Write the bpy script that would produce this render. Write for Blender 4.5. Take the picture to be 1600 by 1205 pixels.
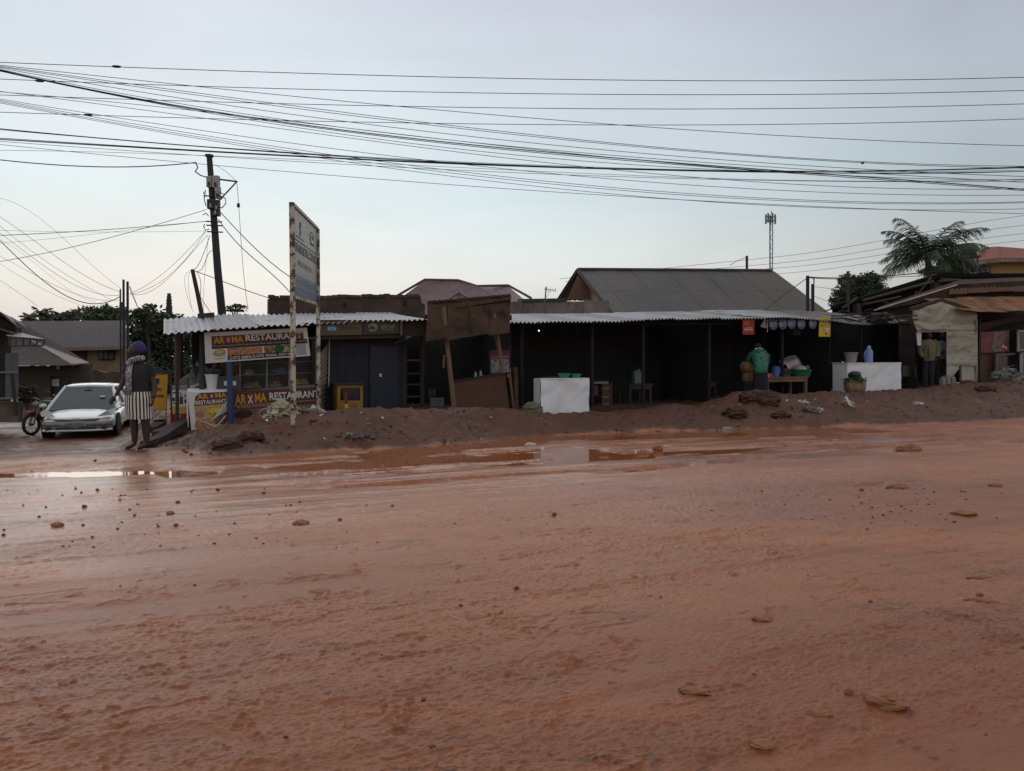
import bpy, bmesh, math, random
import numpy as np
from mathutils import Vector, Matrix
R = math.radians
random.seed(7)
for o in list(bpy.data.objects): bpy.data.objects.remove(o)
SC = bpy.context.scene
COL = SC.collection

# ------------------------------------------------------------------ camera, sky, sun, exposure
CAM = Vector((0, 0, 1.45))
PITCH = math.atan(44.5 / 1200)
cd = bpy.data.cameras.new('camera'); cam = bpy.data.objects.new('camera', cd); COL.objects.link(cam)
cd.sensor_width = 36; cd.lens = 27; cd.clip_start = 0.05; cd.clip_end = 3000
cam.location = CAM; cam.rotation_euler = (math.pi / 2 - PITCH, 0, 0)
SC.camera = cam
SUN_EL, SUN_AZ = 16, -24       # degrees; azimuth from +Y, negative to the left
w = bpy.data.worlds.new("World"); SC.world = w; w.use_nodes = True
nt = w.node_tree; nt.nodes.clear()
def wn(t, **k):
    n = nt.nodes.new(t)
    for a, b in k.items(): setattr(n, a, b)
    return n
L = nt.links.new
sky = wn('ShaderNodeTexSky', sky_type='NISHITA', sun_disc=False, sun_elevation=R(SUN_EL), sun_rotation=R(SUN_AZ))
bg1 = wn('ShaderNodeBackground'); bg1.inputs[1].default_value = 0.06; L(sky.outputs[0], bg1.inputs[0])
tc = wn('ShaderNodeTexCoord'); sep = wn('ShaderNodeSeparateXYZ'); L(tc.outputs['Generated'], sep.inputs[0])
ramp = wn('ShaderNodeValToRGB'); L(sep.outputs[2], ramp.inputs[0])
stops = [(0.0, (.61, .59, .57)), (.05, (.74, .72, .69)), (.10, (.86, .86, .81)), (.14, (.82, .87, .85)), (.20, (.76, .865, .895)),
         (.30, (.765, .84, .895)), (.40, (.74, .79, .87)), (.7, (.80, .82, .86)), (1.0, (.84, .84, .86))]
cr = ramp.color_ramp
cr.elements[0].position = 0; cr.elements[0].color = (*stops[0][1], 1)
cr.elements[1].position = 1; cr.elements[1].color = (*stops[-1][1], 1)
for p, c in stops[1:-1]:
    e = cr.elements.new(p); e.color = (*c, 1)
dot = wn('ShaderNodeVectorMath', operation='DOT_PRODUCT'); L(tc.outputs['Generated'], dot.inputs[0])
a = R(SUN_AZ); dot.inputs[1].default_value = (math.sin(a), math.cos(a), 0)
mr = wn('ShaderNodeMapRange'); L(dot.outputs['Value'], mr.inputs[0])
mr.inputs[1].default_value = -1; mr.inputs[2].default_value = 1; mr.inputs[3].default_value = 0; mr.inputs[4].default_value = 1
r2 = wn('ShaderNodeValToRGB'); L(mr.outputs[0], r2.inputs[0])
c2 = r2.color_ramp; c2.elements[0].position = 0; c2.elements[0].color = (.78, .74, .72, 1)
c2.elements[1].position = 1; c2.elements[1].color = (1.02, 1.0, 1.0, 1)
for p, c in [(.5, (.64, .63, .64)), (.78, (.60, .61, .64)), (.90, (.85, .86, .88)), (.96, (.97, .985, 1.0))]:
    e = c2.elements.new(p); e.color = (*c, 1)
mul = wn('ShaderNodeMix', data_type='RGBA', blend_type='MULTIPLY'); mul.inputs[0].default_value = 1
L(ramp.outputs[0], mul.inputs[6]); L(r2.outputs[0], mul.inputs[7])
mp = wn('ShaderNodeMapping'); L(tc.outputs['Generated'], mp.inputs[0]); mp.inputs['Scale'].default_value = (1.6, 1.6, 6)
no = wn('ShaderNodeTexNoise'); L(mp.outputs[0], no.inputs[0]); no.inputs['Scale'].default_value = 1.7; no.inputs['Detail'].default_value = 5; no.inputs['Distortion'].default_value = .4
nr = wn('ShaderNodeMapRange'); L(no.outputs[0], nr.inputs[0])
nr.inputs[1].default_value = .3; nr.inputs[2].default_value = .7; nr.inputs[3].default_value = .93; nr.inputs[4].default_value = 1.05
vm = wn('ShaderNodeVectorMath', operation='SCALE'); L(mul.outputs[2], vm.inputs[0]); L(nr.outputs[0], vm.inputs['Scale'])
bg2 = wn('ShaderNodeBackground'); L(vm.outputs[0], bg2.inputs[0]); bg2.inputs[1].default_value = 1.0
mx = wn('ShaderNodeMixShader'); mx.inputs[0].default_value = .97
L(bg1.outputs[0], mx.inputs[1]); L(bg2.outputs[0], mx.inputs[2])
out = wn('ShaderNodeOutputWorld'); L(mx.outputs[0], out.inputs[0])
sd = bpy.data.lights.new('sun', 'SUN'); sun = bpy.data.objects.new('sun', sd); COL.objects.link(sun)
sd.energy = 0.85; sd.angle = R(70); sd.color = (1, .93, .84)
sdir = Vector((math.sin(a) * math.cos(R(SUN_EL)), math.cos(a) * math.cos(R(SUN_EL)), math.sin(R(SUN_EL))))
sun.rotation_euler = sdir.to_track_quat('Z', 'Y').to_euler(); sun.location = sdir * 50
vs = SC.view_settings; SC.display_settings.display_device = 'sRGB'
vs.view_transform = 'Standard'; vs.look = 'None'; vs.gamma = 1; vs.use_curve_mapping = False; vs.exposure = 0.0
SC.cycles.max_bounces = 6; SC.cycles.diffuse_bounces = 3; SC.cycles.transparent_max_bounces = 8

# ------------------------------------------------------------------ geometry of the place
FWD = Vector((0, math.cos(PITCH), -math.sin(PITCH))); UPV = Vector((0, math.sin(PITCH), math.cos(PITCH)))
U = Vector((.912, .41, 0)).normalized(); V = Vector((-U.y, U.x, 0)); O = Vector((0, 16.9, 0)); Z = Vector((0, 0, 1))
def ray(px, py): return Vector(((px - 800) / 1200, 0, 0)) + UPV * ((602.5 - py) / 1200) + FWD
class Plane:
    def __init__(s, p, n): s.p = Vector(p); s.n = Vector(n).normalized()
    def __call__(s, px, py, off=0):
        d = ray(px, py); t = (s.p - CAM).dot(s.n) / d.dot(s.n)
        return CAM + d * t - s.n * off
def F(v): return Plane(O + V * v, V)          # plane parallel to the shack fronts
def Y(y): return Plane((0, y, 0), (0, 1, 0))
def S(u, v, z=0): return O + U * u + V * v + Z * z
def uv(p): q = Vector(p) - O; return q.dot(U), q.dot(V)
def upx(px, v): return uv(F(v)(px, 558))[0]
def interp(pts, x):
    return float(np.interp(x, [p[0] for p in pts], [p[1] for p in pts]))
def bilin(q, s, t):                            # q = bl, br, tr, tl
    return q[0] * (1 - s) * (1 - t) + q[1] * s * (1 - t) + q[2] * s * t + q[3] * (1 - s) * t

# ------------------------------------------------------------------ materials
MATS = {}
def mat(name, col, rough=.8, metal=0, var=.15, vs_=3.0, bump=0, bs=40, col2=None, mixs=2.0, thr=.5, soft=.08, spec=.5, alpha=1, coat=0, emit=None, stretch=None, trans=0, rough2=None):
    """principled material: noise-varied base colour, optional second colour in noise patches, bump"""
    if name in MATS: return MATS[name]
    m = bpy.data.materials.new(name); m.use_nodes = True; t = m.node_tree; b = t.nodes['Principled BSDF']; N = t.nodes.new; K = t.links.new
    c = N('ShaderNodeTexCoord'); src = c.outputs['Object']
    if stretch:
        mpp = N('ShaderNodeMapping'); K(src, mpp.inputs[0]); mpp.inputs['Scale'].default_value = stretch; src = mpp.outputs[0]
    n = N('ShaderNodeTexNoise'); K(src, n.inputs[0]); n.inputs['Scale'].default_value = vs_; n.inputs['Detail'].default_value = 6
    mm = N('ShaderNodeMapRange'); K(n.outputs[0], mm.inputs[0]); mm.inputs[1].default_value = .25; mm.inputs[2].default_value = .75
    mm.inputs[3].default_value = 1 - var; mm.inputs[4].default_value = 1 + var
    sc = N('ShaderNodeVectorMath'); sc.operation = 'SCALE'; K(mm.outputs[0], sc.inputs['Scale']); sc.inputs[0].default_value = col
    last = sc.outputs[0]
    if col2:
        n2 = N('ShaderNodeTexNoise'); K(src, n2.inputs[0]); n2.inputs['Scale'].default_value = mixs; n2.inputs['Detail'].default_value = 8; n2.inputs['Roughness'].default_value = .65
        m2 = N('ShaderNodeMapRange'); K(n2.outputs[0], m2.inputs[0]); m2.inputs[1].default_value = thr - soft; m2.inputs[2].default_value = thr + soft
        x = N('ShaderNodeMix'); x.data_type = 'RGBA'; K(m2.outputs[0], x.inputs[0]); K(last, x.inputs[6]); x.inputs[7].default_value = (*col2, 1); last = x.outputs[2]
        if rough2 is not None:
            m3 = N('ShaderNodeMapRange'); K(m2.outputs[0], m3.inputs[0]); m3.inputs[3].default_value = rough; m3.inputs[4].default_value = rough2; K(m3.outputs[0], b.inputs['Roughness'])
    K(last, b.inputs['Base Color'])
    if not (col2 and rough2 is not None): b.inputs['Roughness'].default_value = rough
    b.inputs['Metallic'].default_value = metal
    b.inputs['Specular IOR Level'].default_value = spec; b.inputs['Alpha'].default_value = alpha; b.inputs['Coat Weight'].default_value = coat
    b.inputs['Transmission Weight'].default_value = trans
    if emit: b.inputs['Emission Color'].default_value = (*emit, 1); b.inputs['Emission Strength'].default_value = 1
    if bump:
        n3 = N('ShaderNodeTexNoise'); K(src, n3.inputs[0]); n3.inputs['Scale'].default_value = bs; n3.inputs['Detail'].default_value = 6
        bm = N('ShaderNodeBump'); K(n3.outputs[0], bm.inputs['Height']); bm.inputs['Strength'].default_value = 1; bm.inputs['Distance'].default_value = bump; K(bm.outputs[0], b.inputs['Normal'])
    MATS[name] = m; return m
M_ = mat
wood_dark = M_('dark_timber', (.045, .032, .024), .85, bump=.004, bs=30, stretch=(1, 1, .15), var=.4)
wood_pale = M_('weathered_timber', (.16, .10, .065), .85, bump=.004, bs=30, stretch=(1, 1, .2), var=.35)
wood_mid = M_('brown_board', (.10, .055, .032), .8, bump=.002, var=.3, col2=(.055, .032, .022), mixs=3)
zinc = M_('weathered_zinc_sheet', (.27, .28, .29), .6, metal=.1, var=.15, col2=(.30, .27, .25), mixs=1.4, thr=.60, soft=.1)
zinc_b = M_('bright_zinc_sheet', (.34, .36, .385), .55, metal=.1, var=.1, col2=(.17, .15, .14), mixs=2.2, thr=.60, soft=.05)
zinc_g = M_('grey_old_zinc_sheet', (.2, .19, .19), .6, metal=.1, var=.2, col2=(.12, .09, .08), mixs=1.6, thr=.52, soft=.12)
roof_dark = M_('dark_charcoal_roof_sheet', (.050, .045, .044), .55, metal=.1, var=.3, stretch=(.5, .12, .12), col2=(.095, .065, .05), mixs=.8, thr=.55, soft=.15)
roof_pink = M_('faded_maroon_roof_sheet', (.20, .12, .12), .6, var=.2, col2=(.13, .08, .08), mixs=1.0, thr=.55, soft=.1)
roof_grey = M_('grey_brown_roof_sheet', (.085, .075, .078), .8, spec=.2, var=.2)
roof_red = M_('brick_red_roof_tiles', (.25, .07, .04), .7, var=.2)
rust = M_('rusty_orange_sheet', (.36, .17, .065), .65, var=.3, col2=(.16, .075, .04), mixs=1.6, thr=.5, soft=.12)
rust_dk = M_('dark_rusted_sheet', (.04, .027, .021), .9, spec=.15, var=.35, col2=(.085, .05, .03), mixs=1.5)
mudwall = M_('mud_brick_plaster', (.10, .068, .052), .95, var=.3, bump=.02, bs=9, col2=(.065, .045, .035), mixs=1.2)
concrete = M_('stained_concrete', (.24, .21, .185), .9, var=.25, bump=.006, bs=12, col2=(.13, .105, .09), mixs=1.3, thr=.55, soft=.12)
plaster_y = M_('ochre_plaster', (.30, .22, .13), .9, var=.15, col2=(.18, .13, .08), mixs=.9, thr=.6)
plaster_lemon = M_('yellow_plaster', (.42, .33, .14), .85, var=.1)
brown_gable = M_('brown_gable_wall', (.17, .105, .07), .9, var=.15)
navy = M_('navy_painted_timber', (.006, .011, .022), .6, var=.3, bump=.002, bs=20)
black_in = M_('near_black_boards', (.014, .014, .015), .85, var=.4, bump=.004, bs=18)  # near-black base colour puts the dark of the interiors into the boards
dark_in2 = M_('dark_earth_floor', (.05, .03, .022), .9, var=.3)
cream_tarp = M_('cream_tarpaulin', (.36, .34, .27), .7, var=.15, bump=.01, bs=7, col2=(.27, .245, .185), mixs=1.6, thr=.58, soft=.15)
white_tarp = M_('white_tarpaulin', (.78, .80, .84), .5, var=.05, bump=.003, bs=5, col2=(.42, .33, .27), mixs=3.5, thr=.72, soft=.05)
white_pl = M_('white_plastic', (.62, .62, .60), .4, var=.08)
cream_paint = M_('chipped_cream_paint', (.50, .46, .36), .55, var=.12, col2=(.075, .045, .03), mixs=8, thr=.515, soft=.03, bump=.002, bs=60)
grey_frame = M_('grey_painted_frame', (.17, .17, .165), .5, var=.15)
glass = M_('dusty_glass', (.07, .08, .08), .08, spec=.5, alpha=.22, var=.1)
glass_dark = M_('dark_window_glass', (.015, .018, .02), .12, spec=.6)
metal_dk = M_('dark_steel', (.05, .05, .05), .5, metal=.5)
pole_m = M_('tarred_pole_timber', (.035, .036, .036), .8, var=.3, bump=.006, bs=20, stretch=(1, 1, .15))
wire_m = M_('black_cable_sheath', (.012, .014, .018), .6, var=.1)
box_grey = M_('grey_meter_box', (.36, .36, .33), .5, var=.1)
leaf_dk = M_('dark_leaves', (.038, .056, .030), .65, var=.45, vs_=1.2)
leaf_md = M_('mid_green_leaves', (.045, .075, .035), .6, var=.45, vs_=1.5)
leaf_haze = M_('hazy_far_leaves', (.05, .06, .042), .7, var=.35, vs_=1.2)  # paler, greyer leaf colour carries the distance haze
palm_m = M_('palm_leaves', (.045, .085, .035), .5, var=.35)
bark = M_('rough_bark', (.07, .055, .045), .9, var=.3, bump=.01)
red_pl = M_('red_print', (.33, .025, .02), .5, var=.1)
maroon = M_('maroon_print', (.085, .018, .014), .5, var=.12)
yellow_pr = M_('yellow_print', (.62, .38, .035), .5, var=.08)
lemon_pr = M_('lemon_yellow_print', (.62, .47, .03), .5, var=.08)
orange_pr = M_('orange_yellow_print', (.60, .30, .03), .5, var=.08)
white_pr = M_('white_print', (.66, .64, .60), .5, var=.06)
black_pr = M_('black_print', (.02, .02, .022), .5)
navy_pr = M_('navy_print', (.015, .02, .06), .5)
blue_pr = M_('blue_print', (.05, .13, .28), .5)
blue_post = M_('blue_painted_post', (.02, .05, .15), .5, var=.2)
green_pl = M_('green_plastic', (.012, .16, .075), .35, var=.08)
teal_pl = M_('teal_plastic', (.035, .20, .15), .4, var=.1)
blue_pl = M_('light_blue_plastic', (.20, .32, .62), .35, var=.05)
skin_m = M_('dark_brown_skin', (.045, .025, .018), .5, var=.12)
yel_box = M_('yellow_painted_board', (.28, .15, .025), .6, var=.15)
cloth_green = M_('green_cloth', (.012, .16, .09), .85, var=.2)
cloth_dark = M_('dark_cloth', (.018, .018, .022), .9, var=.2)
jacket_m = M_('khaki_jacket_cloth', (.15, .125, .075), .9, var=.2, bump=.006, bs=14)
purple_m = M_('purple_cloth', (.045, .035, .13), .85, var=.2)
tyre_m = M_('black_rubber', (.018, .018, .018), .8)
chrome = M_('dull_chrome', (.5, .5, .5), .25, metal=1)
sack_m = M_('woven_sack', (.33, .25, .17), .9, var=.2, bump=.004, bs=60)
rock_m = M_('mud_caked_stone', (.28, .12, .06), .8, var=.35, vs_=9, bump=.006, bs=30, col2=(.36, .16, .08), mixs=5)
litter_m = M_('pale_litter', (.5, .46, .42), .6, var=.2)

# ------------------------------------------------------------------ mesh helpers
def woff(o):
    p = Vector((0, 0, 0))
    while o is not None: p = p + o.location; o = o.parent
    return p
def props(o, label=None, cat=None, group=None, kind=None):
    if label: o['label'] = label
    if cat: o['category'] = cat
    if group: o['group'] = group
    if kind: o['kind'] = kind
    return o
def root(name, label, cat, loc, group=None):
    o = bpy.data.objects.new(name, None); COL.objects.link(o); o.location = loc; o.empty_display_size = .2
    return props(o, label, cat, group)
class MB:
    def __init__(s): s.v = []; s.f = []; s.m = []; s.mi = 0
    def add(s, vs, fs):
        n = len(s.v); s.v += [Vector(a) for a in vs]; s.f += [tuple(i + n for i in f) for f in fs]; s.m += [s.mi] * len(fs); return s
    def hexa(s, q, d):      # quad q (4 pts) extruded by vector d
        q = [Vector(a) for a in q]; n = len(q); p = q + [a + d for a in q]
        s.add(p, [tuple(range(n))[::-1], tuple(range(n, 2 * n))] + [(i, (i + 1) % n, (i + 1) % n + n, i + n) for i in range(n)]); return s
    def box(s, c, sx, sy, sz, ax=None, ay=None, az=None):    # c = centre
        ax = ax or Vector((1, 0, 0)); ay = ay or Vector((0, 1, 0)); az = az or Z; c = Vector(c)
        q = [c + ax * (i * sx / 2) + ay * (j * sy / 2) - az * (sz / 2) for i, j in ((-1, -1), (1, -1), (1, 1), (-1, 1))]
        return s.hexa(q, az * sz)
    def ubox(s, u0, u1, v0, v1, z0, z1):
        return s.hexa([S(u0, v0, z0), S(u1, v0, z0), S(u1, v1, z0), S(u0, v1, z0)], Z * (z1 - z0))
    def beam(s, a, b, w, h=None):
        a = Vector(a); b = Vector(b); h = h or w; d = (b - a).normalized()
        x = d.cross(Z); x = x.normalized() if x.length > .05 else U.copy(); y = x.cross(d).normalized()
        return s.hexa([a - x * w / 2 - y * h / 2, a + x * w / 2 - y * h / 2, a + x * w / 2 + y * h / 2, a - x * w / 2 + y * h / 2], b - a)
    def tube(s, pts, r, n=8, caps=True):
        pts = [Vector(p) for p in pts]; rs = r if isinstance(r, (list, tuple)) else [r] * len(pts); base = len(s.v)
        vs = []; fs = []
        d = (pts[1] - pts[0]).normalized(); x = d.cross(Z); x = x.normalized() if x.length > .05 else Vector((1, 0, 0))
        for i, p in enumerate(pts):
            d = (pts[min(i + 1, len(pts) - 1)] - pts[max(i - 1, 0)]).normalized()
            x = (x - d * x.dot(d)).normalized(); y = d.cross(x)
            for k in range(n):
                an = 2 * math.pi * k / n; vs.append(p + (x * math.cos(an) + y * math.sin(an)) * rs[i])
        for i in range(len(pts) - 1):
            for k in range(n):
                a = i * n + k; b = i * n + (k + 1) % n; fs.append((a, b, b + n, a + n))
        if caps: fs.append(tuple(range(n))[::-1]); fs.append(tuple(range((len(pts) - 1) * n, len(pts) * n)))
        return s.add(vs, fs)
    def lathe(s, c, prof, n=16, sx=1, sy=1, ax=None, ay=None, az=None):   # prof = (r,z)
        c = Vector(c); ax = ax or Vector((1, 0, 0)); ay = ay or Vector((0, 1, 0)); az = az or Z
        vs = [c + (ax * math.cos(2 * math.pi * k / n) * sx + ay * math.sin(2 * math.pi * k / n) * sy) * r + az * z for r, z in prof for k in range(n)]
        fs = [(i * n + k, i * n + (k + 1) % n, (i + 1) * n + (k + 1) % n, (i + 1) * n + k) for i in range(len(prof) - 1) for k in range(n)]
        fs += [tuple(range(n))[::-1], tuple(range((len(prof) - 1) * n, len(prof) * n))]
        return s.add(vs, fs)
    def blob(s, c, rx, ry, rz, n=10, rough=.12, seed=0, flat=None):
        rd = random.Random(seed); c = Vector(c); vs = []; fs = []; m = n // 2 + 1
        ph = [rd.uniform(0, 6.28) for _ in range(6)]
        for i in range(m + 1):
            th = math.pi * i / m
            for k in range(n):
                an = 2 * math.pi * k / n
                q = 1 + rough * (math.sin(3 * an + ph[0] + 2 * th) * .6 + math.sin(5 * th + ph[1] + an) * .5 + rd.uniform(-.7, .7))
                p = Vector((math.sin(th) * math.cos(an) * rx, math.sin(th) * math.sin(an) * ry, math.cos(th) * rz)) * q
                if i in (0, m): p = Vector((0, 0, math.cos(th) * rz))
                if flat is not None: p.z = max(p.z, flat)
                vs.append(c + p)
        fs = [(i * n + k, (i + 1) * n + k, (i + 1) * n + (k + 1) % n, i * n + (k + 1) % n) for i in range(m) for k in range(n)]
        return s.add(vs, fs)
    def lump(s, c, rx, ry, rz, seed=0, amp=.25, n=26, freq=2.0):
        m = n * 2 // 3; c = Vector(c); i, k = np.meshgrid(np.arange(m + 1), np.arange(n), indexing='ij'); th = np.pi * i / m; an = 2 * np.pi * k / n
        x = np.sin(th) * np.cos(an); y = np.sin(th) * np.sin(an); z = np.cos(th); o = seed * 7.31
        q = 1 + amp * (1.1 * perlin(x * freq + o, y * freq + z * 1.7 * freq) + .9 * (.35 - np.abs(perlin(x * freq * 2 + z * freq + o, y * freq * 2 - z * freq))) + .35 * perlin(x * freq * 5 + o, y * freq * 5 + z * 9))
        vs = [c + Vector((float(a) * rx, float(b) * ry, float(d) * rz)) for a, b, d in zip((x * q).ravel(), (y * q).ravel(), (z * q).ravel())]
        fs = [(a * n + b, (a + 1) * n + b, (a + 1) * n + (b + 1) % n, a * n + (b + 1) % n) for a in range(m) for b in range(n)]
        return s.add(vs, fs)
    def slab(s, pl, pix, th):     # polygon given on plane pl, with thickness going away from the camera
        return s.hexa([pl(*p) for p in pix], pl.n * th)
    def build(s, name, mats, parent=None, smooth=False, label=None, cat=None, group=None, kind=None, origin=None):
        me = bpy.data.meshes.new(name)
        if parent is not None: org = woff(parent)
        elif origin is not None: org = Vector(origin)
        else:
            xs = [p.x for p in s.v]; ys = [p.y for p in s.v]; zs = [p.z for p in s.v]
            org = Vector(((min(xs) + max(xs)) / 2, (min(ys) + max(ys)) / 2, min(zs)))
        me.from_pydata([p - org for p in s.v], [], s.f)
        mats = mats if isinstance(mats, (list, tuple)) else [mats]
        for m in mats: me.materials.append(m)
        if len(mats) > 1: me.polygons.foreach_set('material_index', s.m)
        bm = bmesh.new(); bm.from_mesh(me); bmesh.ops.recalc_face_normals(bm, faces=bm.faces); bm.to_mesh(me); bm.free()
        if smooth:
            me.polygons.foreach_set('use_smooth', [True] * len(me.polygons))
            try: me.set_sharp_from_angle(angle=R(50))
            except Exception: pass
        me.update()
        o = bpy.data.objects.new(name, me); COL.objects.link(o)
        if parent is not None: o.parent = parent
        else: o.location = org
        return props(o, label, cat, group, kind)
def bevel(o, w=.01, seg=2):
    m = o.modifiers.new('bevel', 'BEVEL'); m.width = w; m.segments = seg; m.limit_method = 'ANGLE'; return o
def copy_tree(o, loc, label=None, parent=None):
    c = o.copy(); COL.objects.link(c)
    if parent is not None: c.parent = parent
    if loc is not None: c.location = loc
    if label: c['label'] = label
    for ch in list(o.children): copy_tree(ch, None, None, c)
    return c
def qslab(q, d): return MB().hexa(q, d)
def text(s_, quad, mt, parent, off=.004, nrm=None, bold=.0, name='lettering', depth=0):
    """letters fitted into a world quad bl, br, tr, tl, lifted off its surface"""
    cu = bpy.data.curves.new('t', 'FONT'); cu.body = s_; cu.offset = bold; cu.resolution_u = 3
    ob = bpy.data.objects.new('t', cu); COL.objects.link(ob); bpy.context.view_layer.update()
    me = bpy.data.meshes.new_from_object(ob.evaluated_get(bpy.context.evaluated_depsgraph_get()))
    bpy.data.objects.remove(ob); bpy.data.curves.remove(cu)
    co = [v.co.copy() for v in me.vertices]
    x0 = min(c.x for c in co); x1 = max(c.x for c in co); y0 = min(c.y for c in co); y1 = max(c.y for c in co)
    q = [Vector(p) for p in quad]; n = nrm if nrm is not None else (q[1] - q[0]).cross(q[3] - q[0]).normalized()
    if n.dot(CAM - q[0]) < 0: n = -n
    org = woff(parent) if parent is not None else Vector((0, 0, 0))
    for v in me.vertices:
        v.co = bilin(q, (v.co.x - x0) / (x1 - x0), (v.co.y - y0) / (y1 - y0)) + n * off - org
    me.name = name; me.materials.clear(); me.materials.append(mt)
    o = bpy.data.objects.new(name, me); COL.objects.link(o); o.parent = parent; return o
class Board:
    """a flat printed board: body slab plus flat prints placed in its own 0..1 coordinates"""
    def __init__(s, quad, th, mt, name, label, cat, group=None, parent=None, wrinkle=0):
        s.q = [Vector(p) for p in quad]; s.n = (s.q[1] - s.q[0]).cross(s.q[3] - s.q[0]).normalized()
        if s.n.dot(CAM - s.q[0]) < 0: s.n = -s.n
        s.lay = 0
        s.o = qslab(s.q, -s.n * th).build(name, mt, parent, label=label, cat=cat, group=group)
    def sub(s, a, b, c, d): return [bilin(s.q, a, b), bilin(s.q, c, b), bilin(s.q, c, d), bilin(s.q, a, d)]
    def rect(s, a, b, c, d, mt, name='print', lift=.003):
        return qslab([p + s.n * (lift + .001) for p in s.sub(a, b, c, d)], -s.n * .002).build(name, mt, s.o)
    def poly(s, pts, mt, name='print', lift=.003):
        return qslab([bilin(s.q, *p) + s.n * (lift + .001) for p in pts], -s.n * .002).build(name, mt, s.o)
    def disc(s, cx, cy, rx, ry, mt, name='print', lift=.005, n=20):
        return s.poly([(cx + rx * math.cos(2 * math.pi * k / n), cy + ry * math.sin(2 * math.pi * k / n)) for k in range(n)], mt, name, lift)
    def txt(s, t, a, b, c, d, mt, bold=0, lift=.007): return text(t, s.sub(a, b, c, d), mt, s.o, lift, s.n, bold)
def food(name, cols, scale):
    """busy printed food picture: voronoi patches of a few colours"""
    if name in MATS: return MATS[name]
    m = bpy.data.materials.new(name); m.use_nodes = True; t = m.node_tree; b = t.nodes['Principled BSDF']; N = t.nodes.new; K = t.links.new
    c = N('ShaderNodeTexCoord'); n = N('ShaderNodeTexNoise'); K(c.outputs['Object'], n.inputs[0]); n.inputs['Scale'].default_value = scale; n.inputs['Detail'].default_value = 3; n.inputs['Distortion'].default_value = 2.5
    r = N('ShaderNodeValToRGB'); K(n.outputs[0], r.inputs[0]); e = r.color_ramp; k = len(cols)
    e.elements[0].position = .3; e.elements[0].color = (*cols[0], 1); e.elements[1].position = .7; e.elements[1].color = (*cols[-1], 1)
    for i in range(1, k - 1): q = e.elements.new(.3 + .4 * i / (k - 1)); q.color = (*cols[i], 1)
    K(r.outputs[0], b.inputs['Base Color']); b.inputs['Roughness'].default_value = .5; MATS[name] = m; return m
food_a = food('fried_food_print', [(.08, .02, .01), (.30, .09, .03), (.42, .17, .06), (.55, .33, .16), (.12, .04, .02)], 14)
food_b = food('stew_and_greens_print', [(.30, .03, .02), (.22, .05, .03), (.04, .14, .03), (.5, .4, .3), (.35, .05, .03)], 7)
food_c = food('pale_plate_print', [(.55, .5, .42), (.4, .2, .1), (.5, .4, .1), (.3, .12, .06), (.6, .55, .48)], 6)
food_d = food('brown_meat_print', [(.05, .02, .015), (.14, .06, .045), (.22, .11, .085), (.10, .045, .03), (.3, .2, .15)], 6)
dots_m = food('black_white_dotted_scarf', [(.015, .015, .015), (.02, .02, .02), (.02, .02, .02), (.7, .7, .68), (.7, .7, .68)], 34)
camo_m = food('white_navy_patterned_shirt', [(.4, .4, .48), (.4, .4, .48), (.04, .045, .1), (.4, .4, .48), (.05, .05, .1)], 12)
def corr_sheet(q, n_w, amp, mt, parent, rows=3, name='roof_sheet', jit=0, rd=random, thick=0, sag=0):
    """one corrugated sheet over world quad bl, br, tr, tl (waves run from bl-tl)"""
    mb = MB(); k = n_w * 6; q = [Vector(p) for p in q]; nn = (q[1] - q[0]).cross(q[3] - q[0]).normalized()
    if nn.z < 0: nn = -nn
    vs = []
    for j in range(rows + 1):
        t = j / rows
        for i in range(k + 1):
            s = i / k
            vs.append(bilin(q, s, t) + nn * (amp * math.sin(2 * math.pi * n_w * s) + jit * math.sin(3 * s + 5 * t + q[0].x) - sag * 4 * t * (1 - t)))
    fs = [(j * (k + 1) + i, j * (k + 1) + i + 1, (j + 1) * (k + 1) + i + 1, (j + 1) * (k + 1) + i) for j in range(rows) for i in range(k)]
    mb.add(vs, fs); return mb.build(name, mt, parent, smooth=False if amp > .012 and n_w < 4 else True)

# ------------------------------------------------------------------ ground: one sheet to the horizon
_rs = np.random.RandomState(3); _perm = _rs.permutation(256); _perm = np.concatenate([_perm, _perm, _perm])
_ga = _rs.rand(256) * 2 * np.pi; _gx = np.cos(_ga); _gy = np.sin(_ga)
def perlin(x, y):
    xi = np.floor(x).astype(np.int64); yi = np.floor(y).astype(np.int64); xf = x - xi; yf = y - yi; xi &= 255; yi &= 255
    a = xf * xf * xf * (xf * (xf * 6 - 15) + 10); b = yf * yf * yf * (yf * (yf * 6 - 15) + 10)
    def g(i, j, dx, dy):
        h = _perm[_perm[(xi + i) & 255] + ((yi + j) & 255)]; return _gx[h] * dx + _gy[h] * dy
    n00 = g(0, 0, xf, yf); n10 = g(1, 0, xf - 1, yf); n01 = g(0, 1, xf, yf - 1); n11 = g(1, 1, xf - 1, yf - 1)
    return ((n00 * (1 - a) + n10 * a) * (1 - b) + (n01 * (1 - a) + n11 * a) * b) * 1.5
def sst(a, b, x): t = np.clip((x - a) / (b - a), 0, 1); return t * t * (3 - 2 * t)
FOOT = [(-8, -3.75), (-4.5, -3.4), (-2.4, -2.8), (-.6, -2.4), (1, -2.5), (4, -2.9), (8, -3.8), (12, -4)]
VC = [(-7, -1.7), (-3.2, -1.9), (-1, -1.4), (1, -1.1), (30, -1.1)]
_sil = [(240, 692), (280, 685), (305, 679), (350, 670), (400, 660), (440, 652), (480, 647), (520, 643), (600, 641), (700, 640), (800, 640), (830, 645), (850, 652), (920, 649),
        (965, 648), (1000, 642), (1040, 636), (1090, 637), (1120, 632), (1150, 619), (1180, 613), (1210, 615), (1240, 621), (1290, 615), (1340, 614), (1420, 612), (1470, 606), (1520, 602), (1600, 596), (1700, 592)]
CR = []
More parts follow.
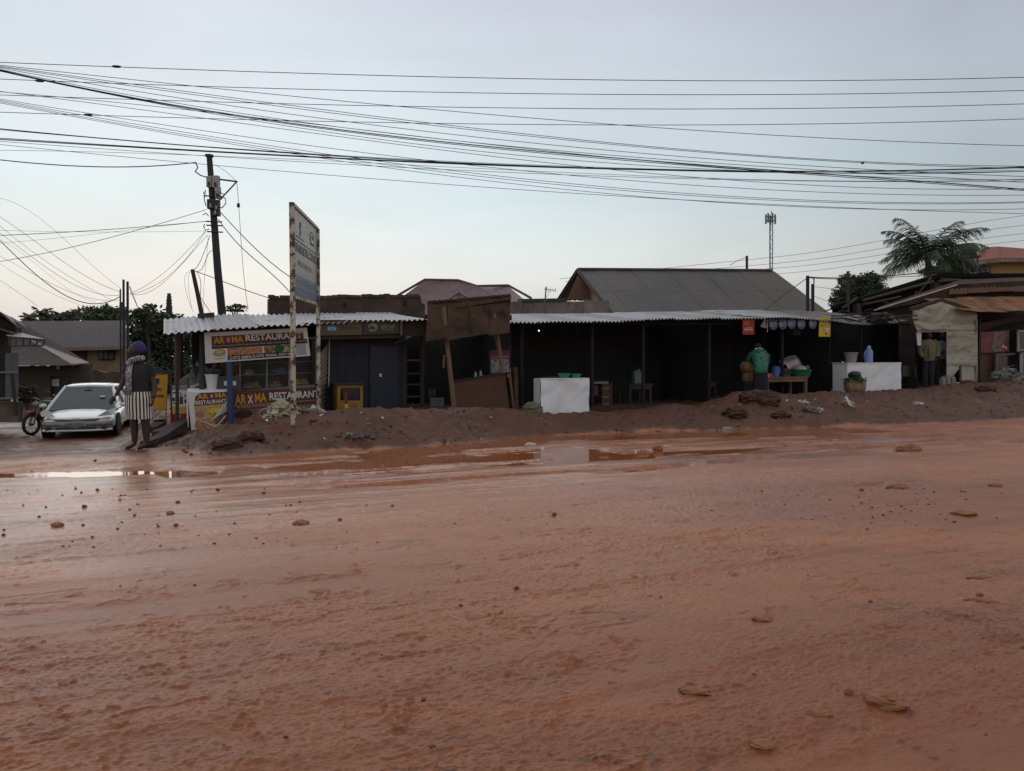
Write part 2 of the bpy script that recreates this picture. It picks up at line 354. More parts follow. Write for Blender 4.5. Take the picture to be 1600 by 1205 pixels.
for _x, _y in _sil:
    _u = upx(_x, -1.5); _v = interp(VC, _u); _p = F(_v)(_x, _y); CR.append((uv(_p)[0], _p.z))
FL = []
for _x, _z in [(250, .0), (300, .04), (420, .12), (520, .22), (560, .28), (700, .28), (800, .25), (870, .09), (1000, .14), (1100, .22), (1200, .27), (1350, .40), (1440, .55), (1500, .62), (1700, .7)]:
    FL.append((upx(_x, .5), _z))
LEFT = [(-30, 0), (-3.9, 0), (-2.7, .06), (-1.8, -.06), (2, -.5), (6, -.76), (9, -.80), (13, -.70), (20, -.45), (40, .2), (200, .5)]
uL0, uL1 = upx(236, -1.5), upx(330, -1.5)
def arr(pts, x): return np.interp(x, [p[0] for p in pts], [p[1] for p in pts])
def ground(X, Yc, detail=True):
    X = np.asarray(X, float); Yc = np.asarray(Yc, float)
    u = X * U.x + (Yc - 16.9) * U.y; v = X * V.x + (Yc - 16.9) * V.y
    cr_ = arr(CR, u); vc = arr(VC, u); fl = arr(FL, u)
    ft = arr(FOOT, u); wob = perlin(u * .7, v * .7 + 9) * .28
    t = np.clip((v + wob - ft) / (vc - ft), 0, 1); t = t ** .7 * .45 + t * t * (3 - 2 * t) * .55
    back = sst(0, .9, v - vc - .1)
    bank = np.where(v < vc, cr_ * t, cr_ * (1 - back) + fl * back)
    far = sst(14, 40, v); bank = bank * (1 - far) + .5 * far
    m = sst(uL0, uL1, u + .25 * np.clip(v + 2, -1, 3) + perlin(v * .8, u * .8) * .3)
    m = m * (1 - sst(9, 16, v) * (u < 0))
    lf = arr(LEFT, v)
    fw = v + wob - ft
    h = np.where(fw < 0, 0, bank) * m + np.where(v < -3.75, 0, lf) * (1 - m)
    bk = sst(-.32, .10, fw + .12 * perlin(u * 3, v * 4)); onroad = 1 - sst(-.15, .35, fw)
    n1 = perlin(u * .6, v * 1.3 + 4)
    def ch(vcn, hw, a, b, d): return d * np.exp(-((v - vcn + n1 * .22) / hw) ** 2) * sst(a, a + .8, u) * (1 - sst(b - .8, b, u))
    n9 = perlin(X * 1.4, Yc * 2.2 + 3)
    dep = ch(ft - .62, .52, -4.6, 6.8, .12) + ch(-5.05 - .02 * u, .50, -6.0, -.2, .07) + ch(-5.4 - .10 * (u + 1), .15, -2, 8.5, .075) + ch(-5.9, .13, -4.5, 2, .06)
    dep = dep + .085 * np.exp(-((Yc - 9.95 + .1 * n9 - .05 * X) / .34) ** 2) * sst(-7.2, -6.6, X) * (1 - sst(-4.1, -3.5, X))
    dep = dep + .06 * np.exp(-((Yc - 8.75) / .16) ** 2 - ((X - 4.1) / .32) ** 2)
    dep = dep + .055 * sst(.16, .30, perlin(u * .42 + 60, v * 3.4 + .06 * u)) * sst(-7.4, -6.6, v) * (1 - sst(-4.6, -4.0, v)) * sst(-6.5, -4.5, u) * (1 - sst(6, 10, u))
    dep = dep * (1 + .5 * n9) + .018 * perlin(u * 3.3, v * 6) * (dep > .02)
    wet = np.clip(sst(-9.8, -6.4, v + n1 * 1.2 + .8 * sst(-3, -7, u)) * (1 - sst(4, 9, u)) * (1 - bk) * .95 + .0 * u, 0, 1)
    h = h - dep
    if detail:
        ua = u * .40
        wp = perlin(u * 1.3, v * 1.7) * .5
        h = h + .013 * perlin(ua * .9, v * .9) + .009 * perlin(ua * 2.6 + 7, v * 2.6) * (1 - .6 * wet)
        n3 = perlin(ua * 6.5 + wp, v * 6.5 + 3); n4 = perlin(ua * 17 + 5, v * 15); n5 = perlin(u * 20, v * 34); n6 = perlin(u * 45, v * 70)
        sm = sst(-.2, .25, perlin(u * .22 + 3, v * .6 + 1) + .4 * perlin(u * .9, v * 1.9)); rg = (1 - .6 * sm) * (1 - .55 * wet)
        h = h + (.0040 * n3 + .0045 * n4 + .0058 * n5 + .0042 * n6) * rg
        # torn crust: little scarps where the slurry skin has broken
        for k, (fx, fy, am) in enumerate(((1.3, 5.0, .007), (2.6, 9.0, .006), (5.0, 15.0, .004))):
            sN = perlin(u * fx + 13 * k + wp, v * fy + .6 * n3 + 5 * k) + .30 * perlin(u * fx * 3.1, v * fy * 2.7 + k) + .12 * n5
            mk = sst(.28, .50, perlin(u * fx * .35 + 31 * k, v * fy * .30 + 17))
            h = h + am * sst(.0, .035, sN) * (1 - sst(.05, .55, sN)) * mk * (1 - .7 * wet)
            mk2 = sst(.66, .72, perlin(u * fx * 1.7 + 3 * k, v * fy * .8 + 40) + .2 * n5); h = h + am * .8 * mk2 * (.75 + .9 * n5 + .6 * n6) * (1 - .8 * wet)
        st = perlin(u * .12, v * 3.2 + 8 + .5 * perlin(u * .2, v * .3)); h = h + (.010 * (1 - np.abs(st) * 3).clip(0, 1) + .006 * perlin(u * .25 + 40, v * 6.5)) * onroad
        bz = bk * sst(-.2, .6, m)
        h = h + bz * (.05 * perlin(u * 1.1, v * 1.4) + .045 * np.abs(perlin(u * 2.7, v * 3.4)) + .03 * perlin(u * 6, v * 7) + .022 * np.abs(perlin(u * 13, v * 15)) + .012 * perlin(u * 30, v * 30) + .03 * sst(.1, .16, perlin(u * 2.2 + 5, v * 5) + .3 * n4) * sst(0, .3, perlin(u * .8, v * 1.2 + 6)))
        h = h + .07 * sst(upx(1105, -1), upx(1160, -1), u) * (1 - sst(upx(1280, -1), upx(1330, -1), u)) * bz * perlin(u * 2.2 + 4, v * 2.4)
        h = h + (1 - onroad) * (1 - m) * (.02 * perlin(u * .9, v * 1.6) + .015 * perlin(u * 4, v * 5)) + (1 - m) * sst(-3.4, -2.4, v) * (1 - sst(2, 4, v)) * .03 * np.abs(perlin(u * 1.5, v * 6))
    wet = np.clip(wet * 1 + .5 * (1 - m) * sst(-2, 0, v) * (perlin(u * .5, v * .9) > .05), 0, 1)
    return h, bk * np.clip(m + .7 * sst(-3.6, -2.6, v), 0, 1), wet
def gz(p): return float(ground(np.array([p[0]]), np.array([p[1]]))[0][0])
def onG(px, py, Yd):                # a point over pixel px at distance Yd, on the ground
    p = Y(Yd)(px, py); return Vector((p.x, p.y, gz(p)))
def onF(px, v):
    p = F(v)(px, 600); return Vector((p.x, p.y, gz(p)))
def make_ground():
    ys = [1.45 * 1200 / (y - 558) for y in np.linspace(1400, 705, 690)]
    ys = list(ys) + list(np.linspace(ys[-1], 25, 250)[1:]) + list(25 * (60 / 25) ** np.linspace(0, 1, 34)[1:]) + list(60 * (2500 / 60) ** np.linspace(0, 1, 26)[1:])
    pre = list(-400 + (400 + ys[0]) * (1 - (1 - np.linspace(0, 1, 30)) ** 3))[:-1]
    yy = np.array(pre + ys); wdt = np.maximum(np.abs(yy), ys[0]); wdt = np.where(yy < ys[0], np.maximum(ys[0], (ys[0] - yy) * .5 + ys[0]), wdt)
    t = np.linspace(-.80, .80, 900); o = .8 * (60 / .8) ** np.linspace(0, 1, 34)[1:]
    t = np.concatenate([-o[::-1], t, o])
    X = wdt[:, None] * t[None, :]; X = np.clip(X, -2500, 2500); Yg = np.repeat(yy[:, None], len(t), 1)
    nr, nc = X.shape
    h, bk, wt_ = ground(X.ravel(), Yg.ravel())
    far = sst(60, 400, np.hypot(X.ravel(), Yg.ravel()))
    h = h * (1 - far)
    me = bpy.data.meshes.new('ground'); co = np.stack([X.ravel(), Yg.ravel(), h], 1).astype(np.float32)
    me.vertices.add(nr * nc); me.vertices.foreach_set('co', co.ravel())
    i = np.arange(nr - 1)[:, None] * nc + np.arange(nc - 1)[None, :]; i = i.ravel()
    q = np.stack([i, i + 1, i + nc + 1, i + nc], 1).ravel().astype(np.int32); n = len(i)
    me.loops.add(n * 4); me.loops.foreach_set('vertex_index', q); me.polygons.add(n); me.polygons.foreach_set('loop_start', np.arange(n, dtype=np.int32) * 4)
    me.polygons.foreach_set('use_smooth', np.ones(n, bool)); me.update(calc_edges=True)
    at = me.attributes.new('bank', 'FLOAT', 'POINT'); at.data.foreach_set('value', bk.astype(np.float32)); at = me.attributes.new('wet', 'FLOAT', 'POINT'); at.data.foreach_set('value', wt_.astype(np.float32))
    m = bpy.data.materials.new('wet_laterite_mud'); m.use_nodes = True; tt = m.node_tree; b = tt.nodes['Principled BSDF']; N = tt.nodes.new; K = tt.links.new
    c = N('ShaderNodeTexCoord'); at_ = N('ShaderNodeAttribute'); at_.attribute_name = 'bank'; aw = N('ShaderNodeAttribute'); aw.attribute_name = 'wet'
    mpg = N('ShaderNodeMapping'); K(c.outputs['Object'], mpg.inputs[0]); mpg.inputs['Rotation'].default_value = (0, 0, -R(24)); mpg.inputs['Scale'].default_value = (.35, 1, 1)
    mpg2 = N('ShaderNodeMapping'); K(c.outputs['Object'], mpg2.inputs[0]); mpg2.inputs['Rotation'].default_value = (0, 0, -R(24)); mpg2.inputs['Scale'].default_value = (.25, 1.2, 1)
    def noise(sc, det=6, src=None, rg=.6):
        n = N('ShaderNodeTexNoise'); K(src or c.outputs['Object'], n.inputs[0]); n.inputs['Scale'].default_value = sc; n.inputs['Detail'].default_value = det; n.inputs['Roughness'].default_value = rg; return n.outputs[0]
    def mrange(x, a, b2, c2_, d):
        n = N('ShaderNodeMapRange'); K(x, n.inputs[0]); n.inputs[1].default_value = a; n.inputs[2].default_value = b2; n.inputs[3].default_value = c2_; n.inputs[4].default_value = d; return n.outputs[0]
    def mixc(f, a, b2):
        n = N('ShaderNodeMix'); n.data_type = 'RGBA'; K(f, n.inputs[0])
        for k, x in ((6, a), (7, b2)):
            if isinstance(x, tuple): n.inputs[k].default_value = (*x, 1)
            else: K(x, n.inputs[k])
        return n.outputs[2]
    road = mixc(mrange(noise(.7, 5, mpg.outputs[0]), .35, .65, 0, 1), (.51, .175, .060), (.43, .140, .046))
    road = mixc(mrange(noise(5, 8, mpg.outputs[0], .7), .45, .75, 0, .6), road, (.49, .19, .074))
    road = mixc(mrange(noise(42, 8, None, .7), .50, .66, 0, .8), road, (.20, .07, .030))  # dark fine specks paint in the shade of small pits
    bankc = mixc(mrange(noise(2.2, 8), .35, .68, 0, 1), (.090, .036, .018), (.13, .050, .023))
    bankc = mixc(mrange(noise(.9, 6), .48, .66, 0, .8), bankc, (.16, .056, .026))
    bankc = mixc(mrange(noise(16, 7), .52, .75, 0, .6), bankc, (.062, .032, .021))
    pm = mrange(noise(.55, 6, mpg.outputs[0], .62), .44, .58, 0, 1)
    road = mixc(pm, mixc(mrange(noise(3, 6, mpg.outputs[0]), .35, .65, 0, 1), (.34, .105, .034), (.27, .083, .028)), road)
    vo = N('ShaderNodeTexVoronoi'); vo.feature = 'DISTANCE_TO_EDGE'; vo.inputs['Scale'].default_value = 15
    vd = N('ShaderNodeVectorMath'); vd.operation = 'MULTIPLY_ADD'; nd = N('ShaderNodeTexNoise'); nd.inputs['Scale'].default_value = 14; nd.inputs['Detail'].default_value = 5; K(mpg.outputs[0], nd.inputs[0]); K(nd.outputs['Color'], vd.inputs[0]); vd.inputs[1].default_value = (.12, .12, .12); K(mpg.outputs[0], vd.inputs[2]); K(vd.outputs[0], vo.inputs['Vector'])
    ck = N('ShaderNodeMath'); ck.operation = 'MULTIPLY'; K(mrange(vo.outputs['Distance'], .02, .10, 1, 0), ck.inputs[0]); K(mrange(noise(1.3, 4, mpg.outputs[0]), .56, .66, 0, .75), ck.inputs[1])
    road = mixc(ck.outputs[0], road, (.15, .052, .022))
    fleck = mixc(mrange(noise(9, 9, mpg2.outputs[0], .75), .48, .60, 0, .75), road, (.19, .062, .024)); road = mixc(mrange(aw.outputs['Fac'], .1, .9, 0, .85), road, fleck)
    K(mixc(mrange(at_.outputs['Fac'], .15, .75, 0, 1), road, bankc), b.inputs['Base Color'])
    wetn = mrange(noise(.9, 7, mpg.outputs[0]), .38, .62, 0, 1)
    rr = mrange(wetn, 0, 1, .28, .42)
    ad = N('ShaderNodeMath'); ad.operation = 'MULTIPLY_ADD'; K(at_.outputs['Fac'], ad.inputs[0]); ad.inputs[1].default_value = .25; K(rr, ad.inputs[2]); 
    lw = N('ShaderNodeMix'); K(mrange(aw.outputs['Fac'], 0, 1, 0, .85), lw.inputs[0]); K(ad.outputs[0], lw.inputs[2]); lw.inputs[3].default_value = .17; K(lw.outputs[0], b.inputs['Roughness'])
    K(mrange(aw.outputs['Fac'], 0, .6, .48, .55), b.inputs['Specular IOR Level'])
    bn = N('ShaderNodeBump'); K(noise(48, 10, mpg.outputs[0], .75), bn.inputs['Height']); bn.inputs['Distance'].default_value = .014; 
    bs_ = N('ShaderNodeMath'); bs_.operation = 'MULTIPLY'; K(mrange(aw.outputs['Fac'], 0, 1, 1.0, .30), bs_.inputs[0]); K(mrange(pm, 0, 1, .55, 1.0), bs_.inputs[1]); K(bs_.outputs[0], bn.inputs['Strength'])
    b4 = N('ShaderNodeBump'); K(ck.outputs[0], b4.inputs['Height']); b4.invert = True; b4.inputs['Distance'].default_value = .006; b4.inputs['Strength'].default_value = .9; K(bn.outputs[0], b4.inputs['Normal'])
    b3 = N('ShaderNodeBump'); K(noise(95, 8, None, .7), b3.inputs['Height']); b3.inputs['Distance'].default_value = .007; K(mrange(aw.outputs['Fac'], 0, 1, 1.0, .25), b3.inputs['Strength'])
    K(b4.outputs[0], b3.inputs['Normal']); K(b3.outputs[0], b.inputs['Normal'])
    me.materials.append(m); o = bpy.data.objects.new('ground', me); COL.objects.link(o); props(o, kind='structure'); return o
make_ground()
water = bpy.data.materials.new('muddy_puddle_water'); water.use_nodes = True
_b = water.node_tree.nodes['Principled BSDF']; _b.inputs['Base Color'].default_value = (.34, .115, .042, 1); _b.inputs['Roughness'].default_value = .06; _b.inputs['Specular IOR Level'].default_value = .5
_n = water.node_tree.nodes.new('ShaderNodeTexNoise'); _n.inputs['Scale'].default_value = 2.5; _bm = water.node_tree.nodes.new('ShaderNodeBump'); _bm.inputs['Distance'].default_value = .010
water.node_tree.links.new(_n.outputs[0], _bm.inputs['Height']); water.node_tree.links.new(_bm.outputs[0], _b.inputs['Normal'])
MB().add([S(-13, -9.5, -.034), S(12, -9.5, -.034), S(12, -2.2, -.034), S(-9, -2.6, -.034), S(-13, -3.0, -.034)], [(0, 1, 2, 3, 4)]).build('puddle_water', water, kind='structure')

# stones and clods lying on the road
def stone(px, py, sx, sy, sz, label, group=None, name='stone', mt=rock_m, rot=0, seed=1, rough=.16, cat='stone', n=12):
    yd = 1.45 * 1200 / (py - 558); p = onG(px, py, yd)
    mb = MB().lump((0, 0, 0), sx / 2, sy / 2, sz / 2, seed, rough * 1.6, n + 10)
    c, s_ = math.cos(rot), math.sin(rot)
    mb.v = [Vector((a.x * c - a.y * s_, a.x * s_ + a.y * c, a.z)) + p + Z * sz * .16 for a in mb.v]
    return mb.build(name, mt, label=label, cat=cat, group=group, smooth=True)
stone(1380, 1113, .17, .10, .075, 'long mud caked rock at the lower right of the road', rot=-.5, seed=5, n=18)
stone(1325, 1094, .05, .035, .03, 'small brown pebble just left of the long mud caked rock', rot=.8, seed=6)
stone(310, 742, .28, .12, .09, 'flat broken brick at the right end of the pale puddle', name='brick', rot=.1, seed=8, rough=.06, cat='brick')
stone(272, 738, .13, .1, .07, 'round dark clod by the puddle left of the broken brick', seed=9)
stone(1420, 705, .38, .22, .16, 'dark mud block near the right edge of the road', seed=10, rough=.1)
stone(1403, 764, .24, .14, .07, 'low mud lump beside the small puddle on the right', seed=11)
stone(1505, 806, .22, .13, .05, 'flat cracked clod on the right side of the road', seed=12)
stone(1555, 762, .14, .1, .05, 'small dark clod near the right picture edge', seed=13)
stone(266, 806, .07, .06, .045, 'dark brown pebble in front of the woman\'s reflection', seed=14)
stone(90, 825, .10, .08, .05, 'largest dark pebble of the scatter at the left', seed=15)
stone(470, 820, .14, .09, .05, 'low brown lump under the sign post reflection', seed=17)
stone(1005, 706, .22, .14, .12, 'wet brown rock in a row by the puddle', seed=18)
stone(1028, 702, .16, .12, .10, 'smaller rock right of the wet brown rock', seed=19)
stone(945, 712, .2, .12, .08, 'dark stone at the left end of the puddle rocks', seed=20)
stone(848, 702, .06, .06, .11, 'tiny white plastic cup standing in the puddle', name='plastic_cup', mt=white_pl, seed=21, rough=.02, cat='cup')
stone(829, 692, .20, .12, .09, 'pale pinkish stone in the orange puddle', seed=22, mt=litter_m)
stone(743, 972, .10, .07, .018, 'flat square clod with cracked edge in mid road', seed=23)
stone(1190, 975, .11, .07, .03, 'slanted mud shard on the right foreground road', seed=24)
stone(1085, 1090, .14, .05, .03, 'long torn mud ridge piece in the right foreground', seed=25, rot=-.2)
stone(1280, 1130, .10, .05, .03, 'thin flat clod left of the long rock', seed=26, rot=-.2)
stone(1190, 1180, .09, .06, .03, 'crumbled clod at the bottom edge of the road', seed=27)
stone(500, 930, .12, .09, .02, 'flat reddish tile shard pressed into the mud', seed=28)
stone(1530, 905, .16, .05, .03, 'dark splinter like clod at the right', seed=29, rot=.05)
stone(1535, 945, .18, .04, .025, 'second dark splinter like clod below the first at right', seed=30, rot=-.25)
# dark clumps on the bank
for i, (px, py, v, sx, sz, lab) in enumerate([(355, 690, -3.1, .48, .20, 'large dark earth lump at the foot of the bank near the woman'), (392, 682, -2.9, .4, .17, 'dark earth lump right of the large one on the bank'),
        (1175, 632, -1.7, .55, .34, 'brown earth heap before the green dressed cook'), (1200, 640, -2.0, .5, .42, 'reddish rubble boulder in front of the mound'), (1150, 648, -2.2, .5, .3, 'flattened sack coloured mud slab on the mound'),
        (1220, 660, -2.7, .4, .2, 'broken slab edge below the rubble boulder'), (1540, 628, -1.9, .5, .2, 'dark clod on the bank before the food display')]):
    p = onF(px, v); mb = MB().lump(p + Z * sz * .12, sx / 2, sx / 2.4, sz / 2, 40 + i, .26, 34, 2.0)
    mb.build('earth_lump', M_('loose_brown_earth', (.10, .046, .027), .9, var=.4, vs_=6, bump=.03, bs=14, col2=(.06, .034, .026), mixs=5), label=lab, cat='earth lump', smooth=True)
# small grit: nobody could count it
rd = random.Random(5); mb = MB()
for k in range(190):
    if k < 90: px = rd.gauss(230, 190); py = rd.uniform(765, 860)
    elif k < 150: px = rd.gauss(1400, 100); py = rd.uniform(765, 830)
    else: px = rd.uniform(0, 1600); py = 700 + 500 * rd.random() ** 1.6
    yd = 1.45 * 1200 / (py - 558); p = onG(px, py, yd); s = rd.uniform(.004, .011) * (1 + .08 * yd) * (1.6 if rd.random() < .12 else 1)
    mb.blob(p + Z * s * .3, s, s * rd.uniform(.7, 1), s * .7, 5, .2, k)
mb.build('road_grit', M_('wet_dark_grit', (.17, .065, .028), .6, var=.4, vs_=20), kind='stuff')
mb = MB()
for k in range(420):
    px = rd.uniform(250, 1600); v = rd.uniform(-3.5, -.9); p = onF(px, v); s = rd.uniform(.010, .035) * (1.5 if rd.random() < .08 else 1)
    mb.blob(p + Z * s * .2, s, s * rd.uniform(.6, 1), s * .6, 6, .3, k)
mb.build('bank_rubble', M_('bank_clods', (.13, .060, .033), .9, var=.5, vs_=9), kind='stuff')
mb = MB()
for k in range(55):
    px = rd.choice([rd.uniform(380, 1000), rd.gauss(1240, 50), rd.uniform(1100, 1590), rd.gauss(560, 40)]); v = rd.uniform(-3.2, -1.1); p = onF(px, v); s = rd.uniform(.012, .045)
    a_ = rd.uniform(0, 3.1); d = Vector((math.cos(a_), math.sin(a_), rd.uniform(-.1, .5))) * s; e = Vector((-math.sin(a_), math.cos(a_), rd.uniform(0, .5))) * s * .6
    p = p + Z * .015; mb.hexa([p - d - e, p + d - e * .6, p + d * .7 + e, p - d * .8 + e * .9], Z * .004)
mb.build('litter_scraps', litter_m, kind='stuff')

# ------------------------------------------------------------------ buildings behind
def sheets_roof(parent, q, n, waves, amp, mt, seam=True, rows=2, jit=.0, gapj=0, rd_=None, rows_up=1, lift=.006):
    """roof slope (world quad bl br tr tl) made of n overlapping corrugated sheets per row, each a part"""
    rd_ = rd_ or random.Random(4)
    for r in range(rows_up):
        for i in range(n):
            s0, s1 = i / n, (i + 1) / n + .012; t0, t1 = r / rows_up - (.02 if r else 0), (r + 1) / rows_up
            dz = Z * ((i % 2) * lift + r * lift * .5)
            e = rd_.uniform(-gapj, gapj)
            corr_sheet([bilin(q, s0, t0 + e) + dz, bilin(q, s1, t0 + e) + dz, bilin(q, s1, t1) + dz, bilin(q, s0, t1) + dz], waves, amp, mt, parent, rows, jit=jit)

# charcoal roofed house in the middle
H = root('house', 'house with dark charcoal corrugated gable roof behind the long market shed', 'house', Y(30)(1090, 558))
yr, ye = 32.5, 27.5
rl, rr_ = Y(yr)(903, 422), Y(yr)(1206, 424); el, er = Y(ye)(958, 492), Y(ye)(1292, 489)
sheets_roof(H, [el, er, rr_, rl], 11, 9, .009, roof_dark, rows_up=2, lift=.009)
bl_, br_ = Y(37.5)(872, 470), Y(37.5)(1180, 470)
sheets_roof(H, [br_, bl_, rl, rr_], 8, 6, .018, roof_dark)
MB().tube([rl + Z * .03, rr_ + Z * .03], .07, 8).build('ridge_cap', roof_dark, H)
mb = MB(); g = Plane((rl.x + .35, rl.y, 0), (-1, 0, .0))
gx = rl.x + .45
mb.hexa([(gx, ye + .3, -.5), (gx, 37.2, -.5), (gx, 37.2, el.z + .1), (gx, yr, rl.z - .15), (gx, ye + .3, el.z + .1)], Vector((.2, 0, 0))).build('gable_wall', brown_gable, H)
gp = lambda px, py: Y(31.5)(px, py)
MB().hexa([(el.x + .6, ye + .6, -.5), (er.x - .5, ye + .6, -.5), (er.x - .5, ye + .6, el.z + .02), (el.x + .6, ye + .6, el.z + .02)], Vector((0, .2, 0))).build('front_wall', brown_gable, H)
MB().beam(rl + Vector((-.02, 0, 0)), el + Vector((-.02, 0, 0)), .05, .16).beam(rl + Vector((-.02, 0, 0)), bl_ + Vector((-.02, 0, 0)), .05, .16).build('barge_board', M_('dark_barge_board', (.04, .032, .028)), H)
MB().slab(Y(31.9), [(887, 468), (940, 468), (903, 431)], .15).build('gable_panel', brown_gable, H)
MB().slab(Y(29.8), [(872, 614), (886, 614), (886, 470), (872, 472)], .3).build('corner_wall', concrete, H)

# maroon hipped roof behind
P = root('house', 'pale maroon hipped metal roof rising behind the mud brick wall', 'house', Y(38)(720, 558))
def quadY(yb, yt, a, b, c, d): return [Y(yb)(*a), Y(yb)(*b), Y(yt)(*c), Y(yt)(*d)]
sheets_roof(P, quadY(36, 41, (590, 492), (742, 492), (716, 439), (664, 438)), 9, 5, .02, roof_pink)
sheets_roof(P, quadY(36.2, 41, (742, 492), (835, 492), (745, 447), (716, 439)), 5, 5, .02, roof_pink)
sheets_roof(P, quadY(37, 42, (742, 485), (838, 485), (793, 447), (738, 449)), 5, 5, .02, roof_pink)
MB().tube([Y(41)(590, 480), Y(41)(664, 437), Y(41)(716, 438), Y(41)(745, 447), Y(42)(794, 446), Y(41)(830, 466)], .07, 6).build('ridge_cap', M_('dull_maroon_ridge', (.13, .075, .075)), P)
sheets_roof(P, quadY(34, 36, (695, 495), (738, 495), (718, 459), (716, 459)), 2, 4, .02, roof_pink)
MB().tube([Y(34)(695, 472), Y(34.5)(717, 458), Y(34)(742, 474)], .05, 6).build('porch_ridge_cap', M_('dull_maroon_ridge', (.13, .075, .075)), P)
MB().slab(Y(37.2), [(600, 606), (830, 606), (830, 488), (600, 488)], .2).build('wall', concrete, P)

# mud brick upper wall with ragged top
rd = random.Random(11)
W = root('brick_wall', 'brown mud brick wall with a ragged top above the white tin roof', 'wall', F(3.4)(540, 600))
pts = [(418, 560)]; px = 418; pts = [(420, 625), (420, 467)]
while px < 655: px += rd.uniform(6, 14); pts.append((min(px, 657), 465 + (px - 420) * -.008 + rd.uniform(-1.3, 1.3)))
pts += [(659, 474), (664, 475), (664, 625)]
MB().slab(F(3.4), pts, .3).build('plaster', mudwall, W)
for k in range(26):
    a = 423 + k * 9.1 + rd.uniform(-1, 1); p = F(3.45)(a, 464.6 - k * .08)
    MB().box(p + Z * rd.uniform(-.02, .02), .13, .16, .08, U, V).build('brick', mudwall, W)
MB().slab(F(3.38), [(537, 481), (541, 481), (541, 474), (537, 473)], .02).slab(F(3.38), [(631, 477), (636, 478), (635, 470), (630, 471)], .02).build('hole_shade', black_in, W)  # thin dark slabs stand in for the shade inside holes

# stained concrete wall and low block
W = root('concrete_wall', 'stained grey concrete wall of panels behind the shed left of the charcoal roof', 'wall', F(6)(860, 600))
for a, b in ((792, 818), (818, 855), (855, 888), (888, 911), (911, 935), (935, 952)):
    MB().slab(F(6), [(a, 618), (b - .6, 618), (b - .6, 471.5 - (a - 792) * .006), (a, 471.5 - (a - 792) * .006)], .2).build('wall_panel', concrete, W)
MB().slab(F(5.95), [(816, 472), (890, 470), (890, 466), (816, 467)], .35).build('coping', M_('dark_coping', (.06, .05, .045)), W)
A = root('tv_antenna', 'thin rooftop television antenna on a crooked pole before the concrete wall', 'antenna', F(3)(851, 492))
pl = F(3)
MB().tube([pl(850, 600), pl(851.5, 470), pl(853.5, 448)], .018, 6).build('pole', wood_pale, A)
mb = MB(); mb.tube([pl(850, 452), pl(869, 454)], .008, 5)
for a in (852, 856, 860, 864, 868): mb.tube([pl(a, 450.5), pl(a + .5, 457)], .006, 4)
mb.tube([pl(859, 453), pl(856, 462), pl(853, 465)], .006, 4); mb.build('antenna_rods', metal_dk, A)

# telecom mast
T = root('telecom_mast', 'slim green lattice mast with white panel antennas on the skyline', 'mast', Y(150)(1204, 558))
pl = Y(150); mb = MB()
c0 = pl(1204.2, 450); c1 = pl(1204.2, 336)
for dx, dy in ((-.28, -.28), (.28, -.28), (0, .3)): mb.tube([c0 + Vector((dx, dy, 0)), c1 + Vector((dx, dy, 0))], .09, 5)
n = 16
for k in range(n):
    z0, z1 = c0.z + (c1.z - c0.z) * k / n, c0.z + (c1.z - c0.z) * (k + 1) / n; s = 1 if k % 2 else -1
    mb.tube([(c0.x - .28 * s, c0.y - .28, z0), (c0.x + .28 * s, c0.y - .28, z1)], .05, 4)
mb.build('lattice', M_('faded_green_mast', (.10, .20, .20), .6), T)
for a, b, c in ((1197, 335, 350), (1200.5, 333, 348), (1207.5, 333, 348), (1211.5, 335, 350), (1204.3, 337, 352)):
    MB().slab(pl, [(a - 1.1, c), (a + 1.1, c), (a + 1.1, b), (a - 1.1, b)], .25).build('panel_antenna', M_('grey_antenna', (.14, .16, .16)), T)
MB().tube([pl(1196, 345), pl(1213, 345)], .1, 4).tube([pl(1196, 339), pl(1213, 339)], .08, 4).tube([pl(1205.5, 336), pl(1205.5, 329.5)], .08, 4).build('head_frame', M_('grey_antenna', (.14, .16, .16)), T)

# yellow house with red roof at right
H = root('house', 'yellow walled house with brick red hipped roof at the far right', 'house', Y(62)(1570, 558))
H0 = MB(); H0.slab(Y(60), [(1521, 590), (1680, 590), (1680, 404), (1560, 402), (1521, 410)], 6).build('wall', plaster_lemon, H)
q = [Y(59)(1512, 412), Y(59)(1562, 406), Y(63)(1560, 388), Y(64)(1540, 389)]
MB().hexa(q, Z * .15).build('roof', roof_red, H)
MB().hexa([Y(59)(1562, 406), Y(59)(1700, 406), Y(64)(1660, 396), Y(64)(1560, 388)], Z * .15).build('roof', roof_red, H)
MB().beam(Y(58.9)(1512, 413), Y(58.9)(1562, 407), .2, .25).beam(Y(58.9)(1562, 407), Y(58.9)(1700, 407), .2, .25).build('fascia', concrete, H)
f = MB().slab(Y(59.8), [(1532, 427), (1548, 427), (1548, 416), (1532, 416)], .1).build('window', M_('dark_window_frame', (.05, .04, .035)), H)
MB().slab(Y(59.7), [(1533.5, 425.5), (1539.3, 425.5), (1539.3, 417.5), (1533.5, 417.5)], .05).slab(Y(59.7), [(1540.7, 425.5), (1546.5, 425.5), (1546.5, 417.5), (1540.7, 417.5)], .05).build('pane', glass_dark, f)
c = Y(48)(1512, 388); tank = root('water_tank', 'black ribbed rooftop water tank beside the palm crown', 'tank', c - Z * 8.3)
MB().lathe(c - Z * .1, [(.5, -.42), (.53, -.3), (.5, -.2), (.53, -.08), (.5, 0), (.53, .12), (.5, .22), (.35, .34), (.15, .38)], 18).build('barrel', M_('black_tank_plastic', (.015, .017, .018), .5), tank, smooth=True)
mb = MB()
for dx, dy in ((-.4, -.4), (.4, -.4), (.4, .4), (-.4, .4)): mb.tube([c + Vector((dx, dy, -.5)), c + Vector((dx, dy, -8.3))], .06, 5)
mb.box(c + Z * -.56, 1.1, 1.1, .1).build('stand', metal_dk, tank)

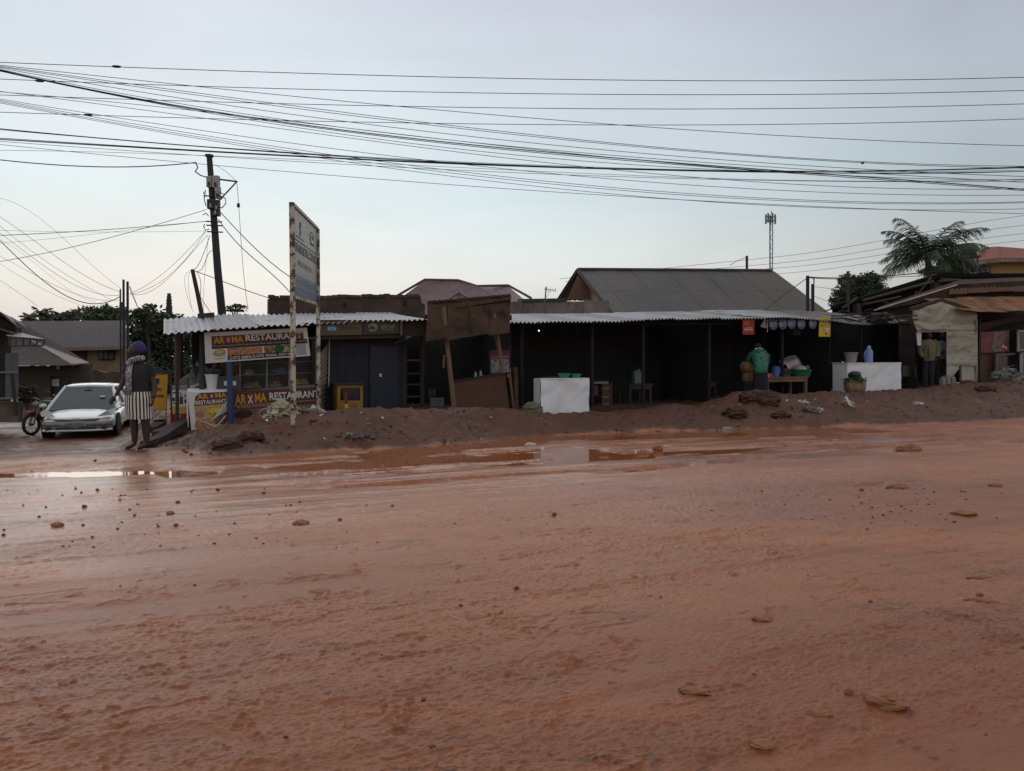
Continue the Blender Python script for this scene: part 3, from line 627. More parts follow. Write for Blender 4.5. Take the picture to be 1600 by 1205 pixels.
# ------------------------------------------------------------------ left cluster
H = root('house', 'long house with a plain grey brown metal roof and ochre upper wall at the left', 'house', Y(38)(140, 600))
sheets_roof(H, quadY(36, 42, (60, 545), (197, 542), (194, 501), (22, 502)), 11, 5, .009, roof_grey)
MB().slab(Y(36.6), [(90, 660), (195, 660), (195, 540), (90, 540)], .3).build('wall', plaster_y, H)
MB().slab(Y(36.5), [(92, 568), (134, 566), (134, 545), (92, 545)], .1).build('recess_shade', M_('shadowed_brown_wall', (.05, .035, .028)), H)  # flat dark slab paints the shade of a recess onto the wall
f = MB().slab(Y(36.5), [(153, 562.5), (178.5, 562.5), (178.5, 546.5), (153, 546.5)], .08).build('window', M_('dark_window_frame', (.05, .04, .035)), H)
for a, b in ((154.5, 161), (162.3, 169), (170.3, 177)): MB().slab(Y(36.4), [(a, 561), (b, 561), (b, 548), (a, 548)], .04).build('pane', glass_dark, f)
MB().beam(Y(36)(95, 546), Y(36)(197, 543.5), .06, .15).build('fascia', M_('pale_fascia', (.22, .17, .13)), H)
MB().slab(Y(34), [(140, 660), (205, 660), (205, 583), (178, 580), (165, 583), (150, 578), (140, 582)], .25).build('compound_wall', M_('brown_stained_wall', (.15, .115, .085), .9, var=.35, vs_=2, col2=(.09, .07, .055), mixs=1.5), None, label='stained compound wall below the ochre house behind the car', cat='wall')
H = root('house', 'low house with hipped reddish grey roof and black doorway behind the motorcycle', 'house', Y(31)(70, 640))
sheets_roof(H, quadY(29, 34, (-60, 572), (114, 571), (20, 519), (-60, 519)), 12, 5, .01, M_('reddish_grey_roof', (.10, .078, .075), .8, spec=.2, var=.2))
MB().hexa([Y(29)(114, 571), Y(31)(139, 568.5), Y(34.5)(18, 497), Y(34)(20, 519)], Z * .05).build('roof_hip', M_('reddish_roof', (.13, .085, .08), .6), H)
MB().hexa([Y(29.4)(-60, 525), Y(34)(24, 520), Y(34.5)(18, 497), Y(34.5)(-60, 497)], Z * .05).build('upper_roof', M_('reddish_roof', (.13, .085, .08), .6), H)
MB().tube([Y(34.3)(18, 497), Y(33)(76, 534), Y(31)(138, 568)], .05, 6).tube([Y(34)(30, 523), Y(29)(114, 570)], .05, 6).build('hip_ridge', M_('pale_ridge_tin', (.28, .24, .22)), H)
wl = M_('dark_brown_plaster', (.075, .06, .045), .9, var=.2)  # one dark brown base colour for the low house walls
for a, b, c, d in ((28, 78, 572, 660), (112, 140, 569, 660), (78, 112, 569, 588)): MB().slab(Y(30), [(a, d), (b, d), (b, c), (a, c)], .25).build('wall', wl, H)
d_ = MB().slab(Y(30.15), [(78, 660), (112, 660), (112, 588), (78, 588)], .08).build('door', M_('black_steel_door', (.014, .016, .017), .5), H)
MB().slab(Y(30.1), [(80.5, 603.5), (92.5, 603.5), (92.5, 592.5), (80.5, 592.5)], .02).build('notice_paper', litter_m, d_)
MB().slab(Y(30.1), [(82, 619), (86, 619), (86, 616), (82, 616)], .02).build('door_latch', litter_m, d_)
MB().slab(Y(29.9), [(88, 577), (93, 577), (93, 571), (88, 571)], .05).build('wall_lamp', litter_m, H)
# shop at the left edge
H = root('shop', 'dark roadside shop with grey shutters cut by the left picture edge', 'shop', Y(23)(0, 640))
MB().hexa([Y(22)(-90, 486), Y(22)(0, 490), Y(22)(27, 513), Y(26)(20, 500), Y(26)(-90, 470)], Z * .06).build('roof', M_('dark_brown_roof', (.05, .035, .03), .7), H)
MB().hexa([Y(21.6)(-90, 512), Y(21.6)(0, 516), Y(21.6)(22, 524), Y(24)(18, 515), Y(24)(-90, 500)], Z * .05).build('lower_roof', M_('dark_brown_roof', (.05, .035, .03), .7), H)
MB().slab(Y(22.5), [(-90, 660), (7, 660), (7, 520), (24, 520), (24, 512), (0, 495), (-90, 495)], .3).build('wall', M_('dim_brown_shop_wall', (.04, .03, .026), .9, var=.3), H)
for a, b in ((0, 7), (8, 18), (18.6, 27)):
    MB().slab(Y(21.9), [(a, 622), (b, 622), (b, 582.6), (a, 582.6)], .05).build('shutter', M_('grey_blue_shutter', (.10, .10, .115), .6, var=.2) if a else black_in, H)
    MB().slab(Y(21.9), [(a, 581), (b, 581), (b, 552), (a, 552)], .05).build('shutter', M_('grey_blue_shutter', (.10, .10, .115), .6, var=.2) if a else black_in, H)
MB().beam(Y(21.8)(-10, 582), Y(21.8)(27, 581.5), .05).build('shutter_rail', grey_frame, H)
MB().beam(Y(21.8)(-20, 623), Y(21.8)(30, 622), .05).build('shutter_rail', grey_frame, H)
MB().beam(Y(21.5)(19, 585), Y(21.5)(25.5, 650), .07).build('prop_post', wood_dark, H)
mb = MB(); q1, q2, q3 = Y(21)(14, 527), Y(21)(70, 532), Y(21)(67, 540)
mb.beam(q1, q2, .05).beam(Y(21)(15, 541), q3, .04)
for k in range(6): t = k / 5; mb.beam(q1.lerp(q2, t), Y(21)(15, 541).lerp(q3, t), .035)
mb.build('awning_frame', metal_dk, H)
MB().hexa([Y(21)(12, 526), Y(21)(70, 531), Y(24)(26, 519), Y(24)(0, 517)], Z * .02).build('awning_sheet', zinc_g, H)
MB().slab(Y(22.3), [(-90, 660), (30, 660), (30, 628), (-90, 628)], .18).build('plinth', M_('brown_stained_wall', (.15, .115, .085)), H)

# ------------------------------------------------------------------ trees and palms
def leaves(name, blobs, n, size, mt, parent, seed=1, kind=None):
    """crown of leaf sprays: small bent quads through the volume of several lumps"""
    rd = random.Random(seed); tot = sum(b[1] * b[2] * b[3] for b in blobs); vs = []; fs = []
    for (c, rx, ry, rz) in blobs:
        for _ in range(int(n * rx * ry * rz / tot) + 1):
            th = rd.uniform(0, 6.283); zz = rd.uniform(-1, 1); rr = rd.random() ** .42; q = math.sqrt(1 - zz * zz)
            bump = 1 + .22 * math.sin(4 * th + c.x * 3) + .18 * math.sin(5 * zz + c.x + 2 * th)
            p = c + Vector((q * math.cos(th) * rx, q * math.sin(th) * ry, zz * rz)) * rr * bump
            s = size * rd.uniform(.6, 1.4); a = Vector((rd.gauss(0, 1), rd.gauss(0, 1), rd.gauss(0, .7))).normalized(); b = a.cross(Vector((rd.gauss(0, 1), rd.gauss(0, 1), rd.gauss(0, 1)))).normalized()
            k = len(vs); vs += [p - a * s, p - b * s * .45, p + a * s, p + b * s * .45]; fs.append((k, k + 1, k + 2, k + 3))
    mb = MB(); mb.v = [Vector(v) for v in vs]; mb.f = fs; mb.m = [0] * len(fs)
    return mb.build(name, mt, parent, kind=kind)
def limbs(base, top, r, targets, parent, mt=bark):
    mb = MB(); mid = base.lerp(top, .5) + Vector((r * .6, 0, 0)); mb.tube([base, mid, top], [r, r * .8, r * .6], 8)
    for t in targets: mb.tube([top.lerp(base, .15), top.lerp(t, .5) + Z * .15, t], [r * .5, r * .3, r * .1], 5)
    return mb.build('trunk', mt, parent)
def tree(label, base, top, blobs, n, size, mt, r=.2, seed=1, grp=None, name='tree'):
    T = root(name, label, 'tree', base, grp)
    bl = [(Vector(c), rx, ry, rz) for c, rx, ry, rz in blobs]
    limbs(Vector(base), Vector(top), r, [b[0] for b in bl], T); leaves('crown', bl, n, size, mt, T, seed); return T
def yb(y, px, py, rpx, rpy, d=1): s = y / 1200; return (Y(y + random.uniform(-1, 1) * d)(px, py), rpx * s, rpx * s, rpy * s)
yy_ = 44
hb = [(Y(37)(px, py), .62, .5, ry * 37 / 1200) for px, py, ry in [(200, 612, 28), (216, 606, 34), (232, 614, 30), (248, 606, 34), (264, 612, 32), (280, 604, 38), (296, 608, 36), (312, 604, 38), (328, 608, 36), (345, 600, 40), (240, 590, 30), (290, 585, 34), (325, 580, 34)]]
hb = [(a, b * .95, .6, c) for a, b, _, c in hb]
leaves('undergrowth_hedge', hb, 9000, .10, leaf_dk, None, 77, kind='stuff')
tree('broad dark tree mass filling the gap behind the woman', Y(yy_)(240, 640), Y(yy_)(240, 560), [yb(yy_, *b) for b in ((215, 520, 26, 26), (240, 535, 40, 40), (285, 540, 32, 38), (235, 590, 46, 46), (290, 600, 38, 42), (255, 510, 30, 22), (300, 520, 22, 20), (205, 560, 24, 34))], 12000, .13, leaf_dk, .3, 1)
tree('thin feathery acacia with sky showing through right of the pole trio', Y(40)(232, 600), Y(40)(230, 510), [yb(40, *b) for b in ((222, 487, 16, 7), (236, 480, 11, 5), (212, 496, 12, 9), (250, 496, 16, 8), (272, 500, 16, 9), (235, 500, 22, 12), (292, 506, 14, 7))], 1500, .13, leaf_md, .12, 2)
tree('feathery acacia top over the long grey roof left of the poles', Y(46)(155, 600), Y(46)(158, 505), [yb(46, *b) for b in ((128, 485, 12, 4), (148, 488, 18, 7), (165, 482, 14, 6), (180, 490, 16, 9), (160, 497, 36, 7), (140, 480, 8, 3))], 1500, .13, leaf_md, .12, 3)
tree('pointed dark crown tree just left of the pole trio', Y(47)(165, 600), Y(47)(166, 505), [yb(47, *b) for b in ((166, 492, 8, 12), (190, 495, 12, 14))], 1200, .14, leaf_dk, .15, 4)
tree('flat topped small tree above the tin roof right of the utility pole', Y(60)(366, 588), Y(60)(366, 490), [yb(60, *b) for b in ((358, 481, 8, 2.5), (370, 478, 10, 3), (380, 480, 6, 2.5), (368, 485, 16, 2))], 330, .13, leaf_haze, .15, 5)
tree('round bushy tree behind the rafter shed with dense dark leaves', Y(42)(1335, 600), Y(42)(1338, 470), [yb(42, *b) for b in ((1322, 442, 13, 14), (1340, 452, 24, 20), (1362, 440, 16, 14), (1315, 462, 14, 14), (1370, 452, 14, 12), (1330, 475, 24, 14), (1302, 470, 8, 8), (1357, 432, 6, 8), (1323, 432, 5, 6), (1374, 434, 4, 6))], 11000, .085, leaf_md, .2, 6)
tree('dark bushy tree half hidden behind the palm at the right', Y(50)(1500, 590), Y(50)(1500, 430), [yb(50, *b) for b in ((1495, 405, 14, 12), (1510, 410, 12, 12), (1480, 412, 14, 12), (1500, 420, 26, 10), (1460, 424, 22, 8), (1505, 395, 8, 7))], 5000, .10, leaf_dk, .2, 7)
# norfolk pine
b0 = Y(60)(264, 585); T = root('pine_tree', 'slender tiered pine standing above the dark trees', 'tree', b0)
pl = Y(60); MB().tube([pl(264, 585), pl(264.3, 500), pl(263, 461)], [.16, .10, .03], 6).build('trunk', bark, T)
mb = MB(); rd = random.Random(9)
for k in range(34):
    py = 464 + k * 1.7; wd = (1.0 + (k / 33) * 3.6 + (5 if k > 24 else 0) * (k - 24) / 9 + rd.uniform(0, 1.2)) * 60 / 1200
    for j in range(7):
        an = j * .9 + k * .7; c = pl(264, py); e = c + Vector((math.cos(an) * wd * 1.3, math.sin(an) * wd * 1.3, .18)); mb.tube([c, (c + e) / 2 - Z * .02, e], [.02, .05, .02], 4)
        for s_ in (.45, .75, 1): q = c.lerp(e, s_); mb.hexa([q, q + Vector((.06, .03, .06)), q + Vector((0, .05, .12)), q + Vector((-.06, 0, .05))], Vector((0, .02, 0)))
mb.build('crown', leaf_haze, T)
# palms
def palm(label, y, crown_px, r_px, nf, base_py, seed=1, leaflets=34, mt=palm_m, droop=.9, azb=None, wind=0):
    rd = random.Random(seed); c = Y(y)(*crown_px); s = y / 1200; T = root('palm_tree', label, 'palm', Y(y)(crown_px[0], base_py))
    b = Y(y)(crown_px[0] + 2, base_py); MB().tube([b, (b + c) / 2 + Vector((.1, 0, 0)), c], [.2, .17, .14], 8).build('trunk', bark, T)
    Lf = r_px * s
    for k in range(nf):
        az = k * 2.399 + rd.uniform(-.2, .2); el = (.05 + .95 * ((k + .5) / nf)) * 1.35 - .15; Lk = Lf * rd.uniform(.85, 1.12)
        h = Vector((math.cos(az) + wind, math.sin(az), 0)).normalized(); pts = []; p = c.copy(); e = el
        for j in range(9): pts.append(p.copy()); p = p + (h * math.cos(e) + Z * math.sin(e)) * Lk / 8; e -= droop * (.10 + .05 * j) * .62
        mb = MB(); mb.tube(pts, [.035] + [.02] * 7 + [.006], 4); side = h.cross(Z)
        for j in range(leaflets):
            t = .12 + .88 * j / (leaflets - 1); x = t * 8; i0 = min(int(x), 7); q = pts[i0].lerp(pts[i0 + 1], x - i0); d = (pts[i0 + 1] - pts[i0]).normalized()
            ll = Lk * (.30 * math.sin(math.pi * min(t * .85 + .12, 1)) + .05) * rd.uniform(.85, 1.1)
            for sg in (-1, 1):
                o = (side * sg * .8 + d * .55 - Z * rd.uniform(.15, .75)).normalized(); m_ = q + o * ll * .55; tip = q + o * ll - Z * ll * .25
                wv = d * .030 * s * 28; mb.add([q - wv * .5, q + wv, m_ + wv, tip, m_ - wv * .5], [(0, 1, 2, 4), (4, 2, 3)])
        mb.build('frond', mt, T)
    return T
palm('large feathery palm crown above the right hand sheds', 38, (1450, 405), 84, 26, 602, 3, 40)
palm('small wind blown palm top above the grey roof, left of the pair', 55, (48, 500), 20, 12, 590, 5, 18, M_('greyish_palm_leaves', (.06, .065, .045), .6), wind=-.5)  # greyer leaf colour for the two small palms
palm('taller wind blown palm with dark stem, right of the pair', 52, (64, 494), 22, 13, 590, 6, 18, M_('greyish_palm_leaves', (.06, .065, .045), .6), wind=.7)
tree('dark shrub mound on the skyline behind the grey roof', Y(55)(110, 588), Y(55)(110, 505), [yb(55, *b) for b in ((95, 497, 22, 7), (115, 494, 18, 8), (80, 500, 14, 5))], 1500, .16, leaf_haze, .12, 8, name='bush')
tree('dry brown bush beside the shuttered shop', Y(24)(42, 640), Y(24)(42, 632), [yb(24, *b, d=.2) for b in ((40, 622, 10, 9), (50, 612, 7, 9), (34, 610, 6, 8))], 700, .07, M_('dry_leaves', (.09, .07, .05), .8), .04, 9, name='bush')
leaves('far_treeline', [(Vector((x, 72 + 6 * math.sin(x), 2.0 + .6 * math.sin(x * .7))), 5.0, 3.0, 2.6 + .8 * math.sin(x * 1.3)) for x in [-112 + 7 * k for k in range(9)] + [56 + 7 * k for k in range(9)]], 9000, .32, leaf_haze, None, 91, kind='stuff')

# ------------------------------------------------------------------ the row of stalls
def zfloor(px, v=.5): return gz(F(v)(px, 600))
def row_roof(parent, px0, px1, front, back, v0, v1, width, amp, mt, rd, jf=.02, jb=.02, waves=8):
    """mono-pitch roof: sheets side by side; front and back give pixel heights of the edges"""
    u0, u1 = upx(px0, v0), upx(px1, v0); n = max(1, round((u1 - u0) / width)); du = (u1 - u0) / n
    def zf(u):
        p = S(u, v0); px = 800 + 1200 * p.x / p.y; return F(v0)(px, interp(front, px)).z
    def zb(u):
        p = S(u, v1); px = 800 + 1200 * p.x / p.y; return F(v1)(px, interp(back, px)).z
    for i in range(n):
        a, b = u0 + i * du, u0 + (i + 1) * du + .06; e, g = rd.uniform(-jf, jf), rd.uniform(-jb, jb); dv = rd.uniform(-.06, .06); tl = rd.uniform(-.02, .02)
        corr_sheet([S(a, v0 + dv, zf(a) + e), S(b, v0 + dv + tl, zf(b) + e + tl), S(b, v1, zb(b) + g), S(a, v1, zb(a) + g)], waves, amp, mt[i % len(mt)] if isinstance(mt, list) else mt, parent, 4, jit=.006, sag=.02)

rd = random.Random(21)
def post(parent, px, v, y0, y1, r, mt, name='post', px2=None):
    pl = F(v); return MB().tube([pl(px2 if px2 else px, y1), pl(px, y0)], r, 8).build(name, mt, parent)
def board(parent, v, px0, px1, y0a, y0b, y1a, y1b, th, mt, name='board'):
    """board from pixel left px0 (bottom y0a, top y1a) to px1 (bottom y0b, top y1b)"""
    return MB().slab(F(v), [(px0, y0a), (px1, y0b), (px1, y1b), (px0, y1a)], th).build(name, mt, parent)
def plankwall(parent, v, px0, px1, yb_, yt, w_px, mt, th=.03, name='plank', rd=rd):
    x = px0
    while x < px1 - .5:
        x2 = min(x + w_px * rd.uniform(.85, 1.15), px1); d = rd.uniform(-.012, .012)
        MB().slab(F(v + d), [(x, yb_), (x2 - .35, yb_), (x2 - .35, yt + rd.uniform(-.6, .6)), (x, yt + rd.uniform(-.6, .6))], th).build(name, mt, parent); x = x2

# --- restaurant kiosk
K = root('restaurant_kiosk', 'food kiosk with corrugated tin roof, glass display case and grey counter', 'kiosk', onF(400, .8))
row_roof(K, 256, 478, [(256, 521.5), (320, 515.5), (400, 510.5), (480, 507)], [(250, 500), (318, 493.5), (400, 491.5), (500, 490)], -.15, 2.6, .74, .019, [zinc_b, zinc, zinc_b], rd)
ke = MB(); ke.slab(F(.25), [(343, 548), (345, 548), (345, 520), (343, 520)], .05)
post(K, 277, .2, 665, 517, .035, wood_dark); post(K, 283, 2.3, 650, 512, .04, wood_dark); post(K, 275, .9, 655, 517, .03, wood_pale); post(K, 316, .3, 640, 517, .055, pole_m); post(K, 340, 2.2, 640, 506, .04, wood_dark)
p_ = board(K, .25, 340, 478, 521, 511, 517, 507, .05, wood_dark, 'eave_beam')
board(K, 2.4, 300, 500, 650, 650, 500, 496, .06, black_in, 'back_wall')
board(K, 2.35, 332, 372, 600, 600, 536, 534, .03, yel_box, 'yellow_panel')
# counter and glass case
cz = lambda px, y, v=.35: F(v)(px, y)
cu0, cu1 = upx(372, .35), upx(492, .35)
ct = F(.35)(372, 611).z
MB().hexa([S(cu0 - .05, .33, ct), S(cu1, .33, F(.35)(492, 601).z), S(cu1, 1.15, F(.35)(492, 601).z), S(cu0 - .05, 1.15, ct)], -Z * .05).build('counter_top', grey_frame, K)
plankwall(K, .42, 372, 494, 665, 610, 24, wood_mid, name='counter_board')
cs = [(375, 612, 566 - 32), (417, 607, 530), (452, 605, 528), (494, 600, 524)]
for px, a, b in cs: MB().slab(F(.4), [(px - 1.3, a), (px + 1.3, a), (px + 1.3, b), (px - 1.3, b)], .04).build('case_upright', grey_frame, K)
MB().slab(F(.38), [(374, 613), (496, 602), (496, 604.5), (374, 616)], .05).build('case_rail', grey_frame, K)
MB().slab(F(.38), [(374, 536), (496, 526), (496, 529), (374, 539)], .05).build('case_rail', grey_frame, K)
for (x0, a0, _), (x1, a1, _2) in zip(cs[:-1], cs[1:]):
    board(K, .41, x0 + 1.5, x1 - 1.5, a0, a1, 540 - (x0 - 375) * .09, 540 - (x1 - 375) * .09, .006, glass, 'pane')
for y_ in (588, 570):
    MB().hexa([S(cu0, .5, F(.5)(375, y_).z), S(cu1, .5, F(.5)(492, y_ - 5).z), S(cu1, 1.0, F(.5)(492, y_ - 5).z), S(cu0, 1.0, F(.5)(375, y_).z)], Z * .02).build('shelf', grey_frame, K)
for i, (px, py, s_, m_) in enumerate([(388, 607, .09, food_a), (400, 606, .08, food_c), (430, 604, .1, food_a), (462, 602, .11, lemon_pr), (474, 601, .1, food_c), (390, 586, .08, food_c), (440, 583, .08, food_a)]):
    tr = MB().lathe(F(.7)(px, py), [(s_, 0), (s_ * 1.4, .03), (s_ * 1.35, .035), (s_ * .9, .04)], 14).build('food_tray', white_pl, label='steel food tray in the kiosk glass case, number ' + ['one from the left on the bottom', 'two from the left on the bottom', 'three', 'four with yellow food', 'five at the right end', 'upper left', 'upper middle'][i] if 0 else ['leftmost low dish in the kiosk glass case', 'second low dish from the left in the kiosk glass case', 'dish of fried food in the middle of the glass case', 'dish heaped with yellow food behind the near sign post', 'dish at the right end of the glass case floor', 'dish on the upper shelf at the left of the case', 'dish on the upper shelf at mid case'][i], cat='dish', group='dishes in the kiosk glass case')
    MB().blob(F(.7)(px, py) + Z * .05, s_, s_, .07, 10, .2, i).build('food', m_, tr)
MB().tube([F(.45)(425, 580), F(.45)(442, 578.5), F(.45)(460, 580)], .02, 6).build('blue_tube', None or M_('blue_shiny_plastic', (.03, .16, .45), .3), K)
# banners
def wc(pl, pix): return [pl(*p) for p in pix]
b = Board(wc(F(.10), [(321, 568), (485, 556), (479.5, 512), (319, 520)]), .012, white_pr, 'banner', 'upper restaurant banner with maroon heading, soup bowl and phone numbers under the tin eave', 'banner')
b.rect(.065, .60, .955, .87, maroon); b.rect(.065, .45, .985, .605, M_('dark_brown_print', (.045, .018, .014)), lift=.0045)
b.txt('AR', .085, .62, .185, .84, orange_pr, .02, .009); b.disc(.222, .73, .026, .12, red_pl); b.disc(.222, .73, .016, .075, maroon, lift=.0065)
b.poly([(.207, .80), (.212, .80), (.236, .67), (.231, .66)], white_pr, lift=.008); b.poly([(.231, .80), (.236, .80), (.212, .66), (.207, .67)], white_pr, lift=.0095)
b.txt('MA', .255, .62, .36, .84, orange_pr, .02, .009); b.txt('RESTAURANT', .385, .645, .94, .855, white_pr, .02, .009)
b.txt('The Local Food, Snacks & Fast Foods, Breakfast, Salads, Supper, Entertainment & Outside Catering', .075, .50, .97, .575, litter_m, 0, .009)
b.rect(.205, .17, .54, .44, food_a, 'food_picture'); b.rect(.555, .17, .84, .44, food_b, 'food_picture'); b.disc(.70, .32, .05, .13, M_('leaf_green_print', (.02, .10, .03)), lift=.006)
b.rect(.205, .045, .84, .20, M_('night_navy_print', (.01, .014, .04)), lift=.0045)
b.txt('0773 008876', .255, .06, .43, .165, white_pr, .012, .009); b.txt('0792 704346, 0757 662', .475, .06, .83, .165, white_pr, .012, .009)
for x in (.235, .452): b.disc(x, .115, .013, .06, white_pr, lift=.006, n=12); b.disc(x, .115, .009, .042, M_('leaf_green_print', (.02, .10, .03)), lift=.0075, n=12)
for i, (cy, rx, ry) in enumerate(((.13, .048, .07), (.17, .053, .075), (.22, .058, .085), (.28, .06, .1))): b.disc(.13, cy, rx, ry, [white_pr, M_('grey_print', (.33, .33, .32))][i % 2], lift=.004 + .0015 * i)
b.disc(.135, .345, .052, .085, M_('brown_rim_print', (.22, .12, .05)), lift=.011); b.disc(.135, .345, .042, .062, M_('soup_yellow_print', (.55, .42, .14)), lift=.0125)
b.rect(.865, .05, .965, .44, M_('cool_grey_print', (.33, .34, .37)))
b = Board(wc(F(.12), [(365, 668), (506, 652), (502, 605), (362, 611)]), .012, maroon, 'banner', 'long low restaurant banner on the counter front behind the sign posts', 'banner')
b.txt('AR', .03, .62, .15, .89, orange_pr, .02, .009); b.disc(.195, .74, .04, .17, red_pl); b.disc(.195, .74, .028, .12, maroon, lift=.0065)
b.poly([(.168, .84), (.178, .86), (.222, .64), (.212, .62)], white_pr, lift=.008); b.poly([(.212, .86), (.222, .84), (.178, .62), (.168, .64)], white_pr, lift=.0095)
b.txt('MA', .245, .64, .37, .90, orange_pr, .02, .009); b.txt('RESTAURANT', .405, .68, .965, .90, white_pr, .02, .009)
b.txt('The Local Food, Snacks & Fast Foods, Breakfast, Salads, Supper', .04, .50, .70, .57, litter_m, 0, .009); b.rect(.0, .58, .99, .595, food_c, lift=.0045)
b.rect(.0, .02, .99, .47, food_d, 'food_picture'); b.disc(.30, .12, .20, .20, M_('meat_pink_print', (.30, .13, .10), vs_=9, var=.5), lift=.0045); b.disc(.36, .33, .085, .14, M_('plate_rim_print', (.42, .38, .33)), lift=.006); b.disc(.35, .32, .065, .105, food_d, lift=.0075); b.disc(.11, .34, .10, .12, M_('dark_brown_print', (.045, .018, .014)), lift=.009)
b = Board(wc(F(-.12), [(299.5, 677), (361, 667), (356, 611), (293, 614)]), .015, white_pr, 'banner', 'square food banner hung on the white counter end at the left of the kiosk', 'banner')
b.poly([(.13, .66), (.93, .66), (.98, .98), (.30, .98), (.18, .90)], maroon); b.txt('AR', .22, .82, .50, .955, orange_pr, .02, .007); b.disc(.585, .885, .06, .06, red_pl, lift=.005); b.disc(.585, .885, .042, .042, maroon, lift=.0065)
b.poly([(.55, .92), (.56, .93), (.62, .85), (.61, .84)], white_pr, lift=.008); b.poly([(.61, .93), (.62, .92), (.56, .84), (.55, .85)], white_pr, lift=.0095)
b.txt('MA', .67, .83, .96, .96, orange_pr, .02, .007); b.txt('RESTAURANT', .17, .685, .93, .79, white_pr, .02, .007)
b.rect(.13, .03, .97, .655, food_c, 'food_picture'); b.poly([(.55, .35), (.96, .65), (.96, .20), (.80, .05)], maroon, lift=.0045); b.disc(.33, .17, .24, .15, food_a, 'food_picture', lift=.006); b.disc(.70, .28, .14, .17, food_d, 'food_picture', lift=.006)
b.disc(.25, .44, .11, .08, M_('meat_pink_print', (.30, .13, .10)), lift=.006); b.disc(.62, .50, .18, .06, lemon_pr, lift=.0075); b.poly([(.13, .36), (.15, .36), (.62, .08), (.60, .06)], white_pr, lift=.009)
for k in range(4): b.poly([(.50 + .05 * k, .24 + .03 * k), (.53 + .05 * k, .25 + .03 * k), (.95, .68 - .07 * k), (.93, .70 - .07 * k)], white_pr, lift=.0105 + .0015 * k)
b.poly([(.60, .06), (.62, .05), (.90, .32), (.88, .34)], white_pr, lift=.017)
cnt = root('serving_counter', 'white topped serving counter end carrying a bucket at the kiosk', 'counter', onF(330, .1))
a0, a1 = upx(293, -.1), upx(358, -.1); zt = F(-.1)(325, 613).z
MB().hexa([S(a0, -.1, zt), S(a1, -.1, zt), S(a1, .75, zt + .02), S(a0, .75, zt + .02)], Z * .03).build('counter_top', white_tarp, cnt)
for u_, v_ in ((a0 + .05, -.05), (a1 - .05, -.05), (a0 + .05, .7), (a1 - .05, .7)): MB().beam(S(u_, v_, gz(S(u_, v_)) - .1), S(u_, v_, zt), .05).build('leg', wood_pale, cnt)
MB().ubox(a0 - .012, a0, -.08, .7, zt - .85, zt).build('side_cloth', white_tarp, cnt)
c = F(.25)(331, 611); o = root('bucket', 'white plastic bucket on the serving counter end beside the blue post', 'bucket', c); zc = Vector((c.x, c.y, zt + .035))
MB().lathe(zc, [(.085, 0), (.115, .27), (.125, .27), (.125, .29), (.105, .29), (.08, .03)], 18).build('body', white_pl, o, smooth=True)
c = F(.3)(349, 611); fr = root('crate_freezer', 'dark grey metal box with a pale label beside the bucket', 'box', Vector((c.x, c.y, zt + .03)))
o = bevel(MB().slab(F(.28), [(337, 611), (374, 611), (374, 588), (337, 588)], .45).build('body', M_('dark_grey_metal', (.045, .05, .055), .4), fr), .015)
MB().slab(F(.27), [(350, 602.5), (359, 602.5), (359, 595.5), (350, 595.5)], .01).build('label_paper', white_pl, fr); MB().slab(F(.27), [(361.5, 602.5), (369, 602.5), (369, 595.5), (361.5, 595.5)], .01).build('label_paper', white_pl, fr)
o = root('cooking_pot', 'small black pot with lid resting on the dark grey box', 'pot', F(.4)(340, 588)); MB().lathe(F(.4)(340, 588), [(.09, 0), (.12, .03), (.12, .14), (.13, .145)], 16).build('body', metal_dk, o, smooth=True); MB().lathe(F(.4)(340, 588) + Z * .145, [(.13, 0), (.06, .04), (.02, .05), (.02, .07)], 14).build('lid', metal_dk, o, smooth=True)
MB().tube([F(-.16)(360.5, 665), F(-.14)(358.5, 566)], .055, 10).build('blue_post', blue_post, label='blue painted post in front of the kiosk counter', cat='post')
o = root('table_ware', 'low stone coloured slab heap of tables stacked inside the kiosk behind the posts', 'heap', F(1.6)(312, 640))
MB().blob(F(1.9)(312, 610), .35, .3, .5, 12, .3, 3).build('sacks', M_('pale_dusty_sack', (.12, .12, .10), .9, var=.4), o)

# advertising boards standing left of the kiosk
pl = F(1.2); o = root('sign_board', 'yellow framed advertising banner stand just right of the woman', 'sign', onF(250, 1.2))
b = Board(wc(pl, [(238.5, 640), (259.5, 640), (262.5, 585), (240.5, 583)]), .02, orange_pr, 'panel', None, None, parent=o)
b.rect(.03, .78, .42, .86, black_pr, 'print', .004); b.rect(.1, .70, .40, .80, black_pr, 'print', .0055); b.txt('pay', .25, .50, .60, .60, black_pr, .03, .006); b.txt('mobile', .15, .34, .78, .43, black_pr, .03, .006)
mb = MB(); q = wc(pl, [(238.5, 640), (259.5, 640), (262.5, 583), (240.5, 581)])
MB().slab(pl, [(239, 585), (264, 587), (264, 579), (240, 577)], .04).build('header', M_('dark_teal_board', (.03, .05, .055)), o)
for a_, b2 in ((q[0], q[3]), (q[1], q[2])): MB().tube([b2 + V * .03, a_ + V * .03, a_ + V * .03 - Z * .45], .012, 6).build('leg', M_('orange_tube', (.35, .12, .03)), o)
MB().tube([q[0] + V * .03, q[1] + V * .03], .012, 6).build('frame_rail', M_('orange_tube', (.35, .12, .03)), o)
pl = F(.75); o = root('sign_board', 'white, yellow and red phone accessories board standing left of the kiosk', 'sign', onF(283, .75))
b = Board(wc(pl, [(267, 663), (294, 662), (297, 603), (268, 603)]), .03, white_pr, 'panel', None, None, parent=o)
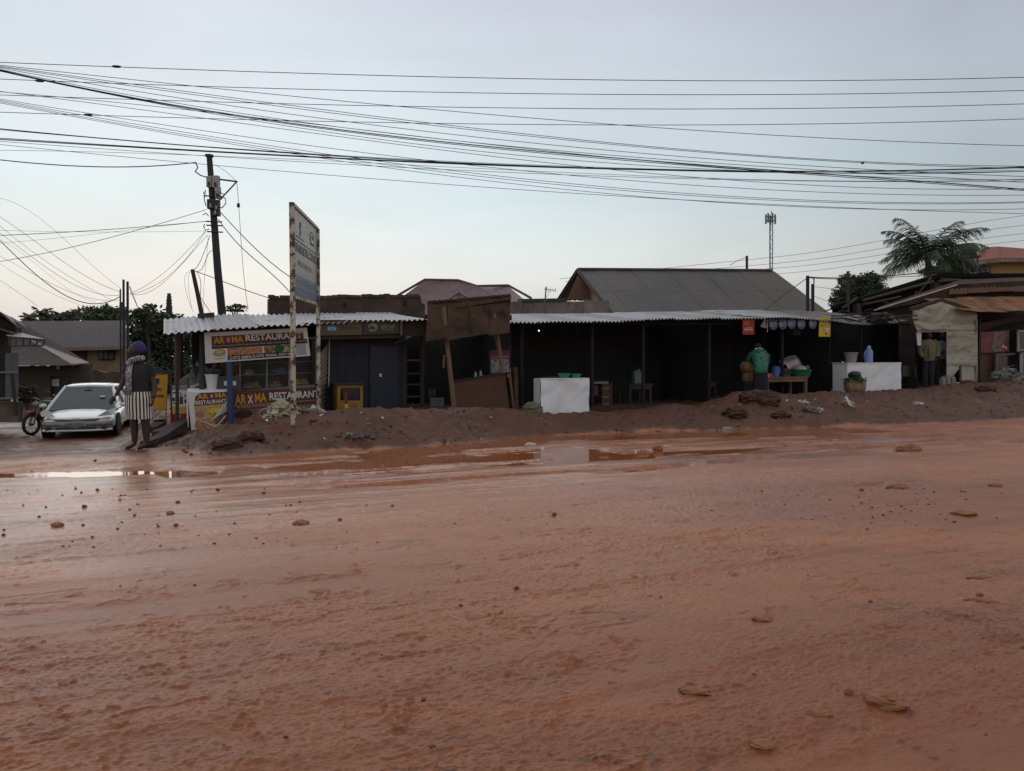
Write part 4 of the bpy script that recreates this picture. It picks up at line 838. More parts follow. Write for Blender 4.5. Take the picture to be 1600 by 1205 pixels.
b.rect(.0, .0, 1, .27, M_('crimson_print', (.28, .015, .03))); b.rect(0, .27, 1, .46, yellow_pr); b.rect(.02, .90, .98, .985, navy_pr); b.txt('PHONE ACCESSORIES', .05, .915, .95, .97, white_pr, .01, .006)
b.txt('airtel', .28, .07, .68, .15, white_pr, .01, .006); b.disc(.47, .20, .07, .028, white_pr); b.disc(.48, .192, .035, .012, M_('crimson_print', (.28, .015, .03)), lift=.007); b.txt('ask us', .38, .38, .66, .42, navy_pr, 0, .006); b.txt('for a sim', .36, .30, .68, .345, navy_pr, 0, .006)
for x0, y0, x1, y1 in ((.06, .80, .34, .84), (.44, .80, .50, .83), (.05, .60, .20, .69), (.22, .56, .42, .62), (.46, .52, .64, .72), (.50, .73, .56, .80), (.70, .72, .92, .75), (.10, .53, .40, .56), (.72, .55, .84, .64)): b.rect(x0, y0, x1, y1, M_('slate_print', (.05, .06, .09)), lift=.0045)
for s_ in (0, 1):
    p = pl(268 + 27 * s_, 663); MB().beam(p - Z * .25, p + Z * .9, .03).build('leg', metal_dk, o)
b = MB().hexa([pl(297, 610), pl(318, 600), F(1.6)(318, 597), F(1.3)(297, 604)], Z * .02); b.build('table_flap', zinc_g, label='grey tin flap sloping between the phone board and the kiosk post', cat='sheet metal')

# --- faded signboard on two rusty posts
SG = root('sign_board', 'tall faded council signboard hung between two rusty cream posts', 'signboard', onG(457, 648, 12.55))
near = (Y(12.55)(458.2, 650), Y(12.55)(455.8, 316.5)); farp = (Y(15.12)(498, 650), Y(15.12)(496.3, 357.5))
near = (near[0] - Z * .15, near[1]); farp = (farp[0] - Z * .2, farp[1])
MB().tube([near[0], near[0].lerp(near[1], .5) + Vector((.006, 0, 0)), near[1]], .045, 12).build('post', cream_paint, SG, smooth=True)
MB().tube([farp[0], farp[1]], .041, 12).build('post', cream_paint, SG, smooth=True)
tn, bn_ = Y(12.55)(457, 320.5), Y(12.55)(457.5, 463.5); tf, bf = Y(15.12)(495.5, 358.5), Y(15.12)(496, 475.5)
MB().beam(tn + Z * .02, tf + Z * .02, .05, .05).build('frame_rail', M_('dull_grey_steel', (.22, .23, .22), .5), SG)
MB().beam(bn_, bf, .05, .05).build('frame_rail', cream_paint, SG)
d = (tf - tn).normalized(); q = [bn_ + d * .06 + Z * .03, bf - d * .06 + Z * .03, tf - d * .06 - Z * .03, tn + d * .06 - Z * .03]
off = Vector((-d.y, d.x, 0)); off = -off if off.x < 0 else off
b = Board([p - off * .0 for p in q], .02, M_('faded_cream_panel', (.32, .33, .30), .5, var=.12, col2=(.25, .25, .22), mixs=1.2), 'panel', None, None, parent=SG)
if b.n.dot(Vector((1, 0, 0))) < 0: pass
bl = M_('faded_blue_print', (.06, .10, .17), .5); ftx = M_('faded_slate_print', (.09, .11, .13)); fgt = M_('very_faded_print', (.24, .23, .19))
b.rect(0, 0, 1, .255, bl); b.rect(.0, .655, 1, .665, ftx, lift=.0045)
b.txt('KIRA MUNICIPAL COUNCIL', .04, .52, .97, .63, ftx, .015, .006); b.txt('WELCOMES YOU', .15, .37, .78, .43, fgt, .01, .006)
b.txt('P.O.BOX 25749 KAMPALA', .10, .145, .93, .215, M_('pale_blue_print', (.30, .34, .40)), 0, .006); b.txt('Kireka - Namugongo Road', .08, .06, .93, .12, M_('pale_blue_print', (.30, .34, .40)), 0, .006)
b.poly([(.24, .90), (.28, .91), (.30, .87), (.27, .84), (.30, .79), (.26, .73), (.22, .73), (.25, .80), (.22, .85)], ftx, 'crest_print'); b.rect(.10, .70, .42, .712, ftx); b.disc(.77, .83, .10, .085, ftx, 'crest_print'); b.disc(.77, .83, .085, .07, M_('faded_cream_panel', (.32, .33, .30)), 'crest_print', .0065); b.disc(.77, .84, .04, .04, ftx, 'crest_print', .008); b.rect(.68, .735, .88, .75, ftx)

# --- blue shop
B = root('shop', 'dark navy boarded shop under the bright tin roof right of the kiosk', 'shop', onF(570, .6))
row_roof(B, 478, 666, [(478, 505), (497, 504), (560, 502.5), (665, 500.5)], [(470, 490), (660, 488.5)], 0, 2.9, .74, .019, zinc_b, rd, .012, .012)
plankwall(B, .75, 503, 632, 648, 520, 13, navy)
board(B, .70, 578, 622, 646, 646, 540, 540, .03, M_('navy_door_paint', (.006, .012, .032), .5), 'door'); MB().slab(F(.66), [(593, 589), (596.5, 589), (596.5, 584), (593, 584)], .03).build('padlock', white_pl, B)
board(B, .20, 497, 628, 531, 528, 500, 500, .03, wood_dark, 'fascia_board'); board(B, .2, 630, 668, 526, 524, 500, 499, .03, wood_dark, 'fascia_board')
for px in (505, 632, 660): post(B, px, .8, 648, 505, .045, wood_dark)
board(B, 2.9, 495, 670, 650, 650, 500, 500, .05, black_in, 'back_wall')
bb = Board(wc(F(.14), [(500.5, 524.5), (566, 523), (566, 501.5), (500.5, 503)]), .02, M_('dull_olive_yellow_sign', (.115, .080, .034), .6, var=.15), 'shop_sign', 'faded mustard shop sign with blue oval logo under the tin roof', 'sign')
bb.disc(.27, .5, .13, .24, M_('sign_blue_print', (.06, .22, .36))); bb.txt('MTN', .18, .36, .36, .62, white_pr, .02, .007); bb.txt('MobileMoney', .48, .35, .93, .62, M_('dim_olive_print', (.085, .058, .024)), 0, .006)
bb = Board(wc(F(.14), [(567.5, 523), (628, 521.5), (628, 501), (567.5, 502)]), .02, M_('dull_green_brown_sign', (.045, .038, .022), .6, var=.3), 'shop_sign', 'dark olive shop sign with pale swirl logo beside the mustard one', 'sign')
bb.disc(.24, .52, .12, .32, M_('pale_olive_print', (.26, .25, .19)), 'logo'); bb.disc(.22, .44, .085, .2, M_('dull_green_brown_sign', (.045, .038, .022)), 'logo', .0065); bb.disc(.20, .30, .05, .10, M_('pale_olive_print', (.26, .25, .19)), 'logo', .008)
bb.txt('airtel', .46, .40, .80, .78, M_('pale_olive_print', (.26, .25, .19)), .01, .007); bb.txt('money', .50, .20, .78, .34, M_('pale_olive_print', (.26, .25, .19)), .01, .007)
MB().slab(F(.1), [(625.5, 524), (629, 524), (629, 500), (625.5, 500)], .03).build('sign_batten', wood_pale, B)
MB().hexa([F(.4)(615, 537), F(.4)(636, 531), F(.9)(648, 523), F(.9)(630, 525)], Z * .01).build('torn_sheet', zinc_g, B)
# corrugated door leaning open, with pale edge
q = [F(.2)(500, 640), F(.75)(508, 642), F(.75)(513, 535), F(.2)(501, 552)]
corr_sheet([q[0], q[3], q[2], q[1]], 14, .012, M_('pale_striped_tin', (.26, .22, .17), .6, var=.3), None, 2, 'tin_door')
bpy.data.objects['tin_door']['label'] = 'pale slatted tin door standing ajar at the left of the navy shop'; bpy.data.objects['tin_door']['category'] = 'door'
MB().slab(F(.7), [(513, 605), (514.3, 605), (515.5, 530), (514, 530)], .02).build('pale_strip', white_pl, B)
# small yellow kiosk cupboard with a red and yellow post
Cb = root('money_kiosk', 'small yellow cupboard kiosk with dark window by the navy wall', 'kiosk', onF(547, .1))
for a, b_, c, d_ in ((527, 567, 647, 626), (527, 532, 626, 602), (563, 567, 626, 602), (532, 563, 606, 602)): MB().slab(F(.1), [(a, c), (b_, c), (b_, d_), (a, d_)], .03).build('front_panel', yel_box, Cb)
MB().slab(F(.14), [(532, 626), (563, 626), (563, 606), (532, 606)], .01).build('pane', glass_dark, Cb)
u0, u1 = upx(527, .1), upx(567, .1); z1 = F(.1)(547, 601).z
MB().ubox(u0 - .06, u1 + .03, .05, .65, z1, z1 + .03).build('top_board', wood_dark, Cb); MB().ubox(u0, u0 + .02, .13, .62, z1 - .8, z1).build('side_panel', yel_box, Cb); MB().ubox(u1 - .02, u1, .13, .62, z1 - .8, z1).build('side_panel', yel_box, Cb)
text('1.00', wc(F(.095), [(549, 636), (557, 636), (557, 632), (549, 632)]), wood_dark, Cb, .004)
o = root('marker_post', 'short post painted red above yellow before the yellow cupboard', 'post', onF(541, -.1))
MB().tube([F(-.1)(541, 632), F(-.1)(540, 612)], .032, 8).build('upper_band', M_('dull_red_paint', (.22, .03, .03)), o); MB().tube([F(-.1)(541.5, 650), F(-.1)(541, 631.5)], .034, 8).build('lower_band', lemon_pr, o)
# shelf unit beside the door
Sh = root('shelf_unit', 'narrow dark wooden shelf unit between navy shop and the lean-to', 'shelf', onF(645, .9))
for a in (635, 660): MB().slab(F(.9), [(a - 1.3, 645), (a + 1.3, 645), (a + 1.3, 535), (a - 1.3, 535)], .04).build('upright', wood_dark, Sh)
for y_ in (640, 620, 601, 584, 563): MB().slab(F(.88), [(635, y_ + 1.2), (661, y_ + 1.2), (661, y_ - 1), (635, y_ - 1)], .35).build('shelf', M_('dull_shelf_board', (.06, .045, .034), .8) if y_ != 563 else wood_pale, Sh)
o = MB().slab(F(1.0), [(673, 638), (694, 637), (694, 622), (673, 622)], .1).build('paper_notice', M_('dim_white_card', (.20, .22, .24)), label='pale notice card low in the dark gap by the lean-to pole', cat='notice')
text('phone charging', wc(F(.99), [(675, 627), (690, 627), (690, 625), (675, 625)]), black_pr, o, .003)
for i, px in enumerate((671, 675, 679)): MB().lathe(F(1.1)(px, 621), [(.03, 0), (.03, .14), (.012, .18), (.012, .22)], 8).build('bottle', M_('dim_bottle_glass', (.03, .05, .05), .2), label=['left', 'middle', 'right'][i] + ' one of three dark bottles above the pale notice card', cat='bottle', group='dark bottles above the notice card', smooth=True)

# --- tilted lean-to
T = root('lean_to', 'tilted brown tin lean-to propped on crooked poles in mid row', 'shelter', onF(740, -.2))
fq = [(666, 534), (793, 521), (797, 463), (668, 474)]
def lp(px, py, v): return F(v)(px, py)
q = [lp(666, 533, -.75), lp(795, 521, -.75), lp(797, 462, .15), lp(668, 473, .15)]
qi = lambda s, t: bilin(q, s, t)
ws = [0, .24, .5, .75, 1]
for i in range(4):
    e = [.012, -.01, .02, 0][i]
    corr_sheet([qi(ws[i], -.01 + e), qi(ws[i + 1] + .01, e), qi(ws[i + 1] + .01, 1 + e), qi(ws[i], 1 + e * 2)], 8, .008, rust_dk, T, 3, 'awning_sheet', jit=.02)
MB().beam(lp(677, 484, .0), lp(797, 466, .0), .07, .07).build('purlin', wood_mid, T)
MB().beam(lp(668, 474, .2), lp(797, 462, .2), .06, .08).build('purlin', rust_dk, T)
MB().tube([lp(710, 643, -.55), lp(702, 570, -.5), lp(693, 480, -.35)], [.055, .05, .042], 8).build('prop_pole', wood_pale, T)
MB().tube([lp(786, 583, -.5), lp(779, 540, -.45), lp(772, 490, -.35)], [.045, .045, .04], 8).build('prop_pole', wood_pale, T)
MB().tube([lp(787, 576, -.45), lp(770, 520, -.3)], .02, 6).tube([lp(693, 575, -.5), lp(694, 555, -.5), lp(700, 560, -.52)], .025, 6).build('lashing', M_('frayed_sacking', (.12, .085, .055)), T)
MB().beam(lp(780, 470, .2), lp(773, 500, .1), .06).build('brace', wood_mid, T)
mb = MB()
for k in range(30): a = 672 + k * 4.2; mb.blob(lp(a, 472.5 - k * .35, .15), .045, .05, .04, 6, .3, k)
mb.build('stone_weights', M_('dark_red_clods', (.07, .035, .03), .9), T, kind='stuff')
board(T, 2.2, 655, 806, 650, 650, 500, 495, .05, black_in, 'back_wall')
# counter of the lean-to
o = root('counter', 'sloping reddish brown board counter under the tilted lean-to', 'counter', onF(750, -.1))
MB().slab(F(-.15), [(709, 648), (798, 648), (789, 583.5), (708, 597)], .05).build('front_board', M_('reddish_brown_board', (.105, .045, .026), .75, var=.25, bump=.002), o)
MB().hexa([F(-.2)(706, 597), F(-.2)(792, 583), F(.6)(795, 584), F(.6)(712, 596)], Z * .03).build('counter_top', wood_dark, o)
MB().tube([F(-.2)(803, 640), F(-.2)(796, 585)], .03, 6).build('leg', wood_pale, o); MB().tube([F(-.2)(807, 640), F(-.18)(805, 574)], .05, 6).build('leg', wood_mid, o)
for i, px in enumerate((743, 751)): MB().lathe(F(.1)(px, 591 - i * 2), [(.035, 0), (.035, .09), (.018, .12), (.018, .14), (.03, .15)], 10).build('jar', M_('pale_jar_plastic', (.25, .27, .28), .3), label=['left', 'right'][i] + ' pale small jar standing on the sloping counter', cat='jar', group='small jars on the lean-to counter', smooth=True)
bb = Board(wc(F(.35), [(766, 585), (797, 585), (797, 547), (765, 547.5)]), .03, M_('plum_print', (.12, .025, .05)), 'poster', 'plum bordered poster with grey photo behind the lean-to pole', 'poster')
bb.rect(.05, .08, .95, .62, food('grey_photo_print', [(.04, .05, .06), (.1, .12, .14), (.2, .22, .25), (.3, .32, .36), (.06, .06, .08)], 5), 'picture'); bb.txt('CLEAN SHOP', .06, .66, .94, .78, M_('pale_pink_print', (.35, .22, .24)), .015, .006)
MB().slab(F(.5), [(793, 590), (798, 590), (798, 575), (793, 575)], .06).build('paper_slip', litter_m, label='pale paper strip at the poster edge by the counter', cat='paper')

# --- long dark market shed
M = root('market_shed', 'long open fronted dark market shed under old tin roof sheets', 'shed', onF(1080, .8))
for a__, b__, m__ in ((792, 1296, [zinc_b, zinc_b, zinc, zinc_b, zinc]), (1296, 1422, zinc_g)): row_roof(M, a__, b__, [(792, 505), (850, 505), (900, 503.5), (950, 501.5), (1060, 498.5), (1150, 497.5), (1250, 496.5), (1300, 501), (1340, 507), (1390, 505), (1425, 499)],
         [(780, 491), (870, 491), (960, 489.5), (1100, 486.5), (1200, 486), (1290, 487), (1340, 492), (1430, 492)], -.15, 2.5, .72, .020, m__, rd, .014, .02)
for px in (815, 925, 1005, 1108, 1222, 1345, 1432): post(M, px, .35, 645 if px < 1080 else 625, 503, .045, black_in)
board(M, .35, 800, 1430, 507.5, 507.5, 505, 504, .06, black_in, 'eave_beam')
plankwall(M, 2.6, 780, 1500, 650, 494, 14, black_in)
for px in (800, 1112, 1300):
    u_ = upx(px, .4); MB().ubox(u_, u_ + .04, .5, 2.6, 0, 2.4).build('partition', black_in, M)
ua, ub = upx(905, .2), upx(1100, .2)
MB().ubox(ua, ub, .1, 2.6, .0, F(.1)(1000, 635).z).build('floor_step', M_('red_brown_step', (.055, .025, .016), .9, var=.2), M)
# hanging bulb like lamp speck and little things under the eave
MB().lathe(F(.3)(842, 517), [(.01, -.014), (.017, 0), (.01, .018)], 10).build('lamp', M_('lit_bulb', (.9, .9, .9), emit=(1.6, 1.8, 1.9)), label='tiny lit white bulb under the eave above the white table', cat='lamp')
# white cloth tables
def cloth_table(name, label, pxl, pxr, ytl, ytr, ybl, ybr, v, side_px, dep, wr=.02, seed=3):
    pl = F(v); o = root(name, label, 'table', onF((pxl + pxr) / 2, v + .3)); rd = random.Random(seed)
    tl, tr, bl, br = pl(pxl, ytl), pl(pxr, ytr), pl(pxl, ybl), pl(pxr, ybr); bl = bl - Z * .05; br = br - Z * .05
    n, m = 44, 18; vs = []; fs = []
    for j in range(m + 1):
        for i in range(n + 1):
            s, t = i / n, j / m; p = bilin([bl, br, tr, tl], s, t)
            def pn(a, b): return float(perlin(np.array([a + seed * 3.3]), np.array([b]))[0])
            dg = s * 1.3 - t * .8; w = wr * (1.6 * pn(s * 2, t * 1.5) + 1.0 * pn(dg * 3.2 + .6 * pn(s * 3, t * 3), (s + t) * 1.7) + .5 * pn(s * 9 + 2, t * 1.5) * (1.2 - t))
            vs.append(p - V * (w + .02 * (1 - t)))
    fs = [(j * (n + 1) + i, j * (n + 1) + i + 1, (j + 1) * (n + 1) + i + 1, (j + 1) * (n + 1) + i) for j in range(m) for i in range(n)]
    MB().add(vs, fs).build('cloth_front', white_tarp, o, smooth=True)
    d = V * dep; MB().hexa([tl - V * .02, tr - V * .02, tr + d, tl + d], Z * .018).build('cloth_top', white_tarp, o)
    MB().hexa([tl + V * .02, tl + d, bl + d, bl + V * .02], U * .01).build('cloth_side', white_tarp, o)
    MB().hexa([tr + V * .02, tr + d, br + d, br + V * .02], -U * .01).build('cloth_side', white_tarp, o)
    for p in (bl + U * .08 + V * .08, br - U * .08 + V * .08, bl + U * .08 + d - V * .06, br - U * .08 + d - V * .06): MB().beam(p, Vector((p.x, p.y, tl.z - .02)), .05).build('leg', wood_mid, o)
    return o, tl.z + .018
t1, z1 = cloth_table('market_table', 'white sheeted market table holding two green basins in mid row', 844, 920, 593, 592, 654, 648, -.55, 842, .32, .022, 2)
t2, z2 = cloth_table('market_table', 'white sheeted market table carrying the blue flask at the right', 1324, 1408, 568.5, 568, 614, 615, -.25, 1300, .50, .016, 5)
pl = F(-.25); MB().hexa([pl(1323, 568.5), pl(1409, 567.5), pl(1409, 567.5) + V * .52, pl(1323, 568) + V * .52], Z * .02).build('table_board', white_pl, t2)
def basin(label, c, r, h, mt, group=None, n=20):
    o = root('basin', label, 'basin', c, group); MB().lathe(c, [(r * .72, 0), (r, h * .85), (r * 1.06, h), (r * 1.02, h), (r * .9, h * .7), (r * .68, .02)], n).build('body', mt, o, smooth=True); MB().lathe(c + Z * h, [(r * 1.0, -.012), (r * 1.09, -.01), (r * 1.09, .004), (r * 1.0, .004)], n).build('rim', mt, o); return o
def tp(px, v, z): p = F(v)(px, 600); return Vector((p.x, p.y, z))
basin('larger teal green basin on the mid row white table', tp(881, -.38, z1), .135, .10, teal_pl, 'teal basins on the white table'); basin('smaller teal green basin at the right on the mid row white table', tp(899.5, -.36, z1), .115, .085, teal_pl, 'teal basins on the white table')
MB().tube([tp(845, -.2, z1 + .01), tp(862, -.2, z1 + .02), tp(873, -.25, z1 + .015)], .012, 5).build('ladle', metal_dk, label='dark ladle lying left of the teal basins', cat='ladle')
o = root('bucket', 'clear plastic bucket of food on the right hand white table', 'bucket', tp(1329, .0, z2)); c = tp(1329, .0, z2)
MB().lathe(c, [(.13, 0), (.17, .26), (.185, .26), (.185, .29), (.165, .29), (.12, .02)], 20).build('body', M_('milky_clear_plastic', (.32, .31, .28), .3, alpha=.75), o, smooth=True); MB().blob(c + Z * .08, .12, .12, .06, 10, .15, 4).build('contents', food_c, o); MB().tube([c + U * .18 + Z * .26, c + U * .23 + Z * .18, c + U * .19 + Z * .1], .008, 5).build('handle', white_pl, o)
o = root('vacuum_flask', 'pale blue vacuum flask with side handle on the right white table', 'flask', tp(1356.5, .05, z2)); c = tp(1356.5, .05, z2)
MB().lathe(c, [(.105, 0), (.112, .02), (.112, .30), (.09, .36), (.06, .385)], 20).build('body', blue_pl, o, smooth=True); MB().lathe(c + Z * .385, [(.055, 0), (.058, .05), (.04, .09), (.015, .10)], 14).build('cap', M_('paler_blue_plastic', (.3, .42, .68), .3), o, smooth=True)
MB().tube([c - U * .10 + Z * .32, c - U * .17 + Z * .27, c - U * .165 + Z * .15, c - U * .10 + Z * .1], .014, 6).build('handle', blue_pl, o)
MB().box(tp(1316, .12, z2 + .02), .05, .04, .04).build('soap_block', white_pl, label='tiny white block at the left end of the flask table', cat='soap')
# sacks
def sack(label, px, v, r, h, seed, mt=sack_m, tilt=0):
    p = onF(px, v); o = root('sack', label, 'sack', p); mb = MB().lathe(p - Z * .03, [(r * .75, 0), (r, h * .3), (r * 1.02, h * .6), (r * .95, h * .9), (r * 1.05, h), (r * .9, h * 1.02), (r * .8, h * .8)], 22)
    rd = random.Random(seed)
    for k, q in enumerate(mb.v):
        a = math.atan2((q - p).y, (q - p).x); f = 1 + .10 * math.sin(3 * a + seed) + .08 * math.sin(7 * a + q.z * 11) + .04 * math.sin(13 * a - q.z * 25); q.x = p.x + (q.x - p.x) * f; q.y = p.y + (q.y - p.y) * f; q.z += .04 * math.sin(3 * a + seed) * ((q.z - p.z) / h)
    mb.build('bag', mt, o, smooth=True); return o, p
o, p = sack('open woven sack of green leaves standing before the flask table', 1335, -.75, .26, .30, 2, M_('rumpled_brown_sack', (.24, .165, .10), .9, var=.35, vs_=9, bump=.02, bs=10))
leaves('green_leaves', [(p + Z * .33, .24, .24, .09)], 420, .05, M_('fresh_green_leaf', (.05, .12, .025), .5, var=.4), o, 5, kind='stuff')
MB().blob(p + Z * .44, .17, .16, .10, 14, .06, 3).build('dark_bowl', M_('black_green_melon', (.012, .022, .016), .35), label='dark rounded melon on top of the leafy sack', cat='melon', smooth=True)
o, p = sack('slumped grey green sack on the ground left of the basin table', 832, -.8, .21, .16, 4, M_('mossy_sack', (.14, .14, .08), .9, var=.3))
MB().blob(p + Z * .13, .19, .18, .12, 14, .12, 9).build('fill', M_('mossy_sack', (.14, .14, .08)), o, smooth=True)
# inside the shed: shelf box, table with jerrycan, stool
o = root('cabinet', 'pale topped wooden shelf cabinet standing inside right of the basin table', 'cabinet', onF(942, .9))
MB().slab(F(.9), [(928, 600), (951, 600), (951, 596), (928, 597)], .4).build('top_board', M_('cream_board', (.20, .17, .13)), o)
for a, b_, c, d_ in ((922, 935, 618, 603), (941, 953, 633, 600)): MB().slab(F(.95), [(a, c), (b_, c), (b_, d_), (a, d_)], .3).build('side_board', wood_mid, o)
for y_ in (607, 621, 632): MB().slab(F(.93), [(941.5, y_ + 1), (952, y_ + 1), (952, y_ - 1), (941.5, y_ - 1)], .3).build('shelf', M_('cream_board', (.20, .17, .13)), o)
MB().slab(F(.97), [(922, 618), (935, 618), (935, 616), (922, 616)], .3).build('shelf', M_('cream_board', (.20, .17, .13)), o)
MB().slab(F(.93), [(954, 632), (956.5, 632), (956.5, 598), (954, 598)], .35).build('side_board', wood_mid, o)
def plain_table(label, px0, px1, yt, yb_, v, dep, mt, leg=.05, name='table', th=.03):
    u0, u1 = upx(px0, v), upx(px1, v); pm = (px0 + px1) / 2; zt = F(v)(pm, yt).z; zb = F(v)(pm, yb_).z; o = root(name, label, 'table', S((u0 + u1) / 2, v + dep / 2, zb))
    MB().ubox(u0, u1, v, v + dep, zt - th, zt).build('top_board', mt, o); MB().ubox(u0 + .05, u1 - .05, v + .02, v + .05, zt - .13, zt - th).build('apron', mt, o)
    for a in (u0 + .06, u1 - .06):
        for b_ in (v + .05, v + dep - .05): MB().ubox(a - leg / 2, a + leg / 2, b_ - leg / 2, b_ + leg / 2, zb - .1, zt - th).build('leg', mt, o)
    return o, zt
t, z3 = plain_table('dim dark table carrying the grey jerrycan deep in the shed', 983, 1021, 600, 634, .9, .6, wood_dark)
def jerry(label, c, w, h, d, mt, ax=U, ay=V):
    o = root('jerrycan', label, 'jerrycan', c); b = MB().box(c + Z * h * .42, w, d, h * .84, ax, ay).build('body', mt, o); bevel(b, .02, 3)
    MB().hexa([c - ax * w * .5 + Z * h * .83 - ay * d * .3, c + ax * w * .5 + Z * h * .83 - ay * d * .3, c + ax * w * .35 + Z * h * .95 - ay * d * .3, c - ax * w * .35 + Z * h * .95 - ay * d * .3], ay * d * .6).build('shoulder', mt, o)
    MB().tube([c - ax * w * .3 + Z * h * .93, c - ax * w * .25 + Z * h * 1.03, c + ax * w * .1 + Z * h * 1.03, c + ax * w * .15 + Z * h * .93], .012, 6).build('handle', mt, o); MB().lathe(c + ax * w * .32 + Z * h * .9, [(.022, 0), (.022, .05), (.026, .05), (.026, .07)], 10).build('cap', mt, o); return o
jerry('bluish grey jerrycan on the dim table inside the shed', tp(995, 1.1, z3), .22, .34, .14, M_('blue_grey_plastic', (.10, .14, .15), .5))
t, z4 = plain_table('dim low bench at the shed post below the brown mound', 1090, 1122, 597, 636, 1.0, .5, wood_dark, name='bench')
MB().lathe(tp(1117, .8, gz(S(upx(1117, .8), .8))), [(.07, 0), (.08, .13), (.085, .13)], 12).build('paint_tin', M_('grey_tin', (.16, .17, .18), .4), label='small grey tin on the ground by the dim bench', cat='tin', smooth=True)
# cook's table
t, z5 = plain_table('pale wooden table stacked with basins and jugs beside the green dressed cook', 1198, 1264, 589, 624, -.1, .65, wood_pale, .07)
o = root('basin', 'large oblong green basin heaped with plates on the cook\'s table', 'basin', tp(1251, .15, z5)); c = tp(1251, .15, z5)
MB().lathe(c, [(.22, 0), (.27, .16), (.285, .19), (.27, .19), (.24, .05)], 22).build('body', green_pl, o, smooth=True)
mb = MB(); MB().lathe(c + Vector((-.02, 0, .17)), [(.18, 0), (.17, .05), (.10, .11), (.02, .13)], 20).build('upturned_bowl', M_('pinkish_enamel', (.33, .28, .28), .35), label='pale upturned enamel bowl heaped in the green basin', cat='bowl', smooth=True)
MB().lathe(c + U * .19 + Z * .17, [(.07, 0), (.085, .08), (.07, .12)], 14).build('plastic_cup', M_('deep_blue_plastic', (.03, .10, .25), .4), label='deep blue plastic mug at the right rim of the green basin', cat='mug', smooth=True)
c = tp(1238, .45, z5); o = root('cooking_pot', 'big dented pinkish aluminium pot lying tilted behind the green basin', 'pot', c)
ax = (U * .55 + Z * .35 - V * .5).normalized(); side = ax.cross(Z).normalized(); up = side.cross(ax)
MB().lathe(c + Z * .30, [(.10, -.22), (.22, -.17), (.26, 0), (.25, .12), (.28, .15), (.25, .15)], 22, ax=side, ay=up, az=-ax).build('body', M_('pinkish_aluminium', (.33, .26, .26), .3, metal=.4), o, smooth=True)
MB().lathe(c + Z * .12, [(.2, -.12), (.26, 0), (.2, .1)], 20).build('under_pot', M_('dull_pot', (.16, .12, .12), .5), o, smooth=True)
MB().tube([c + Vector((-.38, -.1, .42)), c + Vector((-.25, -.15, .33))], [.06, .045], 10).build('plastic_cup', M_('pale_pink_enamel', (.40, .33, .33), .4), label='pale pink mug propped against the tilted pot', cat='mug')
c = tp(1211.5, .1, z5); o = root('jug', 'light blue plastic jug with handle on the cook\'s table', 'jug', c); MB().lathe(c, [(.085, 0), (.10, .12), (.095, .24), (.105, .28), (.085, .28), (.07, .02)], 16).build('body', M_('jug_blue_plastic', (.07, .15, .42), .35), o, smooth=True); MB().tube([c + U * .09 + Z * .24, c + U * .16 + Z * .2, c + U * .15 + Z * .1, c + U * .09 + Z * .06], .013, 6).build('handle', M_('jug_blue_plastic', (.07, .15, .42)), o)
c = tp(1226, .1, z5); o = root('cooking_pot', 'low dark saucepan between the blue jug and green basin', 'pot', c); MB().lathe(c, [(.13, 0), (.15, .1), (.16, .105), (.14, .105)], 16).build('body', M_('dull_steel', (.09, .095, .09), .35, metal=.5), o, smooth=True); MB().tube([c + Z * .09 + U * .1, c + Z * .11 + U * .3], .012, 5).build('handle', metal_dk, o)
o = MB().box(tp(1203, .0, z5) + Z * .05, .11, .1, .09, U, V).build('carton', red_pl, label='small red carton in front of the blue jug', cat='carton'); MB().box(tp(1199, -.03, z5) + Z * .045, .08, .08, .09, U, V).build('carton', M_('green_white_carton', (.22, .33, .2)), label='small green and white carton beside the red one', cat='carton')
# hanging signs
def hang(label, quad, v, mt, name='poster', cat='poster', group=None): return Board(wc(F(v), quad), .012, mt, name, label, cat, group)
b = hang('red vertical advert with yellow emblem hanging from the shed eave', [(1160.5, 523), (1178.5, 523), (1179, 497), (1160, 497)], .0, red_pl, 'hanging_sign', 'sign')
b.poly([(.12, .60), (.55, .64), (.60, .85), (.16, .80)], M_('orange_print', (.55, .2, .02)), 'emblem'); b.disc(.37, .73, .13, .07, red_pl, 'emblem', .005); b.disc(.37, .73, .08, .045, M_('orange_print', (.55, .2, .02)), 'emblem', .0065); b.txt('simple', .32, .40, .78, .46, white_pr, .01, .006); b.txt('BRAVO', .15, .25, .85, .37, white_pr, .03, .006)
b = hang('lemon yellow vertical advert with red marks at the right end of the garland', [(1279.5, 526), (1297, 526.5), (1298.5, 496), (1280.5, 496.5)], -.02, lemon_pr, 'hanging_sign', 'sign')
b.txt('Juicy', .50, .80, .92, .92, M_('brown_print', (.2, .1, .02)), .01, .006); b.poly([(.12, .62), (.34, .56), (.14, .50)], red_pl); b.poly([(.52, .24), (.82, .16), (.56, .08)], red_pl); b.poly([(.55, .38), (.88, .50), (.92, .38), (.62, .28)], white_pr); b.disc(.40, .32, .10, .05, M_('teal_print', (.05, .2, .2))); b.disc(.40, .32, .06, .03, white_pr, lift=.005); b.poly([(.5, .70), (.9, .72), (.9, .64), (.55, .62)], M_('pale_yellow_print', (.65, .55, .2)))
s0, s1 = F(.05)(1196, 500), F(.05)(1279, 498)
gl = root('bunting', 'string of six round blue adverts hanging under the shed eave', 'bunting', s0)
MB().tube([s0, s0.lerp(s1, .5) - Z * .03, s1], .006, 4).build('string', white_pl, gl)
pb = M_('dusty_blue_print', (.05, .085, .17), .5, var=.3); pg_ = M_('grey_white_print', (.25, .26, .27), .5, var=.3, vs_=20)
